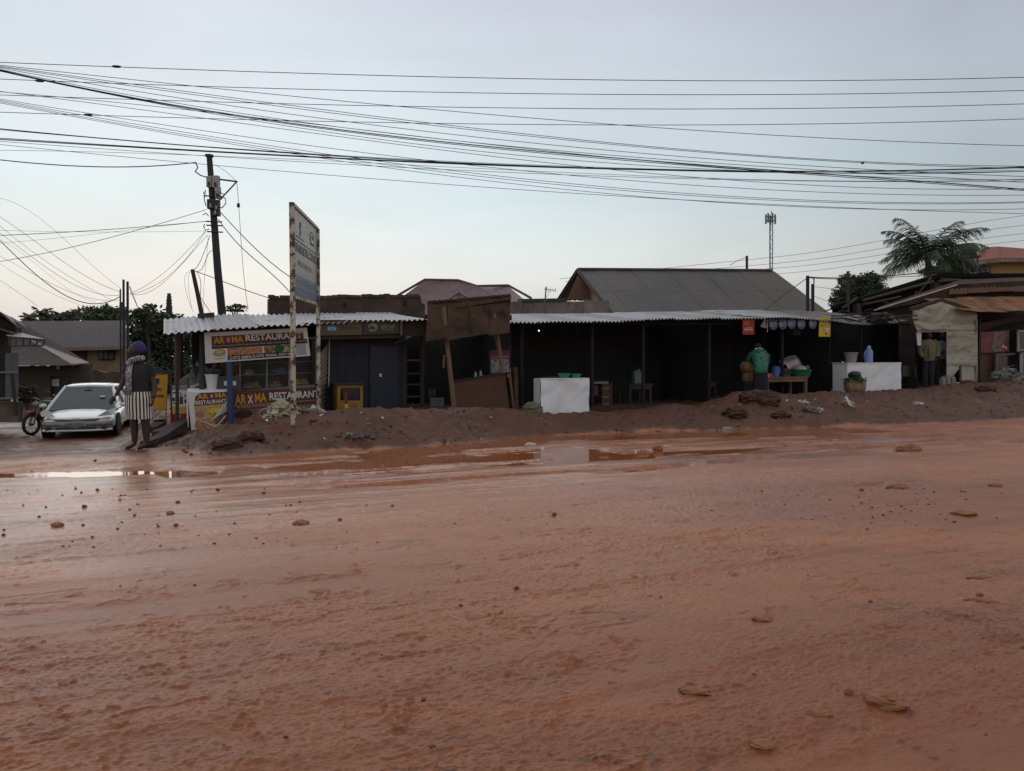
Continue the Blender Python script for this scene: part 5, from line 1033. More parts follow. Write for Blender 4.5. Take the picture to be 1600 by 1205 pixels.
for i, (px, py) in enumerate(((1208.5, 507), (1223, 506.5), (1237, 505.5), (1252, 506), (1270, 505.5))):
    c = F(.03)(px, py); q = [c - U * .16 - Z * .12, c + U * .16 - Z * .12, c + U * .16 + Z * .12, c - U * .16 + Z * .12]
    b = Board([c - U * .16 - Z * .14, c + U * .16 - Z * .14, c + U * .14 + Z * .14, c - U * .14 + Z * .14], .004, pb, 'pennant', None, None, parent=gl) if 0 else None
    d_ = MB().lathe(c, [(.145, -.003), (.145, .003)], 18, ax=U, ay=Z, az=-V).build('pennant', pb, gl)
    qq = MB(); MB().lathe(c - U * .06 - V * .006, [(.075, -.001), (.075, .001)], 14, ax=U, ay=Z, az=-V).build('print', pg_, d_); MB().hexa([c + U * .02 - V * .005 + Z * .0, c + U * .125 - V * .005 + Z * .0, c + U * .125 - V * .005 + Z * .035, c + U * .02 - V * .005 + Z * .035], -V * .002).hexa([c + U * .03 - V * .005 + Z * .055, c + U * .115 - V * .005 + Z * .055, c + U * .1 - V * .005 + Z * .08, c + U * .03 - V * .005 + Z * .08], -V * .002).hexa([c - U * .0 - V * .005 - Z * .05, c + U * .10 - V * .005 - Z * .05, c + U * .11 - V * .005 - Z * .03, c + U * .0 - V * .005 - Z * .03], -V * .002).build('print', M_('pale_blue_ad_print', (.28, .34, .48)), d_)
MB().hexa([F(.03)(1188, 511), F(.03)(1198, 513), F(.03)(1197, 499), F(.03)(1194, 499)], V * .004).build('pennant', pg_, gl); MB().tube([s0 + U * .08, F(.04)(1199, 519)], .008, 4).build('hanging_tie', white_pl, gl)
MB().slab(F(.6), [(1240, 524), (1251, 524), (1251, 513), (1240, 513)], .02).build('dim_notice', M_('dim_grey_card', (.05, .045, .05)), label='dim grey card pinned to a post under the bunting', cat='notice')
# yellow bundle on a dark stool, left of the cook
o = root('tan_bundle', 'tan rounded bundle on a dark stand left of the cook', 'drum', onF(1168, -.1)); c = F(.1)(1168, 574)
MB().lathe(c, [(.11, -.14), (.155, -.10), (.16, .10), (.12, .15)], 18, ax=U, ay=Z, az=V).build('body', M_('tan_bundle_cover', (.21, .12, .045), .6), o, smooth=True); MB().lathe(c - V * .145, [(.09, 0), (.085, -.01)], 16, ax=U, ay=Z, az=V).build('end_cap', M_('pale_tan', (.30, .18, .08), .6), o)
MB().lathe(c - Z * .25, [(.14, -.1), (.15, 0), (.13, .12)], 14).build('bundle_base', M_('ochre_bundle_cover', (.17, .085, .02), .6), o, smooth=True); MB().ubox(upx(1161, 0), upx(1176, 0), -.05, .4, z5 - .75, c.z - .36).build('stand', navy, o)

# --- right hand rafter shed, tarpaulin hut and rusty awning stall
Rr = root('rafter_shed', 'big dark shed with exposed rafters and a pitched black tin roof at the right', 'shed', onF(1440, 4))
def pw(v, pts): return [F(v)(*p) for p in pts]
M_('flat_black_boards', (.012, .011, .010), .95, spec=.1)
mb = MB()
plr = F(3.4)
corr_sheet([F(3.2)(1285, 488), F(6.5)(1330, 470), F(6.5)(1462, 428), F(3.2)(1466, 431)], 10, .02, rust_dk, Rr, 2)
MB().beam(F(3.1)(1300, 481), F(3.1)(1466, 431), .12, .14).build('verge_board', M_('flat_black_boards', (.012, .011, .010)), Rr)
MB().beam(F(3.1)(1466, 431), F(3.1)(1640, 430), .12, .14).build('verge_board', M_('flat_black_boards', (.012, .011, .010)), Rr)
board(Rr, 3.25, 1300, 1640, 600, 600, 497, 432, .05, M_('flat_black_boards', (.012, .011, .010)), 'shade_infill') if 0 else MB().slab(F(3.25), [(1300, 625), (1640, 625), (1640, 433), (1466, 433), (1302, 484)], .05).build('shade_infill', M_('flat_black_boards', (.012, .011, .010)), Rr)  # near-black sheet paints in the shade under the rafters
for a, b_, r_ in (((1348, 470), (1458, 440), .05), ((1348, 476), (1407, 464), .045), ((1316, 482), (1340, 465), .035), ((1376, 471), (1396, 477), .03), ((1466, 440), (1500, 437), .05), ((1470, 436), (1530, 440), .04), ((1455, 434), (1432, 462), .035), ((1325, 487), (1325, 424), .05), ((1431, 470), (1431, 455), .05)):
    MB().tube([F(2.9)(*a), F(2.9)(*b_)], r_, 6).build('rafter', M_('grey_brown_pole', (.065, .048, .04), .9), Rr)
MB().slab(F(2.95), [(1339, 492), (1346, 492), (1346, 474), (1339, 474)], .2).build('pier', M_('dim_block', (.05, .045, .04)), Rr); MB().slab(F(2.95), [(1461, 456), (1470, 456), (1470, 441), (1461, 441)], .2).build('pier', M_('dim_block', (.05, .045, .04)), Rr)
# second roof with thin white edge
MB().hexa([F(1.0)(1366, 486), F(1.0)(1496, 446), F(1.0)(1640, 438), F(2.9)(1640, 433), F(2.9)(1500, 438), F(2.9)(1380, 478)], Z * .03).build('roof_sheet', rust_dk, Rr)
MB().beam(F(.96)(1366, 485), F(.96)(1496, 445), .018, .03).build('roof_edge', M_('pale_roof_edge', (.5, .48, .45), .5), Rr)
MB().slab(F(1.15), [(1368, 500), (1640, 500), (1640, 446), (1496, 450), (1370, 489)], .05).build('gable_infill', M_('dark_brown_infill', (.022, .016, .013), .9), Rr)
corr_sheet([F(.9)(1482, 455), F(.9)(1640, 450), F(1.2)(1640, 437), F(1.2)(1496, 444)], 24, .016, M_('dull_rust_sheet', (.085, .05, .035), .7, var=.4, col2=(.2, .12, .07), mixs=2, thr=.58), Rr, 2)
rd = random.Random(31)
for a, b_, c, d_ in ((1484, 1512, 452, 460), (1512, 1545, 450, 458), (1545, 1585, 449, 456), (1585, 1640, 449, 456)):
    MB().slab(F(.7), [(a, d_), (b_ - 1, d_ - 1), (b_ - 1, c), (a + 2, c + 1)], .03).build('loose_plank', M_('rust_stained_plank', (.15, .09, .055), .8, var=.4, stretch=(.3, .3, 6)), Rr)
# rusty awning
Aw = root('awning_stall', 'stall under a glowing orange rusted corrugated awning at the right edge', 'stall', onF(1570, .6))
row_roof(Aw, 1503, 1660, [(1503, 484), (1530, 487.5), (1560, 487), (1600, 485), (1660, 483)], [(1480, 466), (1540, 463), (1620, 463), (1700, 462)], -.35, .9, .72, .014, rust, rd, .01, .02)
for px in (1530, 1660): post(Aw, px, .2, 605, 487, .05, wood_dark)
MB().slab(F(.45), [(1528, 506), (1640, 484), (1640, 496), (1590, 502), (1560, 509), (1540, 516), (1528, 520)], .02).build('brown_valance', M_('maroon_brown_cloth', (.06, .03, .026), .9), Aw)
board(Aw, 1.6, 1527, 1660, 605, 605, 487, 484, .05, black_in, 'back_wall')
for a, b_, c, d_ in ((1528, 1553, 604, 578), (1528, 1553, 577.5, 552.5)): MB().slab(F(.3), [(a, c), (b_, c), (b_, d_), (a, d_)], .03).build('board', M_('dull_orange_brown_board', (.115, .058, .03), .75, var=.25), Aw)
b = Board(wc(F(.2), [(1527, 552), (1577.5, 550), (1577, 516), (1527, 520)]), .015, M_('dusty_red_print', (.16, .035, .035), .6, var=.15), 'poster', 'dusty red food poster with green and red spots on the stall at the right', 'poster')
b.rect(.50, .04, .99, .96, food('grilled_food_print', [(.04, .03, .025), (.1, .05, .04), (.2, .12, .09), (.3, .2, .15), (.06, .04, .03)], 9), 'picture'); b.txt('ALWAYS', .24, .62, .55, .74, M_('pale_red_print', (.32, .16, .14)), .01, .006); b.txt('COLD', .24, .50, .55, .61, M_('pale_red_print', (.32, .16, .14)), .01, .006)
b.disc(.10, .36, .16, .26, M_('pale_red_print', (.32, .16, .14)), lift=.004); b.disc(.10, .36, .15, .245, M_('dusty_red_print', (.16, .035, .035)), lift=.0055); b.disc(.49, .25, .06, .12, green_pl, lift=.007); b.disc(.84, .25, .08, .15, M_('bright_red_print', (.4, .03, .04)), lift=.007); b.disc(.80, .27, .03, .08, white_pr, lift=.009, n=8); b.disc(.88, .20, .03, .07, white_pr, lift=.009, n=8)
# display case at the far right
Dc = root('display_case', 'dark glazed food display case in brown frame under the rusted awning', 'display case', onF(1575, .1))
for q_ in ([(1556, 604), (1560, 604), (1560, 556), (1556, 556)], [(1556, 557), (1596, 554), (1596, 550.5), (1556, 553)], [(1593, 604), (1597, 604), (1597, 552), (1593, 552)]): MB().slab(F(.05), q_, .05).build('frame', M_('dusty_brown_frame', (.14, .095, .07), .8), Dc)
MB().slab(F(.1), [(1560, 604), (1593, 604), (1593, 557), (1560, 557)], .01).build('pane', glass_dark, Dc); MB().slab(F(.5), [(1560, 604), (1593, 604), (1593, 557), (1560, 557)], .02).build('back_panel', black_in, Dc); MB().slab(F(.06), [(1562, 574), (1593, 570), (1593, 571), (1562, 575)], .02).build('shelf_edge', grey_frame, Dc)
Wf = root('glass_cabinet', 'grey framed glass cabinet doors cut by the right picture edge', 'cabinet', onF(1600, -.05))
for q_ in ([(1590, 550), (1594, 549), (1593, 515), (1590, 516)], [(1590, 519), (1620, 518), (1620, 515), (1590, 516)], [(1593, 549), (1620, 548), (1620, 544), (1593, 545)], [(1594, 604), (1599, 604), (1599, 551), (1594, 551)], [(1594, 554), (1640, 553), (1640, 550), (1594, 551)]): MB().slab(F(-.1), q_, .03).build('frame', M_('pale_grey_frame', (.24, .24, .23), .6), Wf)
MB().slab(F(-.07), [(1594, 544), (1620, 544), (1620, 519), (1594, 519)], .01).build('pane', glass_dark, Wf); MB().slab(F(-.07), [(1599, 603), (1640, 603), (1640, 555), (1599, 555)], .01).build('pane', glass_dark, Wf); MB().slab(F(-.02), [(1590, 604), (1660, 604), (1660, 516), (1590, 516)], .4).build('carcass', black_in, Wf)
# tarpaulin hut
Th = root('tarpaulin_hut', 'small hut hung with a wrinkled cream tarpaulin around a dark doorway', 'hut', onF(1480, .4))
def sheet(pix_fn, n, m, vfn, mt, name, parent, mask=None):
    vs = []; fs = []; idx = {}
    for j in range(m + 1):
        for i in range(n + 1):
            s, t = i / n, j / m; px, py = pix_fn(s, t); vs.append(F(vfn(s, t, px, py))(px, py))
    for j in range(m):
        for i in range(n):
            s, t = (i + .5) / n, (j + .5) / m; px, py = pix_fn(s, t)
            if mask is None or mask(px, py): fs.append((j * (n + 1) + i, j * (n + 1) + i + 1, (j + 1) * (n + 1) + i + 1, (j + 1) * (n + 1) + i))
    return MB().add(vs, fs).build(name, mt, parent, smooth=True)
topl = [(1424, 486), (1436, 484), (1450, 478), (1472, 472), (1490, 478), (1510, 487), (1527, 489)]
def tf_(s, t): px = 1426 + 101 * s; yt = interp(topl, px); yb2 = interp([(1426, 500), (1434, 518), (1437, 520), (1528, 571)], px); return px, (571) * (1 - t) + yt * t
def wr(s, t, px, py):
    q = (px - 1426) / 101; sw = 14 * math.sin(math.pi * min(q / .62, 1)) if py < 522 else 3
    def pn(a, b): return float(perlin(np.array([a]), np.array([b]))[0])
    y2 = py - sw; a = .07 * pn(px * .022, y2 * .07) + .022 * abs(pn(px * .03 + y2 * .03, y2 * .14)) + .028 * abs(pn(px * .07 + y2 * .05, y2 * .04 + 5)) + .008 * pn(px * .2, py * .2)
    return -.08 + a - (.12 if 506 < py < 516 else 0) * .3
def keep(px, py): return not (px < 1478.5 and py > 519) and not (px < 1434 and py > 500 + (px - 1426) * 2.4)
sheet(tf_, 80, 80, wr, cream_tarp, 'tarpaulin', Th, keep)
MB().slab(F(.02), [(1434, 540), (1439, 540), (1440, 519), (1432, 519)], .03).build('door_jamb', white_pl, Th)
def low(s, t): return 1479 + 48 * s, 605 - (605 - 569) * t
sheet(lambda s, t: low(s, t), 20, 12, lambda s, t, px, py: -.05 + .01 * math.sin(px * .8), M_('pale_cream_boards', (.40, .38, .32), .7, var=.2), 'lower_boards', Th, lambda px, py: not (1486 < px < 1501 and py > 569 + (1501 - px) * 1.5 + 2) and not (px < 1488 and py > 592))
MB().slab(F(-.07), [(1501, 603), (1503, 603), (1503, 570), (1501, 570)], .04).build('batten', wood_pale, Th); MB().slab(F(-.09), [(1524.5, 604), (1528, 604), (1527.5, 500), (1524.5, 500)], .05).build('corner_post', M_('peeling_pale_post', (.33, .30, .26), .8, var=.3, col2=(.16, .1, .07), mixs=8), Th)
MB().slab(F(-.02), [(1424, 486), (1472, 471), (1527, 489), (1527, 484), (1472, 466), (1424, 480)], .06).build('head_beam', wood_dark, Th)
board(Th, 2.2, 1415, 1530, 605, 605, 480, 480, .05, black_in, 'back_wall'); MB().ubox(upx(1527, .1), upx(1527, .1) + .04, .05, 2.2, .3, 2.8).build('side_wall', black_in, Th)
sheet(lambda s, t: (1404 + 26 * s, 612 - 118 * t), 6, 14, lambda s, t, px, py: .9 - s * .9 + .03 * math.sin(py * .2), M_('dark_brown_cloth', (.045, .036, .03), .9), 'side_curtain', Th)
MB().slab(F(.25), [(1411, 588), (1431, 590), (1431, 572), (1411, 571)], .02).build('tin_offcut', M_('grey_green_card', (.07, .075, .065), .8), label='grey green sheet offcut leaning left of the hut doorway', cat='sheet')
# tangled branches and ropes on the sagging eave
mb = MB(); rd = random.Random(17)
Br = root('branch_tangle', 'tangle of dry branches and wires lying on the sagging tin eave left of the hut', 'branches', F(.2)(1370, 495))
for k in range(26):
    x = rd.uniform(1296, 1420); y_ = rd.uniform(486, 500); L_ = rd.uniform(12, 40); a = rd.uniform(-.25, .3); v_ = rd.uniform(-.25, 1.0); r_ = rd.uniform(.008, .022); b_ = rd.uniform(-5, 4)
    MB().tube([F(v_)(x, y_), F(v_ - .02)(x + L_ * .4, y_ + a * L_ * .4 + b_), F(v_)(min(x + L_, 1432), y_ + a * L_ * .8)], [r_, r_, r_ * .4], 5).build('branch', M_('dark_branch', (.04, .032, .028), .9), Br)
for k, (a, b_) in enumerate((((1298, 498), (1345, 503)), ((1360, 502), (1432, 493)), ((1345, 500), (1434, 500)))): MB().tube([F(-.25)(*a), F(-.25)((a[0] + b_[0]) / 2, (a[1] + b_[1]) / 2 - 3), F(-.25)(*b_)], .025, 6).build('branch', M_('dark_branch', (.04, .032, .028)), Br)
MB().lump(F(-.1)(1376, 497), .33, .3, .12, 3, .5, 34, 2.2).build('rag_bundle', M_('dusty_rag', (.10, .075, .065), .9, var=.4), Br)
# litter bundle, basin/jerrycans by the hut, plastics
pw_ = onF(1573, -.7); o = root('plastic_bundle', 'heap of grey plastic sheeting and green net bag in front of the display case', 'bundle', pw_)
MB().lump(pw_ + Z * .08, .42, .25, .26, 5, .5, 40, 2.4).build('grey_sheet', M_('dirty_clear_plastic', (.17, .165, .16), .4, var=.4, vs_=8, bump=.02, bs=9), o); MB().lump(pw_ + Vector((.12, -.05, .22)), .16, .12, .16, 6, .5, 30, 2.4).build('green_bag', M_('bottle_green_plastic', (.01, .09, .045), .4), o)
MB().tube([pw_ + Vector((-.42, -.15, .02)), pw_ + Vector((-.1, -.2, .10)), pw_ + Vector((.1, -.2, .16))], [.02, .035, .02], 6).tube([pw_ + Vector((0, -.1, .42)), pw_ + Vector((.35, -.1, .2)), pw_ + Vector((.6, -.1, .03))], .018, 5).build('white_fold', litter_m, o)
c = onF(1478, -.5); jm = M_('dusty_grey_plastic', (.22, .21, .18), .6, var=.2)
for i, (px, lab) in enumerate(((1473, 'left hand'), (1480.5, 'middle'), (1488, 'right hand'))):
    c = onF(px, -.55); jerry(lab + ' dusty grey jerrycan of three before the tarpaulin hut', c, .15, .27, .12, jm)['group'] = 'jerrycans before the tarpaulin hut'
MB().box(onF(1494, -.5) + Z * .06, .12, .1, .1).build('foam_block', litter_m, label='pale foam block right of the dusty jerrycans', cat='block')
p = onF(1510, -.55); MB().blob(p + Z * .05, .22, .15, .10, 12, .15, 8).build('earth_lump', M_('loose_brown_earth', (.10, .052, .034)), label='small earth lump at the foot of the cream hut corner', cat='earth lump')
# white tarpaulin heap at the sign post foot
def drape(label, pts, mt, seed, name='tarpaulin_heap'):
    p = onF(*pts[0]); o = root(name, label, 'tarpaulin', p); 
    for i, (px, v, rx, rz, m_) in enumerate(pts[1:]): q = onF(px, v); MB().lump(q + Z * rz * .15, rx, .22, rz * .8, seed + i, .5, 36, 2.6).build('fold', m_, o)
    return o
wt = M_('crumpled_white_sheet', (.55, .53, .49), .5, var=.15, bump=.03, bs=8)
yt_ = M_('crumpled_cream_sheet', (.42, .38, .27), .5, var=.15, bump=.03, bs=8); gt_ = M_('crumpled_grey_sheet', (.16, .14, .125), .6, var=.3, bump=.03, bs=8)
drape('crumpled white and cream plastic heap at the foot of the sign posts', [(465, -1.0), (440, -1.6, .22, .22, yt_), (452, -1.5, .16, .17, yt_), (470, -1.3, .26, .14, gt_), (490, -1.15, .25, .21, wt), (500, -1.1, .14, .16, wt), (428, -1.75, .16, .10, yt_), (480, -1.4, .22, .10, gt_)], None, 50)
q = [F(-1.9)(420, 650), F(-1.9)(434, 646), F(-1.7)(440, 629), F(-1.7)(437, 628)]; MB().hexa(q, V * .02).build('cream_sheet_flap', yt_, label='cream sheet flap trailing left of the crumpled heap', cat='sheet')
for i, (px, v, s_, m_, lab) in enumerate([(1252, -1.9, .16, litter_m, 'white torn paper on the crest right of the mound'), (1262, -2.5, .22, gt_, 'grey white plastic snarl on the slope right of the mound'), (1275, -2.4, .14, wt, 'pointed white plastic shred beside the grey snarl'), (1325, -2.3, .12, litter_m, 'crooked white twig like scrap below the leafy sack'), (545, -3.0, .15, gt_, 'dirty crumpled plastic on the bank below the yellow cupboard'), (570, -2.9, .13, gt_, 'second dirty plastic wad right of the crumpled one on the bank'), (1435, -2.6, .12, wt, 'flat white scrap on the bank at the right'), (1135, -2.9, .10, litter_m, 'small white scraps left of the mound foot'), (805, -3.0, .10, litter_m, 'pale triangular scrap on the bank by the puddle')]):
    p = onF(px, v); MB().lump(p + Z * s_ * .1, s_, s_ * .6, s_ * .35, 70 + i, .7, 30, 2.6).build('litter', m_, label=lab, cat='litter')
p = onF(1325, -2.3); MB().tube([onF(1318, -2.2) + Z * .1, onF(1322, -2.3) + Z * .16, onF(1329, -2.5) + Z * .05, onF(1336, -2.6) + Z * .03], [.02, .035, .03, .01], 6).build('cloth_strip', wt, label='white cloth strip curling down the bank under the leafy sack', cat='cloth')
# timbers at the left of the kiosk
Tm = root('timber_stack', 'dark rough timbers laid across the drain left of the kiosk', 'timber', onF(270, -.8))
for i, (a, b_, va, vb, r_) in enumerate((((232, 697), (287, 660), -1.6, .2, .09), ((240, 690), (292, 664), -1.3, .3, .10), ((226, 693), (262, 680), -1.7, -.8, .07), ((245, 678), (296, 655), -.6, .8, .09), ((236, 672), (250, 664), .6, .8, .12), ((250, 686), (290, 671), -1.0, -.1, .07))):
    MB().beam(F(va)(*a), F(vb)(*b_), r_ * 2, r_).build('timber', wood_dark, Tm)
MB().slab(F(1.3), [(238, 668), (262, 666), (260, 655), (241, 656)], .15).build('dark_slab', M_('red_brown_step', (.055, .025, .016)), Tm)

# ------------------------------------------------------------------ poles and overhead lines
UP = root('utility_pole', 'leaning tarred timber utility pole with meter boxes behind the kiosk', 'utility pole', Y(22)(350, 640))
yp = Y(22)
MB().tube([yp(358, 655), yp(347, 492), yp(340, 420), yp(332, 310), yp(327, 243)], [.13, .115, .105, .09, .078], 12).build('shaft', pole_m, UP, smooth=True)
MB().tube([yp(327, 245), yp(327, 242)], [.12, .12], 10).build('cap', metal_dk, UP)
for a, b_, c, d_, m_ in ((322, 330, 292, 275, box_grey), (331, 341, 293, 274, box_grey), (336, 342.5, 310, 291, box_grey), (323, 334, 326, 311, metal_dk), (334, 341.5, 329, 312, metal_dk), (330, 342, 337, 330, metal_dk)):
    o = MB().slab(Y(21.85), [(a, c), (b_, c), (b_, d_), (a, d_)], .16).build('meter_box', m_, UP); bevel(o, .012)
    MB().slab(Y(21.83), [((a + b_) / 2 - 1.6, c - 2), ((a + b_) / 2 + 1.6, c - 2), ((a + b_) / 2 + 1.6, c - 8), ((a + b_) / 2 - 1.6, c - 8)], .02).build('meter_window', metal_dk if m_ is box_grey else box_grey, o)
MB().tube([yp(340, 280), yp(371, 284)], .025, 6).build('bracket_arm', metal_dk, UP); MB().tube([yp(369, 285), yp(341, 315)], .02, 6).build('bracket_stay', metal_dk, UP)
for py in (306, 346, 352, 362): MB().tube([Y(21.9)(318 + (py - 306) * .1, py), Y(21.9)(343 + (py - 306) * .1, py + 1)], .02, 6).build('clamp', metal_dk, UP)
mb = MB()
for k, pts in enumerate(([(341, 305), (352, 310), (353, 318), (347, 325), (341, 324)], [(320, 350), (318, 354), (321, 360), (327, 358)], [(321, 297), (319, 312), (322, 322)], [(318, 300), (319, 303)], [(317, 336), (322, 333), (326, 338)], [(343, 300), (350, 304), (346, 312)])):
    mb.tube([Y(21.8)(*p) for p in pts], .014, 5)
mb.build('loose_leads', wire_m, UP, kind='stuff')
MB().blob(yp(372.5, 321), .05, .05, .07, 8, .05, 2).build('splice_weight', metal_dk, UP)
SP = root('service_pole', 'thin slanting service pole on the tin roof left of the tall utility pole', 'pole', F(2.3)(317, 493))
MB().tube([F(2.3)(319, 510), F(2.3)(309, 460), F(2.3)(300.5, 421)], [.05, .045, .04], 8).build('shaft', wood_dark, SP); MB().beam(F(2.2)(309, 494), F(2.2)(335, 492), .09, .1).build('foot_block', wood_dark, SP)
for lab, px, top, r_ in (('left and shortest pole of the trio behind the woman', 188, 452, .035), ('middle and tallest pole of the trio behind the woman', 193, 437, .05), ('right pole of the trio behind the woman, slightly lower', 199.3, 440, .055)):
    MB().tube([Y(30)(px + 1, 660), Y(30)(px, top)], [r_, r_ * .85], 10).build('utility_pole', pole_m, label=lab, cat='utility pole', group='trio of timber poles behind the woman', smooth=True)
o = MB().slab(Y(29.7), [(186.5, 489), (190, 489), (190, 472), (186.5, 472)], .2).build('switch_box', metal_dk, label='small dark switch box fixed on the pole trio', cat='box')
for lab, px, y0, y1, yd in (('thin dark post on the tin eave at the foot of the charcoal roof', 1262, 500, 431, 24.5), ('short crooked post right of the thin dark one', 1270, 500, 444, 26)):
    MB().tube([Y(yd)(px, y0 + 100), Y(yd)(px, y1)], .055, 7).build('post', pole_m, label=lab, cat='post')
MB().tube([Y(60)(1167.5, 560), Y(60)(1167, 400)], .10, 7).build('utility_pole', pole_m, label='distant short pole above the ridge of the charcoal roof', cat='utility pole')
def curve_pts(pl, pts, n=24):
    xs = [p[0] for p in pts]; ys = [p[1] for p in pts]
    if len(pts) == 2: return [pl(xs[0] + (xs[1] - xs[0]) * k / n, ys[0] + (ys[1] - ys[0]) * k / n) for k in range(n + 1)]
    deg = min(len(pts) - 1, 3); t = np.linspace(0, 1, len(pts)) if abs(xs[-1] - xs[0]) < 25 else (np.array(xs) - xs[0]) / (xs[-1] - xs[0])
    cx = np.polyfit(t, xs, deg); cy = np.polyfit(t, ys, deg)
    return [pl(float(np.polyval(cx, k / n)), float(np.polyval(cy, k / n))) for k in range(n + 1)]
def wire(pts, y, r, label, group, extend=0, n=30):
    pl = Y(y); w_ = curve_pts(pl, pts, n)
    if extend: w_ = [w_[0] + (w_[0] - w_[1]).normalized() * extend] + w_ + ([w_[-1] + (w_[-1] - w_[-2]).normalized() * extend] if extend > 6 else [])
    return MB().tube(w_, r, 5, False).build('overhead_cable', wire_m, label=label, cat='cable', group=group)
ORD = 'first second third fourth fifth sixth seventh eighth ninth tenth eleventh twelfth thirteenth fourteenth lowest'.split()
gA = 'thin parallel power lines across the top of the sky'
names = ['topmost', 'second', 'third', 'fourth']
for i, pts in enumerate(([(0, 98), (182, 104), (540, 117), (900, 125), (1060, 125.5), (1600, 121)], [(0, 123), (62, 127), (540, 141), (1060, 148.3), (1600, 141.5)], [(0, 148.5), (540, 164.5), (1060, 170.5), (1600, 162.5)], [(0, 175.5), (540, 190.5), (1060, 195.5), (1600, 186)])):
    wire(pts, 13 + i * .5, .0062, names[i] + ' of the four thin parallel power lines across the upper sky', gA, 12)
for px, py, y in ((182, 104, 13), (62, 126.5, 13.5), (138, 179.5, 14.5)):
    MB().tube([Y(y)(px - 7, py - .2), Y(y)(px - 3, py), Y(y)(px + 3, py + .3), Y(y)(px + 7, py + .4)], [.012, .022, .022, .012], 6).build('cable_splice', wire_m, label={182: 'small splice sleeve on the topmost power line', 62: 'small splice sleeve on the second power line at far left', 138: 'small splice sleeve on the fourth power line'}[px], cat='splice')
gB = 'slanting cables crossing the sky from upper left'
for i, (a, b_, c, d_, r) in enumerate(((102, 158.6, 202, 228, .006), (103.6, 176, 233, 260, .006), (105, 179.5, 235, 263, .006), (106.5, 190, 244.5, 276, .006), (108.5, 200, 251, 285, .006), (109.7, 204, 255, 296, .011), (110.7, 206, 257.5, 298, .008), (111.5, 210.6, 262, 268, .006),
        (143, 215, 275, 295, .006), (143.6, 200, 256, 281, .006), (155, 235, 288, 305, .006), (157, 245, 301.5, 315.5, .006), (159, 249, 304.5, 317, .006), (161, 253, 312, 326.5, .006), (226, 276, 312, 334, .006))):
    wire([(0, a), (540, b_), (1060, c), (1600, d_)], 14.5 + i * .22, r, ORD[i] + ' slanting cable, counted downwards where they enter at the left edge', gB, 12)
gC = 'thick sagging cable bundle over the shed roofs'
for i, (a, b_, c, d_, r) in enumerate(((201.5, 245, 266, 262, .013), (216, 247.5, 267, 268, .009), (218, 248.5, 266.5, 261, .013), (221, 257, 279, 283, .006), (235, 253, 277, 280, .005), (203, 243.5, 265, 266, .006))):
    wire([(0, a), (540, b_), (1060, c), (1600, d_)], 18 + i * .12, r, ORD[i] + ' cable of the dark low bundle that crosses just above the tall pole top', gC, 12)
wire([(0, 250), (90, 258), (200, 261), (250, 259), (306, 254)], 19, .013, 'thick black cable sagging from the left edge to the pole top', None)
MB().tube([Y(20)(306, 254), Y(20.5)(309, 262), Y(21)(305, 268), Y(21.5)(313, 274), Y(21.8)(322, 277)], .016, 6).build('overhead_cable', wire_m, label='black cable loop running down to the pale meter box', cat='cable')
gD = 'thin service wires at the left'
for i, (pts, r) in enumerate((([(0, 310), (85, 360), (120, 392), (190, 452)], .005), ([(0, 339), (75, 392), (140, 435), (188, 456)], .007), ([(0, 353), (60, 400), (130, 445), (175, 469)], .006), ([(0, 364), (40, 395), (100, 435), (150, 459), (188, 461)], .007),
        ([(0, 400), (70, 438), (120, 460), (188, 469)], .006), ([(0, 412), (60, 448), (125, 477)], .005), ([(0, 438), (30, 458), (58, 478)], .006), ([(0, 374), (50, 408), (90, 440), (150, 472)], .004))):
    wire(pts, 27 + i * .3, r, ORD[i] + ' thin service wire falling from the left edge towards the pole trio', gD, 5)
wire([(0, 376), (30, 405), (60, 433), (100, 460), (130, 472), (160, 475), (188, 463)], 28, .016, 'thickest black service cable drooping to the pole trio from the left', None)
wire([(0, 368), (150, 360), (322, 346)], 21.6, .009, 'straight cable from the left edge to the clamp on the tall pole', None)
wire([(0, 360), (90, 362), (320, 361)], 21.6, .004, 'faint level wire from the left edge to the tall pole', None)
wire([(0, 380), (110, 370), (240, 355), (322, 346)], 21.7, .004, 'faint rising wire just under the straight cable', None)
wire([(0, 409), (70, 395), (150, 378), (240, 352), (322, 328)], 21.6, .008, 'cable rising steeply rightwards to the dark boxes of the tall pole', None)
for i, pts in enumerate(([(203, 460), (240, 447), (290, 405), (321, 362)], [(204, 458), (238, 440), (285, 400), (322, 360)], [(203, 459), (250, 446), (300, 395), (326, 366)])): wire(pts, 24, .006, ORD[i] + ' of three wires sagging between pole trio and tall pole', 'wires between the pole trio and the tall pole')
wire([(203, 448), (218, 487)], 30, .012, 'steep stay wire right of the pole trio', None, n=3); wire([(203, 447), (204, 455), (215, 480)], 30.2, .008, 'thin stay wire right of the pole trio', None, n=6)
for i, pts in enumerate(([(341, 328), (372, 360), (385, 376), (420, 407), (455, 434)], [(341, 342), (362, 372), (385, 392), (420, 425), (455, 459)])): wire(pts, 20, .011, ['upper', 'lower'][i] + ' of two cables dropping from the tall pole behind the council signboard', 'cables dropping behind the signboard')
wire([(370, 285), (373, 321), (377, 380), (381, 430), (388, 484)], 21.5, .007, 'nearly vertical wire hanging from the bracket arm to the roof', None)
wire([(334, 257), (355, 270), (370, 284)], 21.9, .006, 'short stay wire from pole top to bracket arm', None, n=6)
wire([(302, 423), (333, 434), (380, 452), (425, 467)], 20, .010, 'cable from the thin slanting pole across to the mud brick wall', None)
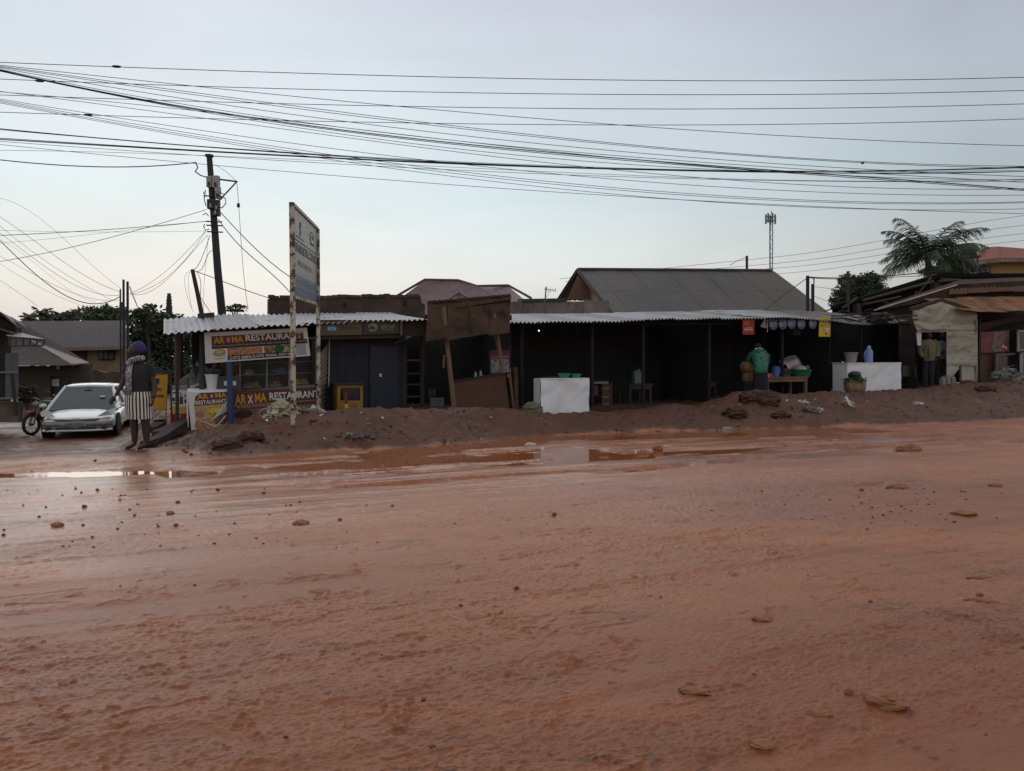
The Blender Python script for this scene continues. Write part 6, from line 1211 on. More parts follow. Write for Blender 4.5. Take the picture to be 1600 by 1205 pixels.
for i, pts in enumerate(([(300, 422), (311, 412), (321, 392), (322, 382), (328, 368)], [(308, 424), (318, 416), (324, 400), (332, 392)], [(302, 424), (308, 450), (320, 475), (330, 492)], [(308, 426), (314, 445), (313, 465), (318, 490)])): wire(pts, 20.5, .008, ['first', 'second', 'third', 'fourth'][i] + ' slack lead at the thin slanting pole, counted downwards', 'slack leads around the thin slanting pole', n=14)
for i, pts in enumerate(([(298, 425), (289, 432), (290, 455), (297, 475), (303, 488)], [(297, 425), (294, 440), (296, 462), (300, 482)], [(325, 370), (323, 400), (319, 440), (318, 490)])): wire(pts, 20.6, .004, ORD[i] + ' hair thin lead hanging loose beside the slanting pole, from the left', 'loose hair thin leads beside the slanting pole', n=14)
gE = 'thin lines to the right above the palm'
for i, (a, b_) in enumerate(((393, 337), (404, 352), (412.5, 365), (422, 376))): wire([(1208, a + 9 - i), (1280, a), (1440, (a + b_) / 2 - 1), (1600, b_)], 36 + i, .009, ['topmost', 'second', 'third', 'lowest'][i] + ' of four thin lines rising right towards the palm', gE, 10)
wire([(1262, 433), (1330, 434), (1380, 432), (1422, 428), (1470, 424)], 24.5, .016, 'heavy cable from the thin eave post to the rafter shed', None); wire([(1262, 434), (1330, 436), (1380, 434), (1460, 431)], 24.5, .010, 'second cable under the heavy one at the rafter shed', None)
wire([(1262, 434), (1225, 461), (1185, 492)], 24.5, .012, 'dark stay running down from the thin eave post over the charcoal roof', None)
wire([(1270, 448), (1300, 452), (1325, 458)], 26, .007, 'short thin wire right of the crooked post', None); wire([(1270, 462), (1300, 474)], 26, .006, 'lower short wire right of the crooked post', None, n=3)
wire([(1140, 415), (1152, 408), (1167, 402)], 60, .02, 'distant wire at the short pole above the ridge', None, n=6)
MB().tube([Y(24.4)(1262, 435), Y(24.4)(1268, 433), Y(24.4)(1272, 437), Y(24.4)(1271, 450)], .02, 5).build('cable_tail', wire_m, label='hooked cable tail at the thin eave post', cat='cable')
# small bird shaped clamp on a right hand cable
MB().blob(Y(15)(1348, 255), .035, .02, .02, 7, .3, 3).build('cable_knot', wire_m, label='small knot on a cable in the right sky', cat='knot')

# ------------------------------------------------------------------ people
def loft(mb, rings, n=20, closed=True, a0=0, a1=2 * math.pi):
    base = len(mb.v); m = n if closed else n + 1; vs = []; fs = []
    for c, ax, ay in rings:
        for k in range(m): a = a0 + (a1 - a0) * k / n; vs.append(Vector(c) + Vector(ax) * math.cos(a) + Vector(ay) * math.sin(a))
    for i in range(len(rings) - 1):
        for k in range(n): k2 = (k + 1) % m if closed else k + 1; fs.append((i * m + k, i * m + k2, (i + 1) * m + k2, (i + 1) * m + k))
    if closed: fs += [tuple(range(m))[::-1], tuple(range((len(rings) - 1) * m, len(rings) * m))]
    return mb.add(vs, fs)
def skin_mesh(joints, bones, rootj):
    me = bpy.data.meshes.new('s'); ks = list(joints); me.from_pydata([joints[k][0] for k in ks], [(ks.index(a), ks.index(b)) for a, b in bones], [])
    ob = bpy.data.objects.new('s', me); COL.objects.link(ob); sk = ob.modifiers.new('skin', 'SKIN')
    for i, k in enumerate(ks):
        r = joints[k][1]; me.skin_vertices[0].data[i].radius = r if isinstance(r, tuple) else (r, r); me.skin_vertices[0].data[i].use_root = (k == rootj)
    sk.use_smooth_shade = True; ss = ob.modifiers.new('sub', 'SUBSURF'); ss.levels = 2; ss.render_levels = 2
    bpy.context.view_layer.update(); e = ob.evaluated_get(bpy.context.evaluated_depsgraph_get()); m2 = e.to_mesh()
    vs = [v.co.copy() for v in m2.vertices]; fs = [tuple(p.vertices) for p in m2.polygons]; e.to_mesh_clear(); bpy.data.objects.remove(ob); bpy.data.meshes.remove(me)
    return vs, fs
def head_mesh(c, f, s=1.0):
    """head with brow, nose, lips, chin and ears, facing direction f"""
    f = Vector(f).normalized(); r = f.cross(Z).normalized(); u = r.cross(f); mb = MB(); vs = []; fs = []; n, m = 24, 18
    for i in range(m + 1):
        th = math.pi * i / m; z = math.cos(th)
        for k in range(n):
            an = 2 * math.pi * k / n; x = math.sin(th) * math.cos(an); y = math.sin(th) * math.sin(an)   # x forward
            q = Vector((x * .098, y * (.076 - .018 * max(0, -z)), z * .122)); jaw = max(0, -z - .2)
            if x > 0: q.x += -.012 * max(0, z - .5)
            q.x += .012 * jaw if x > 0 else .03 * jaw
            fr = max(0, x) ** 6 * math.exp(-(y / .22) ** 2)
            q.x += .026 * fr * math.exp(-((z + .12) / .13) ** 2) + .010 * max(0, x) ** 3 * (math.exp(-((z + .48) / .07) ** 2) + math.exp(-((z + .62) / .07) ** 2)) * math.exp(-(y / .4) ** 2) + .006 * max(0, x) ** 3 * math.exp(-((z - .22) / .09) ** 2)
            q.x -= .008 * max(0, x) ** 2 * math.exp(-((abs(y) - .35) / .16) ** 2 - ((z - .06) / .1) ** 2)
            vs.append(Vector(c) + (f * q.x + r * q.y + u * q.z) * s)
    fs = [(i * n + k, (i + 1) * n + k, (i + 1) * n + (k + 1) % n, i * n + (k + 1) % n) for i in range(m) for k in range(n)]
    mb.add(vs, fs)
    for sg in (-1, 1): mb.blob(Vector(c) + (r * .074 * sg - f * .005 - u * .01) * s, .016 * s, .012 * s, .03 * s, 8, .03, 1)
    return mb
def hand_mesh(w_, d, palm_n, s=1.0, curl=.6):
    """palm with four unequal bent fingers and a side thumb; w_ wrist, d direction"""
    d = Vector(d).normalized(); pn = Vector(palm_n); pn = (pn - d * pn.dot(d)).normalized(); sd = d.cross(pn); mb = MB(); w_ = Vector(w_)
    loft(mb, [(w_, sd * .024 * s, pn * .017 * s), (w_ + d * .04 * s, sd * .036 * s, pn * .017 * s), (w_ + d * .085 * s, sd * .038 * s, pn * .014 * s)], 10)
    for i, (o, l) in enumerate(((-.028, .066), (-.010, .078), (.009, .074), (.027, .058))):
        p = w_ + d * .075 * s + sd * o * s; pts = [p]; dd = d.copy(); 
        for k in range(3): dd = (dd + pn * curl * .75).normalized(); pts.append(pts[-1] + dd * l * s * (.45 - .08 * k))
        mb.tube(pts, [.0095 * s, .009 * s, .0085 * s, .006 * s], 6)
    p = w_ + d * .03 * s - sd * .03 * s; dd = (d * .6 - sd * .8 + pn * .3).normalized(); mb.tube([p, p + dd * .035 * s, p + (dd + d * .5).normalized() * .065 * s], [.012 * s, .0105 * s, .007 * s], 6)
    return mb
def add_mesh(mb, vs, fs): return mb.add(vs, fs)
def person_body(origin, J, bones, rootj, head, face, hands, mt, label, hs=1.0):
    origin = Vector(origin); J = {k: (Vector(v[0]) + origin, v[1]) for k, v in J.items()}
    vs, fs = skin_mesh(J, bones, rootj); mb = MB(); mb.add(vs, fs); h = head_mesh(origin + Vector(head), face, hs); mb.add(h.v, h.f)
    for w_, d, pn in hands: h = hand_mesh(origin + Vector(w_), d, pn); mb.add(h.v, h.f)
    return mb.build('person', mt, None, True, label, 'person', origin=origin)
BON = [('pel', 'sp'), ('sp', 'ch'), ('ch', 'nk'), ('nk', 'hd'), ('ch', 'sl'), ('sl', 'el'), ('el', 'wl'), ('ch', 'sr'), ('sr', 'er'), ('er', 'wr'), ('pel', 'hl'), ('hl', 'kl'), ('kl', 'cl'), ('cl', 'al'), ('al', 'tl'), ('pel', 'hr'), ('hr', 'kr'), ('kr', 'cr'), ('cr', 'ar'), ('ar', 'tr')]
# the woman
wo = onG(218, 703, 11.45); wo.z = Y(11.45)(218, 702.5).z
J = dict(pel=((0, 0, .84), (.17, .14)), sp=((.01, 0, 1.0), (.15, .125)), ch=((.02, 0, 1.17), (.15, .11)), nk=((-.01, .0, 1.31), .055), hd=((-.03, 0, 1.40), .05),
         sl=((-.155, -.04, 1.22), .06), el=((-.235, -.07, .99), .045), wl=((-.335, -.13, .80), .028), sr=((.185, .02, 1.21), .068), er=((.265, .03, .95), .055), wr=((.285, -.05, .76), .033),
         hl=((-.085, 0, .74), .10), kl=((-.085, -.01, .44), .070), cl=((-.085, .01, .30), .068), al=((-.09, .01, .075), .040), tl=((-.20, -.10, .022), (.035, .018)),
         hr=((.10, 0, .74), .105), kr=((.11, -.01, .44), .075), cr=((.115, .01, .30), .072), ar=((.12, .01, .075), .042), tr=((.02, -.12, .022), (.035, .018)))
W_ = person_body(wo, J, BON, 'pel', (-.045, -.01, 1.475), (-1, -.25, 0), [((-.335, -.13, .80), (-.6, -.2, -.75), (.5, -.7, 0)), ((.285, -.05, .76), (.1, -.6, -.8), (-.8, -.3, .3))], skin_m, 'woman in black top, dotted scarf and striped skirt standing by the roadside')
mb = MB(); n = 48; R_ = []
for z, rx, ry, cx in ((.905, .185, .15, .005), (.86, .20, .165, .005), (.78, .222, .185, .005), (.66, .225, .185, .005), (.55, .222, .185, .01), (.465, .225, .19, .01)): R_.append((wo + Vector((cx, 0, z)), (rx, 0, 0), (0, ry, 0)))
vs = []; 
for c, ax, ay in R_:
    for k in range(n): a_ = 2 * math.pi * (k + .5 * (k % 2 - .5) * .15) / n; f_ = 1 + .03 * math.sin(a_ * 7 + c.z * 2) * (1 - (c.z - wo.z - .465) / .44); vs.append(c + Vector(ax) * math.cos(a_) * f_ + Vector(ay) * math.sin(a_) * f_)
for par in (0, 1): mb.mi = par; mb.add(vs, [(i * n + k, i * n + (k + 1) % n, (i + 1) * n + (k + 1) % n, (i + 1) * n + k) for i in range(len(R_) - 1) for k in range(n) if k % 2 == par])
mb.build('striped_skirt', [M_('white_skirt_cloth', (.62, .60, .56), .85), M_('black_skirt_cloth', (.015, .015, .016), .85)], W_, smooth=False)
mb = MB(); loft(mb, [(wo + Vector((.0, 0, z)) + Vector((cx, 0, 0)), (rx, 0, 0), (0, ry, 0)) for z, rx, ry, cx in ((.87, .20, .165, .005), (.95, .19, .16, .01), (1.05, .195, .165, .015), (1.14, .20, .165, .02), (1.21, .205, .14, .015), (1.265, .16, .11, .01), (1.30, .085, .075, 0))], 24)
mb.build('black_top', cloth_dark, W_, smooth=True)
mb = MB(); mb.tube([wo + Vector(v) for v in ((-.12, -.02, 1.25), (-.165, -.045, 1.20), (-.19, -.05, 1.13))], [.075, .072, .068], 12).build('sleeve', cloth_dark, W_, smooth=True); MB().tube([wo + Vector(v) for v in ((.13, .02, 1.25), (.19, .02, 1.20), (.225, .025, 1.09))], [.085, .085, .078], 12).build('sleeve', cloth_dark, W_, smooth=True)
mb = MB(); A0, A1 = R(185), R(262)
loft(mb, [(wo + Vector((cx, 0, z)), (rx, 0, 0), (0, ry, 0)) for z, rx, ry, cx in ((.84, .235, .20, .005), (.95, .215, .185, .005), (1.05, .215, .185, .01), (1.15, .225, .185, .01), (1.24, .20, .15, 0), (1.31, .12, .11, -.01))], 18, False, A0, A1)
o = mb.build('dotted_scarf', dots_m, W_, smooth=True); so = o.modifiers.new('s', 'SOLIDIFY'); so.thickness = .012
MB().tube([wo + Vector(v) for v in ((-.13, -.10, 1.28), (-.05, -.13, 1.335), (.04, -.10, 1.36), (.10, -.02, 1.365), (.06, .07, 1.36), (-.06, .08, 1.33), (-.13, .0, 1.29))], [.035, .04, .042, .045, .04, .035, .03], 10).build('scarf_wrap', dots_m, W_, smooth=True)
MB().blob(wo + Vector((.025, .0, 1.525)), .10, .092, .095, 20, .025, 3).build('head_wrap', purple_m, W_, smooth=True); MB().blob(wo + Vector((.085, .01, 1.50)), .06, .06, .06, 12, .05, 3).build('head_wrap_knot', purple_m, W_, smooth=True)
for x, y_ in ((-.145, -.045), (.075, -.06)):
    c = wo + Vector((x, y_, .008)); s_ = MB().hexa([c + Vector((-.11, -.085, 0)), c + Vector((-.05, -.10, 0)), c + Vector((.10, .04, 0)), c + Vector((.07, .08, 0)), c + Vector((-.0, .05, 0))], Z * -.016).build('sandal', M_('pinkish_sandal', (.30, .2, .18), .6), W_)
    MB().tube([c + Vector((-.06, -.085, .0)), c + Vector((-.055, -.05, .045)), c + Vector((-.01, -.0, .03))], .006, 5).build('sandal_strap', M_('pale_sandal_strap', (.4, .33, .3)), s_)
for sg in (-1, 1): MB().blob(wo + Vector((-.135, -.055 + .045 * sg - .0, 1.485)), .010, .010, .008, 8, 0, 1).build('eye', M_('eye_white', (.3, .3, .3), .3), W_)
for ob in [W_] + [c for c in W_.children_recursive]:
    for v in ob.data.vertices: v.co.x *= .86; v.co.y *= .9
# man in khaki jacket at the hut doorway
mo = tp(1449.5, .12, 0); mo.z = zfloor(1449, .12)
k_ = (F(.12)(1449, 519).z - mo.z) / 1.72
def sc(J, k): return {a: (Vector(b[0]) * k, tuple(x * k for x in b[1]) if isinstance(b[1], tuple) else b[1] * k) for a, b in J.items()}
stand = dict(pel=((0, 0, .92), (.13, .10)), sp=((0, 0, 1.08), (.13, .10)), ch=((0, 0, 1.32), (.15, .10)), nk=((0, 0, 1.46), .055), hd=((0, -.01, 1.54), .05), sl=((-.19, 0, 1.40), .06), el=((-.28, .0, 1.14), .045), wl=((-.22, -.10, .93), .03),
             sr=((.19, 0, 1.40), .06), er=((.26, .0, 1.14), .045), wr=((.20, -.10, .92), .03), hl=((-.09, 0, .88), .09), kl=((-.10, -.01, .5), .062), cl=((-.10, .01, .36), .06), al=((-.10, .01, .09), .04), tl=((-.11, -.15, .03), (.04, .03)),
             hr=((.09, 0, .88), .09), kr=((.10, -.01, .5), .062), cr=((.10, .01, .36), .06), ar=((.10, .01, .09), .04), tr=((.11, -.15, .03), (.04, .03)))
man = person_body(mo, sc(stand, k_), BON, 'pel', Vector((0, -.02, 1.61)) * k_, (0, -1, 0), [(Vector((-.22, -.10, .93)) * k_, (.1, -.2, -1), (1, 0, 0)), (Vector((.20, -.10, .92)) * k_, (-.1, -.2, -1), (-1, 0, 0))], skin_m, 'man in khaki jacket standing in the tarpaulin hut doorway')
def garment(o, org, k, rings, mt, name, n=22):
    mb = MB(); loft(mb, [(org + Vector((cx, cy, z)) * k, (rx * k, 0, 0), (0, ry * k, 0)) for z, rx, ry, cx, cy in rings], n); return mb.build(name, mt, o, smooth=True)
garment(man, mo, k_, [(.84, .20, .15, 0, 0), (.95, .215, .16, 0, 0), (1.1, .215, .165, 0, 0), (1.28, .225, .16, 0, 0), (1.40, .215, .13, 0, 0), (1.46, .13, .10, 0, 0), (1.50, .085, .08, 0, 0)], jacket_m, 'jacket')
MB().slab(Plane(mo + Vector((0, -.172 * k_, 0)), (0, 1, 0)), [(1450.5, 561), (1451.6, 561), (1451.6, 541), (1450.5, 541)], .01).build('jacket_zip', M_('dark_zip', (.04, .035, .025)), man)
for sx in (-1, 1): MB().tube([mo + Vector(v) * k_ for v in ((.15 * sx, 0, 1.43), (.21 * sx, 0, 1.38), (.285 * sx, .0, 1.14), (.225 * sx, -.09, .95))], [.085, .088, .075, .06], 12).build('jacket_sleeve', jacket_m, man, smooth=True)
for sx in (-1, 1): MB().tube([mo + Vector(v) * k_ for v in ((.09 * sx, 0, .92), (.10 * sx, 0, .5), (.10 * sx, 0, .06))], [.115, .09, .075], 12).build('trouser_leg', cloth_dark, man, smooth=True)
MB().blob(mo + Vector((0, .01, 1.665)) * k_, .085, .10, .07, 14, .02, 3).build('hair', M_('black_hair', (.01, .01, .01)), man, smooth=True)
m2 = tp(1470.5, .55, 0); m2.z = zfloor(1470, .55); k2 = (F(.55)(1470, 521).z - m2.z) / 1.72
man2 = person_body(m2, sc(stand, k2), BON, 'pel', Vector((0, -.02, 1.61)) * k2, (-.2, -1, 0), [(Vector((-.22, -.10, .93)) * k2, (.1, -.2, -1), (1, 0, 0)), (Vector((.20, -.10, .92)) * k2, (-.1, -.2, -1), (-1, 0, 0))], skin_m, 'man in white patterned shirt half hidden behind the hut tarpaulin')
garment(man2, m2, k2, [(.86, .18, .14, 0, 0), (1.0, .185, .14, 0, 0), (1.2, .195, .145, 0, 0), (1.38, .19, .12, 0, 0), (1.45, .11, .09, 0, 0), (1.48, .08, .07, 0, 0)], camo_m, 'patterned_shirt')
for sx in (-1, 1):
    MB().tube([m2 + Vector(v) * k2 for v in ((.14 * sx, 0, 1.41), (.21 * sx, 0, 1.36), (.26 * sx, 0, 1.2))], [.075, .08, .075], 10).build('shirt_sleeve', camo_m, man2, smooth=True)
    MB().tube([m2 + Vector(v) * k2 for v in ((.09 * sx, 0, .92), (.10 * sx, 0, .5), (.10 * sx, 0, .06))], [.11, .085, .07], 10).build('trouser_leg', M_('olive_trousers', (.055, .06, .045), .9), man2, smooth=True)
MB().blob(m2 + Vector((0, .01, 1.665)) * k2, .083, .095, .068, 14, .02, 3).build('hair', M_('black_hair', (.01, .01, .01)), man2, smooth=True)
pf = Plane(m2 + Vector((0, -.155 * k2, 0)), (0, 1, 0)); text('NIKE', [pf(1465.5, 554), pf(1475, 553), pf(1475, 548), pf(1465.5, 549)], navy_pr, man2, .012, bold=.03)
# cook in green bending over
co = tp(1188, -.35, 0); co.z = zfloor(1188, -.3) - .02
J = dict(pel=((.0, 0, .85), (.13, .11)), sp=((.01, .08, 1.0), (.14, .11)), ch=((.03, .22, 1.17), (.15, .11)), nk=((.04, .36, 1.24), .055), hd=((.05, .41, 1.28), .05), sl=((-.15, .22, 1.16), .06), el=((-.20, .33, .95), .045), wl=((-.12, .50, .85), .03),
         sr=((.19, .24, 1.16), .06), er=((.25, .36, .95), .045), wr=((.16, .52, .86), .03), hl=((-.09, 0, .82), .10), kl=((-.11, .02, .45), .065), cl=((-.11, .03, .32), .06), al=((-.12, .04, .08), .04), tl=((-.13, .20, .03), (.04, .03)),
         hr=((.09, 0, .82), .10), kr=((.11, .02, .45), .065), cr=((.11, .03, .32), .06), ar=((.12, .04, .08), .04), tr=((.13, .20, .03), (.04, .03)))
kc = 1.08; J = sc(J, kc)
ck = person_body(co, J, BON, 'pel', Vector((.06, .45, 1.31)) * kc, (0, .9, -.4), [(Vector((-.12, .50, .85)) * kc, (.2, .9, -.2), (0, 0, -1)), (Vector((.16, .52, .86)) * kc, (-.2, .9, -.2), (0, 0, -1))], skin_m, 'cook in green and dark shirt bending over the pots with back to the road')
gm = food('green_black_patterned_shirt', [(.012, .018, .02), (.014, .02, .022), (.012, .17, .10), (.012, .19, .11), (.014, .02, .022)], 5)
mb = MB(); loft(mb, [(co + Vector((0, -.0, .74)) * kc, (.17, 0, 0), (0, .14, 0)), (co + Vector((0, 0, .86)) * kc, (.185, 0, 0), (0, .15, .02)), (co + Vector((.01, .05, .98)) * kc, (.20, 0, 0), (0, .15, -.04)), (co + Vector((.02, .13, 1.09)) * kc, (.215, 0, 0), (0, .13, -.09)), (co + Vector((.03, .22, 1.18)) * kc, (.21, 0, 0), (0, .10, -.12)), (co + Vector((.04, .31, 1.22)) * kc, (.14, 0, 0), (0, .05, -.11)), (co + Vector((.04, .35, 1.23)) * kc, (.08, 0, 0), (0, .03, -.07))], 22)
mb.build('patterned_shirt', gm, ck, smooth=True)
for sx in (-1, 1):
    MB().tube([co + Vector(v) * kc for v in ((.03 + .13 * sx, .22, 1.18), (.03 + .20 * sx, .26, 1.12), (.03 + .23 * sx, .33, .98))], [.08, .08, .072], 10).build('shirt_sleeve', gm, ck, smooth=True)
mb = MB(); loft(mb, [(co + Vector((0, .02, .22)) * kc, (.20, 0, 0), (0, .16, 0)), (co + Vector((0, .01, .55)) * kc, (.19, 0, 0), (0, .15, 0)), (co + Vector((0, 0, .82)) * kc, (.17, 0, 0), (0, .14, 0))], 20); mb.build('dark_skirt', M_('navy_black_cloth', (.012, .014, .024), .9), ck, smooth=True)
MB().tube([co + Vector((-.06, .24, 1.295)) * kc, co + Vector((.06, .25, 1.31)) * kc, co + Vector((.13, .26, 1.295)) * kc], .018, 6).build('white_collar', white_pl, ck)
MB().blob(co + Vector((.06, .42, 1.35)) * kc, .095, .10, .09, 14, .04, 3).build('hair', M_('black_hair', (.01, .01, .01)), ck, smooth=True)

# ------------------------------------------------------------------ the silver white car
carp = onG(150, 680, 21.5)
ca = R(19)          # heading turned a little
cX = Vector((math.cos(ca), math.sin(ca), 0)); cY = Vector((-math.sin(ca), math.cos(ca), 0))      # cX to the picture right, cY towards the tail
nose = Y(21.0)(119, 660); nose.z = Y(21.0)(119, 686).z
def cp(x, y, z): return nose + cX * x + cY * y + Z * z
paint = M_('silver_white_car_paint', (.62, .65, .65), .25, metal=.15, var=.04, coat=.6); paint_d = M_('shaded_muddy_lower_paint', (.30, .29, .26), .4, metal=.2, var=.1, col2=(.14, .10, .08), mixs=2, thr=.5, soft=.2)  # lower paint darkened to stand for dim light, with random brown mud patches
car = root('parked_car', 'pale silver people carrier car parked nose on behind the woman', 'car', nose)
def section(hw, zb, zm, zt, y, crown=.03):   # closed ring of a body section
    P = [(-hw * .80, zb), (-hw * .97, zb + .08), (-hw, (zb + zm) / 2), (-hw * .985, zm), (-hw * .90, zt - .02), (-hw * .55, zt + crown * .7), (0, zt + crown)]
    P = P + [(-x, z) for x, z in P[-2::-1]]
    return [cp(x, y, z) for x, z in P]
secs = [section(.60, .28, .42, .49, -.02, .02), section(.78, .22, .45, .54, .06, .03), section(.88, .20, .50, .60, .25, .04), section(.93, .19, .56, .68, .60, .05), section(.95, .19, .60, .745, .95, .04), section(.95, .19, .64, .79, 1.35), section(.95, .19, .66, .84, 2.4), section(.95, .20, .68, .87, 3.6), section(.92, .24, .68, .88, 4.2), section(.84, .32, .64, .82, 4.45)]
mb = MB(); n = len(secs[0]); vs = [p for s_ in secs for p in s_]
fs = [(i * n + k, i * n + (k + 1) % n, (i + 1) * n + (k + 1) % n, (i + 1) * n + k) for i in range(len(secs) - 1) for k in range(n)] + [tuple(range(n))[::-1], tuple(range((len(secs) - 1) * n, len(secs) * n))]
mb.add(vs, fs); bd = mb.build('body', paint, car, smooth=True); ss = bd.modifiers.new('sub', 'SUBSURF'); ss.levels = 1; ss.render_levels = 2
def quadp(name, pts, mt, th=.01, d=None, parent=car): return MB().hexa([cp(*p) for p in pts], (d if d is not None else cY) * th).build(name, mt, parent)
wg = M_('car_window_glass', (.045, .058, .058), .06, spec=.8, var=.3, vs_=2)
hwb, hwr, zr, zc = .86, .66, 1.40, .95
rf = [(-hwr, 2.05, zr), (hwr, 2.05, zr), (hwr, 3.9, zr - .02), (-hwr, 3.9, zr - .02)]
# greenhouse
rm = MB(); ring = []
for y_, hw, z in ((1.95, .60, zr - .045), (2.1, .665, zr), (2.9, .68, zr + .03), (3.7, .66, zr), (4.05, .60, zr - .06)): ring.append([cp(-hw, y_, z - .05), cp(-hw * .93, y_, z), cp(-hw * .5, y_, z + .02), cp(0, y_, z + .03), cp(hw * .5, y_, z + .02), cp(hw * .93, y_, z), cp(hw, y_, z - .05)])
vs = [p for r_ in ring for p in r_]; fs = [(i * 7 + k, i * 7 + k + 1, (i + 1) * 7 + k + 1, (i + 1) * 7 + k) for i in range(4) for k in range(6)]; fs += [(6 - k) for k in range(0)] and [] or []
rm.add(vs, fs); o = rm.build('roof', paint, car, smooth=True); so = o.modifiers.new('s', 'SOLIDIFY'); so.thickness = .03
quadp('windscreen', [(-.87, .84, .745), (.87, .84, .745), (.60, 1.98, zr - .03), (-.60, 1.98, zr - .03)], wg)
MB().hexa([cp(.88, .95, .76), cp(.90, 4.1, .85), cp(.64, 4.0, zr - .06), cp(.63, 2.0, zr - .05)], cX * -.01).build('side_window', wg, car); MB().hexa([cp(-.88, .95, .76), cp(-.90, 4.1, .95), cp(-.64, 4.0, zr - .06), cp(-.63, 2.0, zr - .05)], cX * .01).build('side_window', wg, car)
quadp('rear_window', [(-.8, 4.35, .93), (.8, 4.35, .93), (.6, 4.05, zr - .07), (-.6, 4.05, zr - .07)], wg)
for sg in (-1, 1):
    for a, b_ in (((.89, .84, .74), (.62, 1.98, zr - .02)), ((.91, 2.35, .83), (.66, 2.45, zr - .03)), ((.91, 3.4, .86), (.66, 3.35, zr - .03)), ((.88, 4.3, .86), (.62, 4.05, zr - .05))): MB().tube([cp(a[0] * sg, a[1], a[2]), cp(b_[0] * sg, b_[1], b_[2])], [.045, .038], 8).build('pillar', paint, car, smooth=True)
quadp('wiper', [(-.5, .82, .775), (.3, .84, .775), (.3, .87, .79), (-.5, .85, .79)], black_pr, .01)
quadp('sticker', [(.36, 1.38, 1.085), (.50, 1.38, 1.085), (.50, 1.44, 1.115), (.36, 1.44, 1.115)], litter_m, -.012)
MB().tube([cp(0, 1.9, 1.31), cp(0, 1.80, 1.26)], .03, 6).box(cp(0, 1.78, 1.25), .2, .03, .06, cX, cY).build('inner_mirror', black_pr, car)
# front details: all sit just proud of the nose
def front(name, pts, mt, y=-.05, th=.06): return MB().hexa([cp(x, y + dy, z) for x, dy, z in pts], cY * th).build(name, mt, car)
front('grille', [(-.44, .03, .49), (.44, .03, .49), (.56, .07, .525), (-.56, .07, .525)], black_pr); MB().tube([cp(-.56, .06, .55), cp(0, -.02, .54), cp(.56, .06, .55)], .018, 6).build('bonnet_lip', paint, car)
bm_ = MB(); loft(bm_, [(cp(x, y_, .41), cY * .09, Z * .075) for x, y_ in ((-.86, .22), (-.70, .06), (-.35, -.03), (0, -.05), (.35, -.03), (.70, .06), (.86, .22))], 12); bm_.build('bumper', paint_d, car, smooth=True)
bm_ = MB(); loft(bm_, [(cp(x, y_, .235), cY * .09, Z * .035) for x, y_ in ((-.86, .22), (-.70, .04), (-.35, -.05), (0, -.07), (.35, -.05), (.70, .04), (.86, .22))], 12); bm_.build('lower_lip', paint, car, smooth=True)
bm_ = MB(); loft(bm_, [(cp(x, y_, .33), cY * .08, Z * .11) for x, y_ in ((-.84, .24), (-.70, .09), (-.35, .0), (0, -.02), (.35, .0), (.70, .09), (.84, .24))], 12); bm_.build('bumper_skirt', paint_d, car, smooth=True)
front('air_intake', [(-.46, -.01, .27), (.46, -.01, .27), (.50, 0, .33), (-.50, 0, .33)], black_pr, -.09)
plate = front('number_plate', [(-.30, 0, .375), (.27, 0, .375), (.27, 0, .465), (-.30, 0, .465)], M_('number_plate_white', (.36, .33, .30), .5), -.155, .02); text('UBE 336G', [cp(-.25, -.158, .39), cp(.22, -.158, .39), cp(.22, -.158, .45), cp(-.25, -.158, .45)], black_pr, plate, .004, -cY, .01)
hl = M_('headlamp_glass', (.50, .50, .44), .08, spec=.8, var=.3, vs_=12); hld = M_('headlamp_shaded_glass', (.16, .17, .17), .08, spec=.8, var=.4, vs_=12)  # light and dark copies of one lamp glass carry the uneven light
for sg, m_ in ((-1, hl), (1, hld)):
    MB().hexa([cp(.50 * sg, .02, .60), cp(.86 * sg, .17, .63), cp(.94 * sg, .42, .72), cp(.88 * sg, .60, .80), cp(.72 * sg, .36, .76)], -cY * .035).build('headlight', m_, car)
    c = cp(.68 * sg, .01, .30); MB().lathe(c, [(.07, -.01), (.07, .05), (.05, .055)], 12, ax=cX, ay=Z, az=-cY).build('fog_lamp', black_pr, car)
    q = cp(1.0 * sg, 1.15, .86); MB().blob(q + cX * .04 * sg, .11, .07, .065, 14, .02, 2).build('wing_mirror', paint, car, smooth=True)
MB().tube([cp(-.09, -.02, .565), cp(-.05, -.03, .555), cp(0, -.03, .565), cp(.05, -.03, .555), cp(.09, -.02, .565)], .009, 5).build('badge', chrome, car)
for sg in (-1, 1):
    for y_ in (.82, 3.55):
        c = cp(.80 * sg, y_, .30); wr_ = MB().lathe(c, [(.19, -.09), (.275, -.10), (.31, -.07), (.31, .07), (.275, .10), (.19, .09)], 24, ax=cY, ay=Z, az=cX).build('wheel', tyre_m, car, smooth=True)
        MB().lathe(c + cX * .085 * sg, [(.19, -.02), (.19, .015), (.05, .02)], 20, ax=cY, ay=Z, az=cX * sg).build('rim', M_('dull_alloy', (.22, .22, .22), .4, metal=.6), wr_)
        MB().lathe(c + cX * .12 * sg, [(.36, -.02), (.36, .03), (.30, .032)], 24, ax=cY, ay=Z, az=cX * sg).build('arch_shade_disc', M_('arch_shade_black', (.01, .01, .01)), car)  # near-black disc painted in for the shade inside the arch
for y_ in (2.4, 3.4): quadp('door_seam', [(.953, y_, .3), (.956, y_, .3), (.955, y_ + .02, .9), (.95, y_ + .02, .9)], black_pr, .004)
MB().tube([cp(.965, 2.2, .80), cp(.975, 2.0, .80)], .015, 6).build('door_handle', paint, car); MB().tube([cp(.965, 3.2, .80), cp(.975, 3.0, .80)], .015, 6).build('door_handle', paint, car)

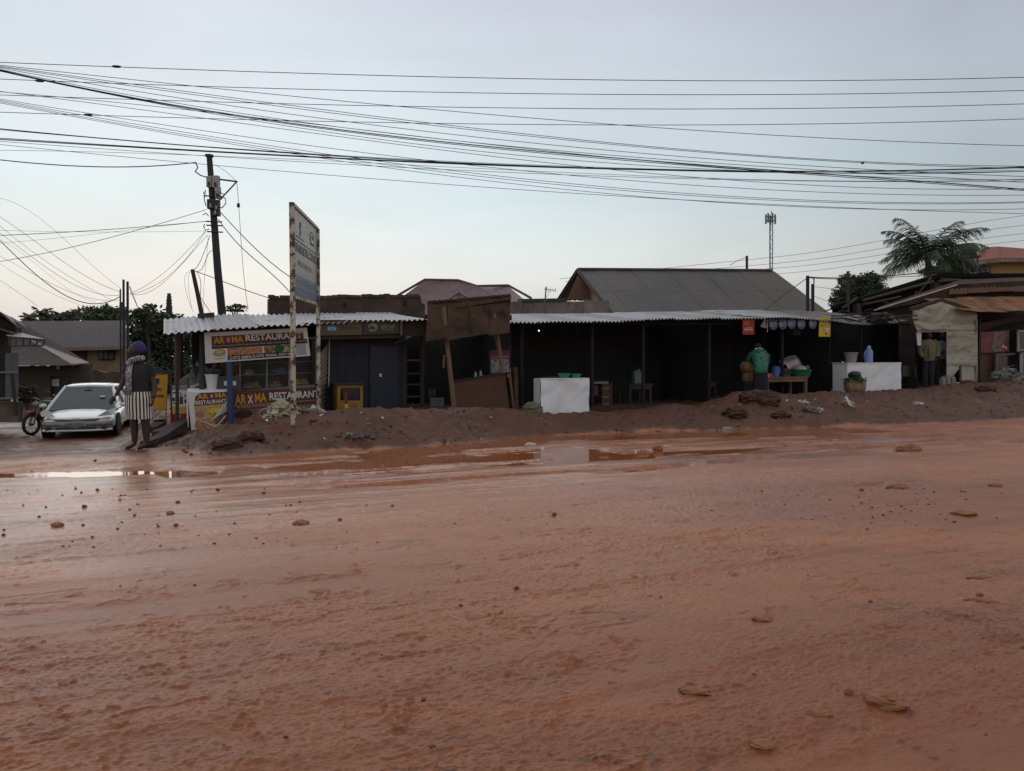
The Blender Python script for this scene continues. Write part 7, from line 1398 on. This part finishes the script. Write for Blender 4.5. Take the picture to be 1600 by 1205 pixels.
# ------------------------------------------------------------------ motorcycle at the left of the car
mp_ = Y(21.7)(49, 660); mp_.z = Y(21.7)(49, 680).z; bk_ = root('motorcycle', 'dark motorcycle leaning beside the front of the pale car', 'motorcycle', mp_)
mx_ = Vector((.22, .975, 0)).normalized(); my_ = Vector((-.975, .22, 0))
def q_(x, y, z): return mp_ + mx_ * x + my_ * y + Z * z
for x in (0, 1.25):
    mb = MB(); c = q_(x, 0, .30); pts = [c + (mx_ * math.cos(t) + Z * math.sin(t)) * .27 for t in np.linspace(0, 2 * math.pi, 25)]; wl_ = mb.tube(pts, .045, 8, False).build('wheel', tyre_m, bk_, smooth=True)
    MB().lathe(c, [(.24, -.015), (.24, .015)], 20, ax=mx_, ay=Z, az=my_).build('rim', M_('dull_alloy', (.22, .22, .22)), wl_) if 0 else MB().tube([c + (mx_ * math.cos(t) + Z * math.sin(t)) * .235 for t in np.linspace(0, 2 * math.pi, 21)], .015, 5, False).build('rim', metal_dk, wl_)
    mb = MB()
    for k in range(9): t = k * math.pi / 4.5; mb.tube([c, c + (mx_ * math.cos(t) + Z * math.sin(t)) * .23], .005, 4)
    mb.tube([c - my_ * .06, c + my_ * .06], .04, 8).build('spokes', metal_dk, wl_)
    MB().tube([c + (mx_ * math.cos(t) + Z * math.sin(t)) * .34 for t in np.linspace(.3, 2.6, 9)], [.03] + [.05] * 7 + [.03], 6).build('mudguard', M_('maroon_mudguard', (.10, .03, .025), .35), bk_, smooth=True)
for s_ in (-.07, .07): MB().tube([q_(0, s_, .30), q_(.28, s_, .95)], .022, 8).build('fork', M_('dull_fork_metal', (.16, .16, .16), .4, metal=.7), bk_)
MB().tube([q_(.40, -.36, 1.02), q_(.32, -.2, 1.04), q_(.30, 0, .98), q_(.32, .2, 1.04), q_(.40, .36, 1.02)], .014, 6).build('handlebar', M_('dull_fork_metal', (.16, .16, .16), .4, metal=.7), bk_)
MB().blob(q_(.16, 0, .86), .08, .08, .08, 14, 0, 1).build('headlight', hld, bk_, smooth=True); MB().blob(q_(.58, 0, .84), .26, .15, .13, 16, .02, 2).build('fuel_tank', M_('dull_tank_paint', (.10, .085, .08), .4), bk_, smooth=True)
MB().hexa([q_(.8, -.12, .80), q_(1.45, -.13, .82), q_(1.45, .13, .82), q_(.8, .12, .80)], Z * .09).build('saddle', black_pr, bk_); MB().blob(q_(.62, 0, .48), .20, .14, .19, 12, .15, 3).build('engine', metal_dk, bk_)
MB().tube([q_(.3, 0, .85), q_(.45, 0, .35), q_(1.25, 0, .32)], .025, 6).tube([q_(.45, 0, .7), q_(1.2, 0, .72)], .025, 6).build('frame', metal_dk, bk_)
for s_ in (-1, 1): MB().tube([q_(.32, .22 * s_, 1.04), q_(.30, .30 * s_, 1.17)], .006, 4).blob(q_(.30, .31 * s_, 1.20), .03, .05, .035, 8, 0, 1).build('mirror', black_pr, bk_)
MB().tube([q_(.62, .1, .35), q_(.8, .3, .02)], .015, 6).build('side_stand', metal_dk, bk_)
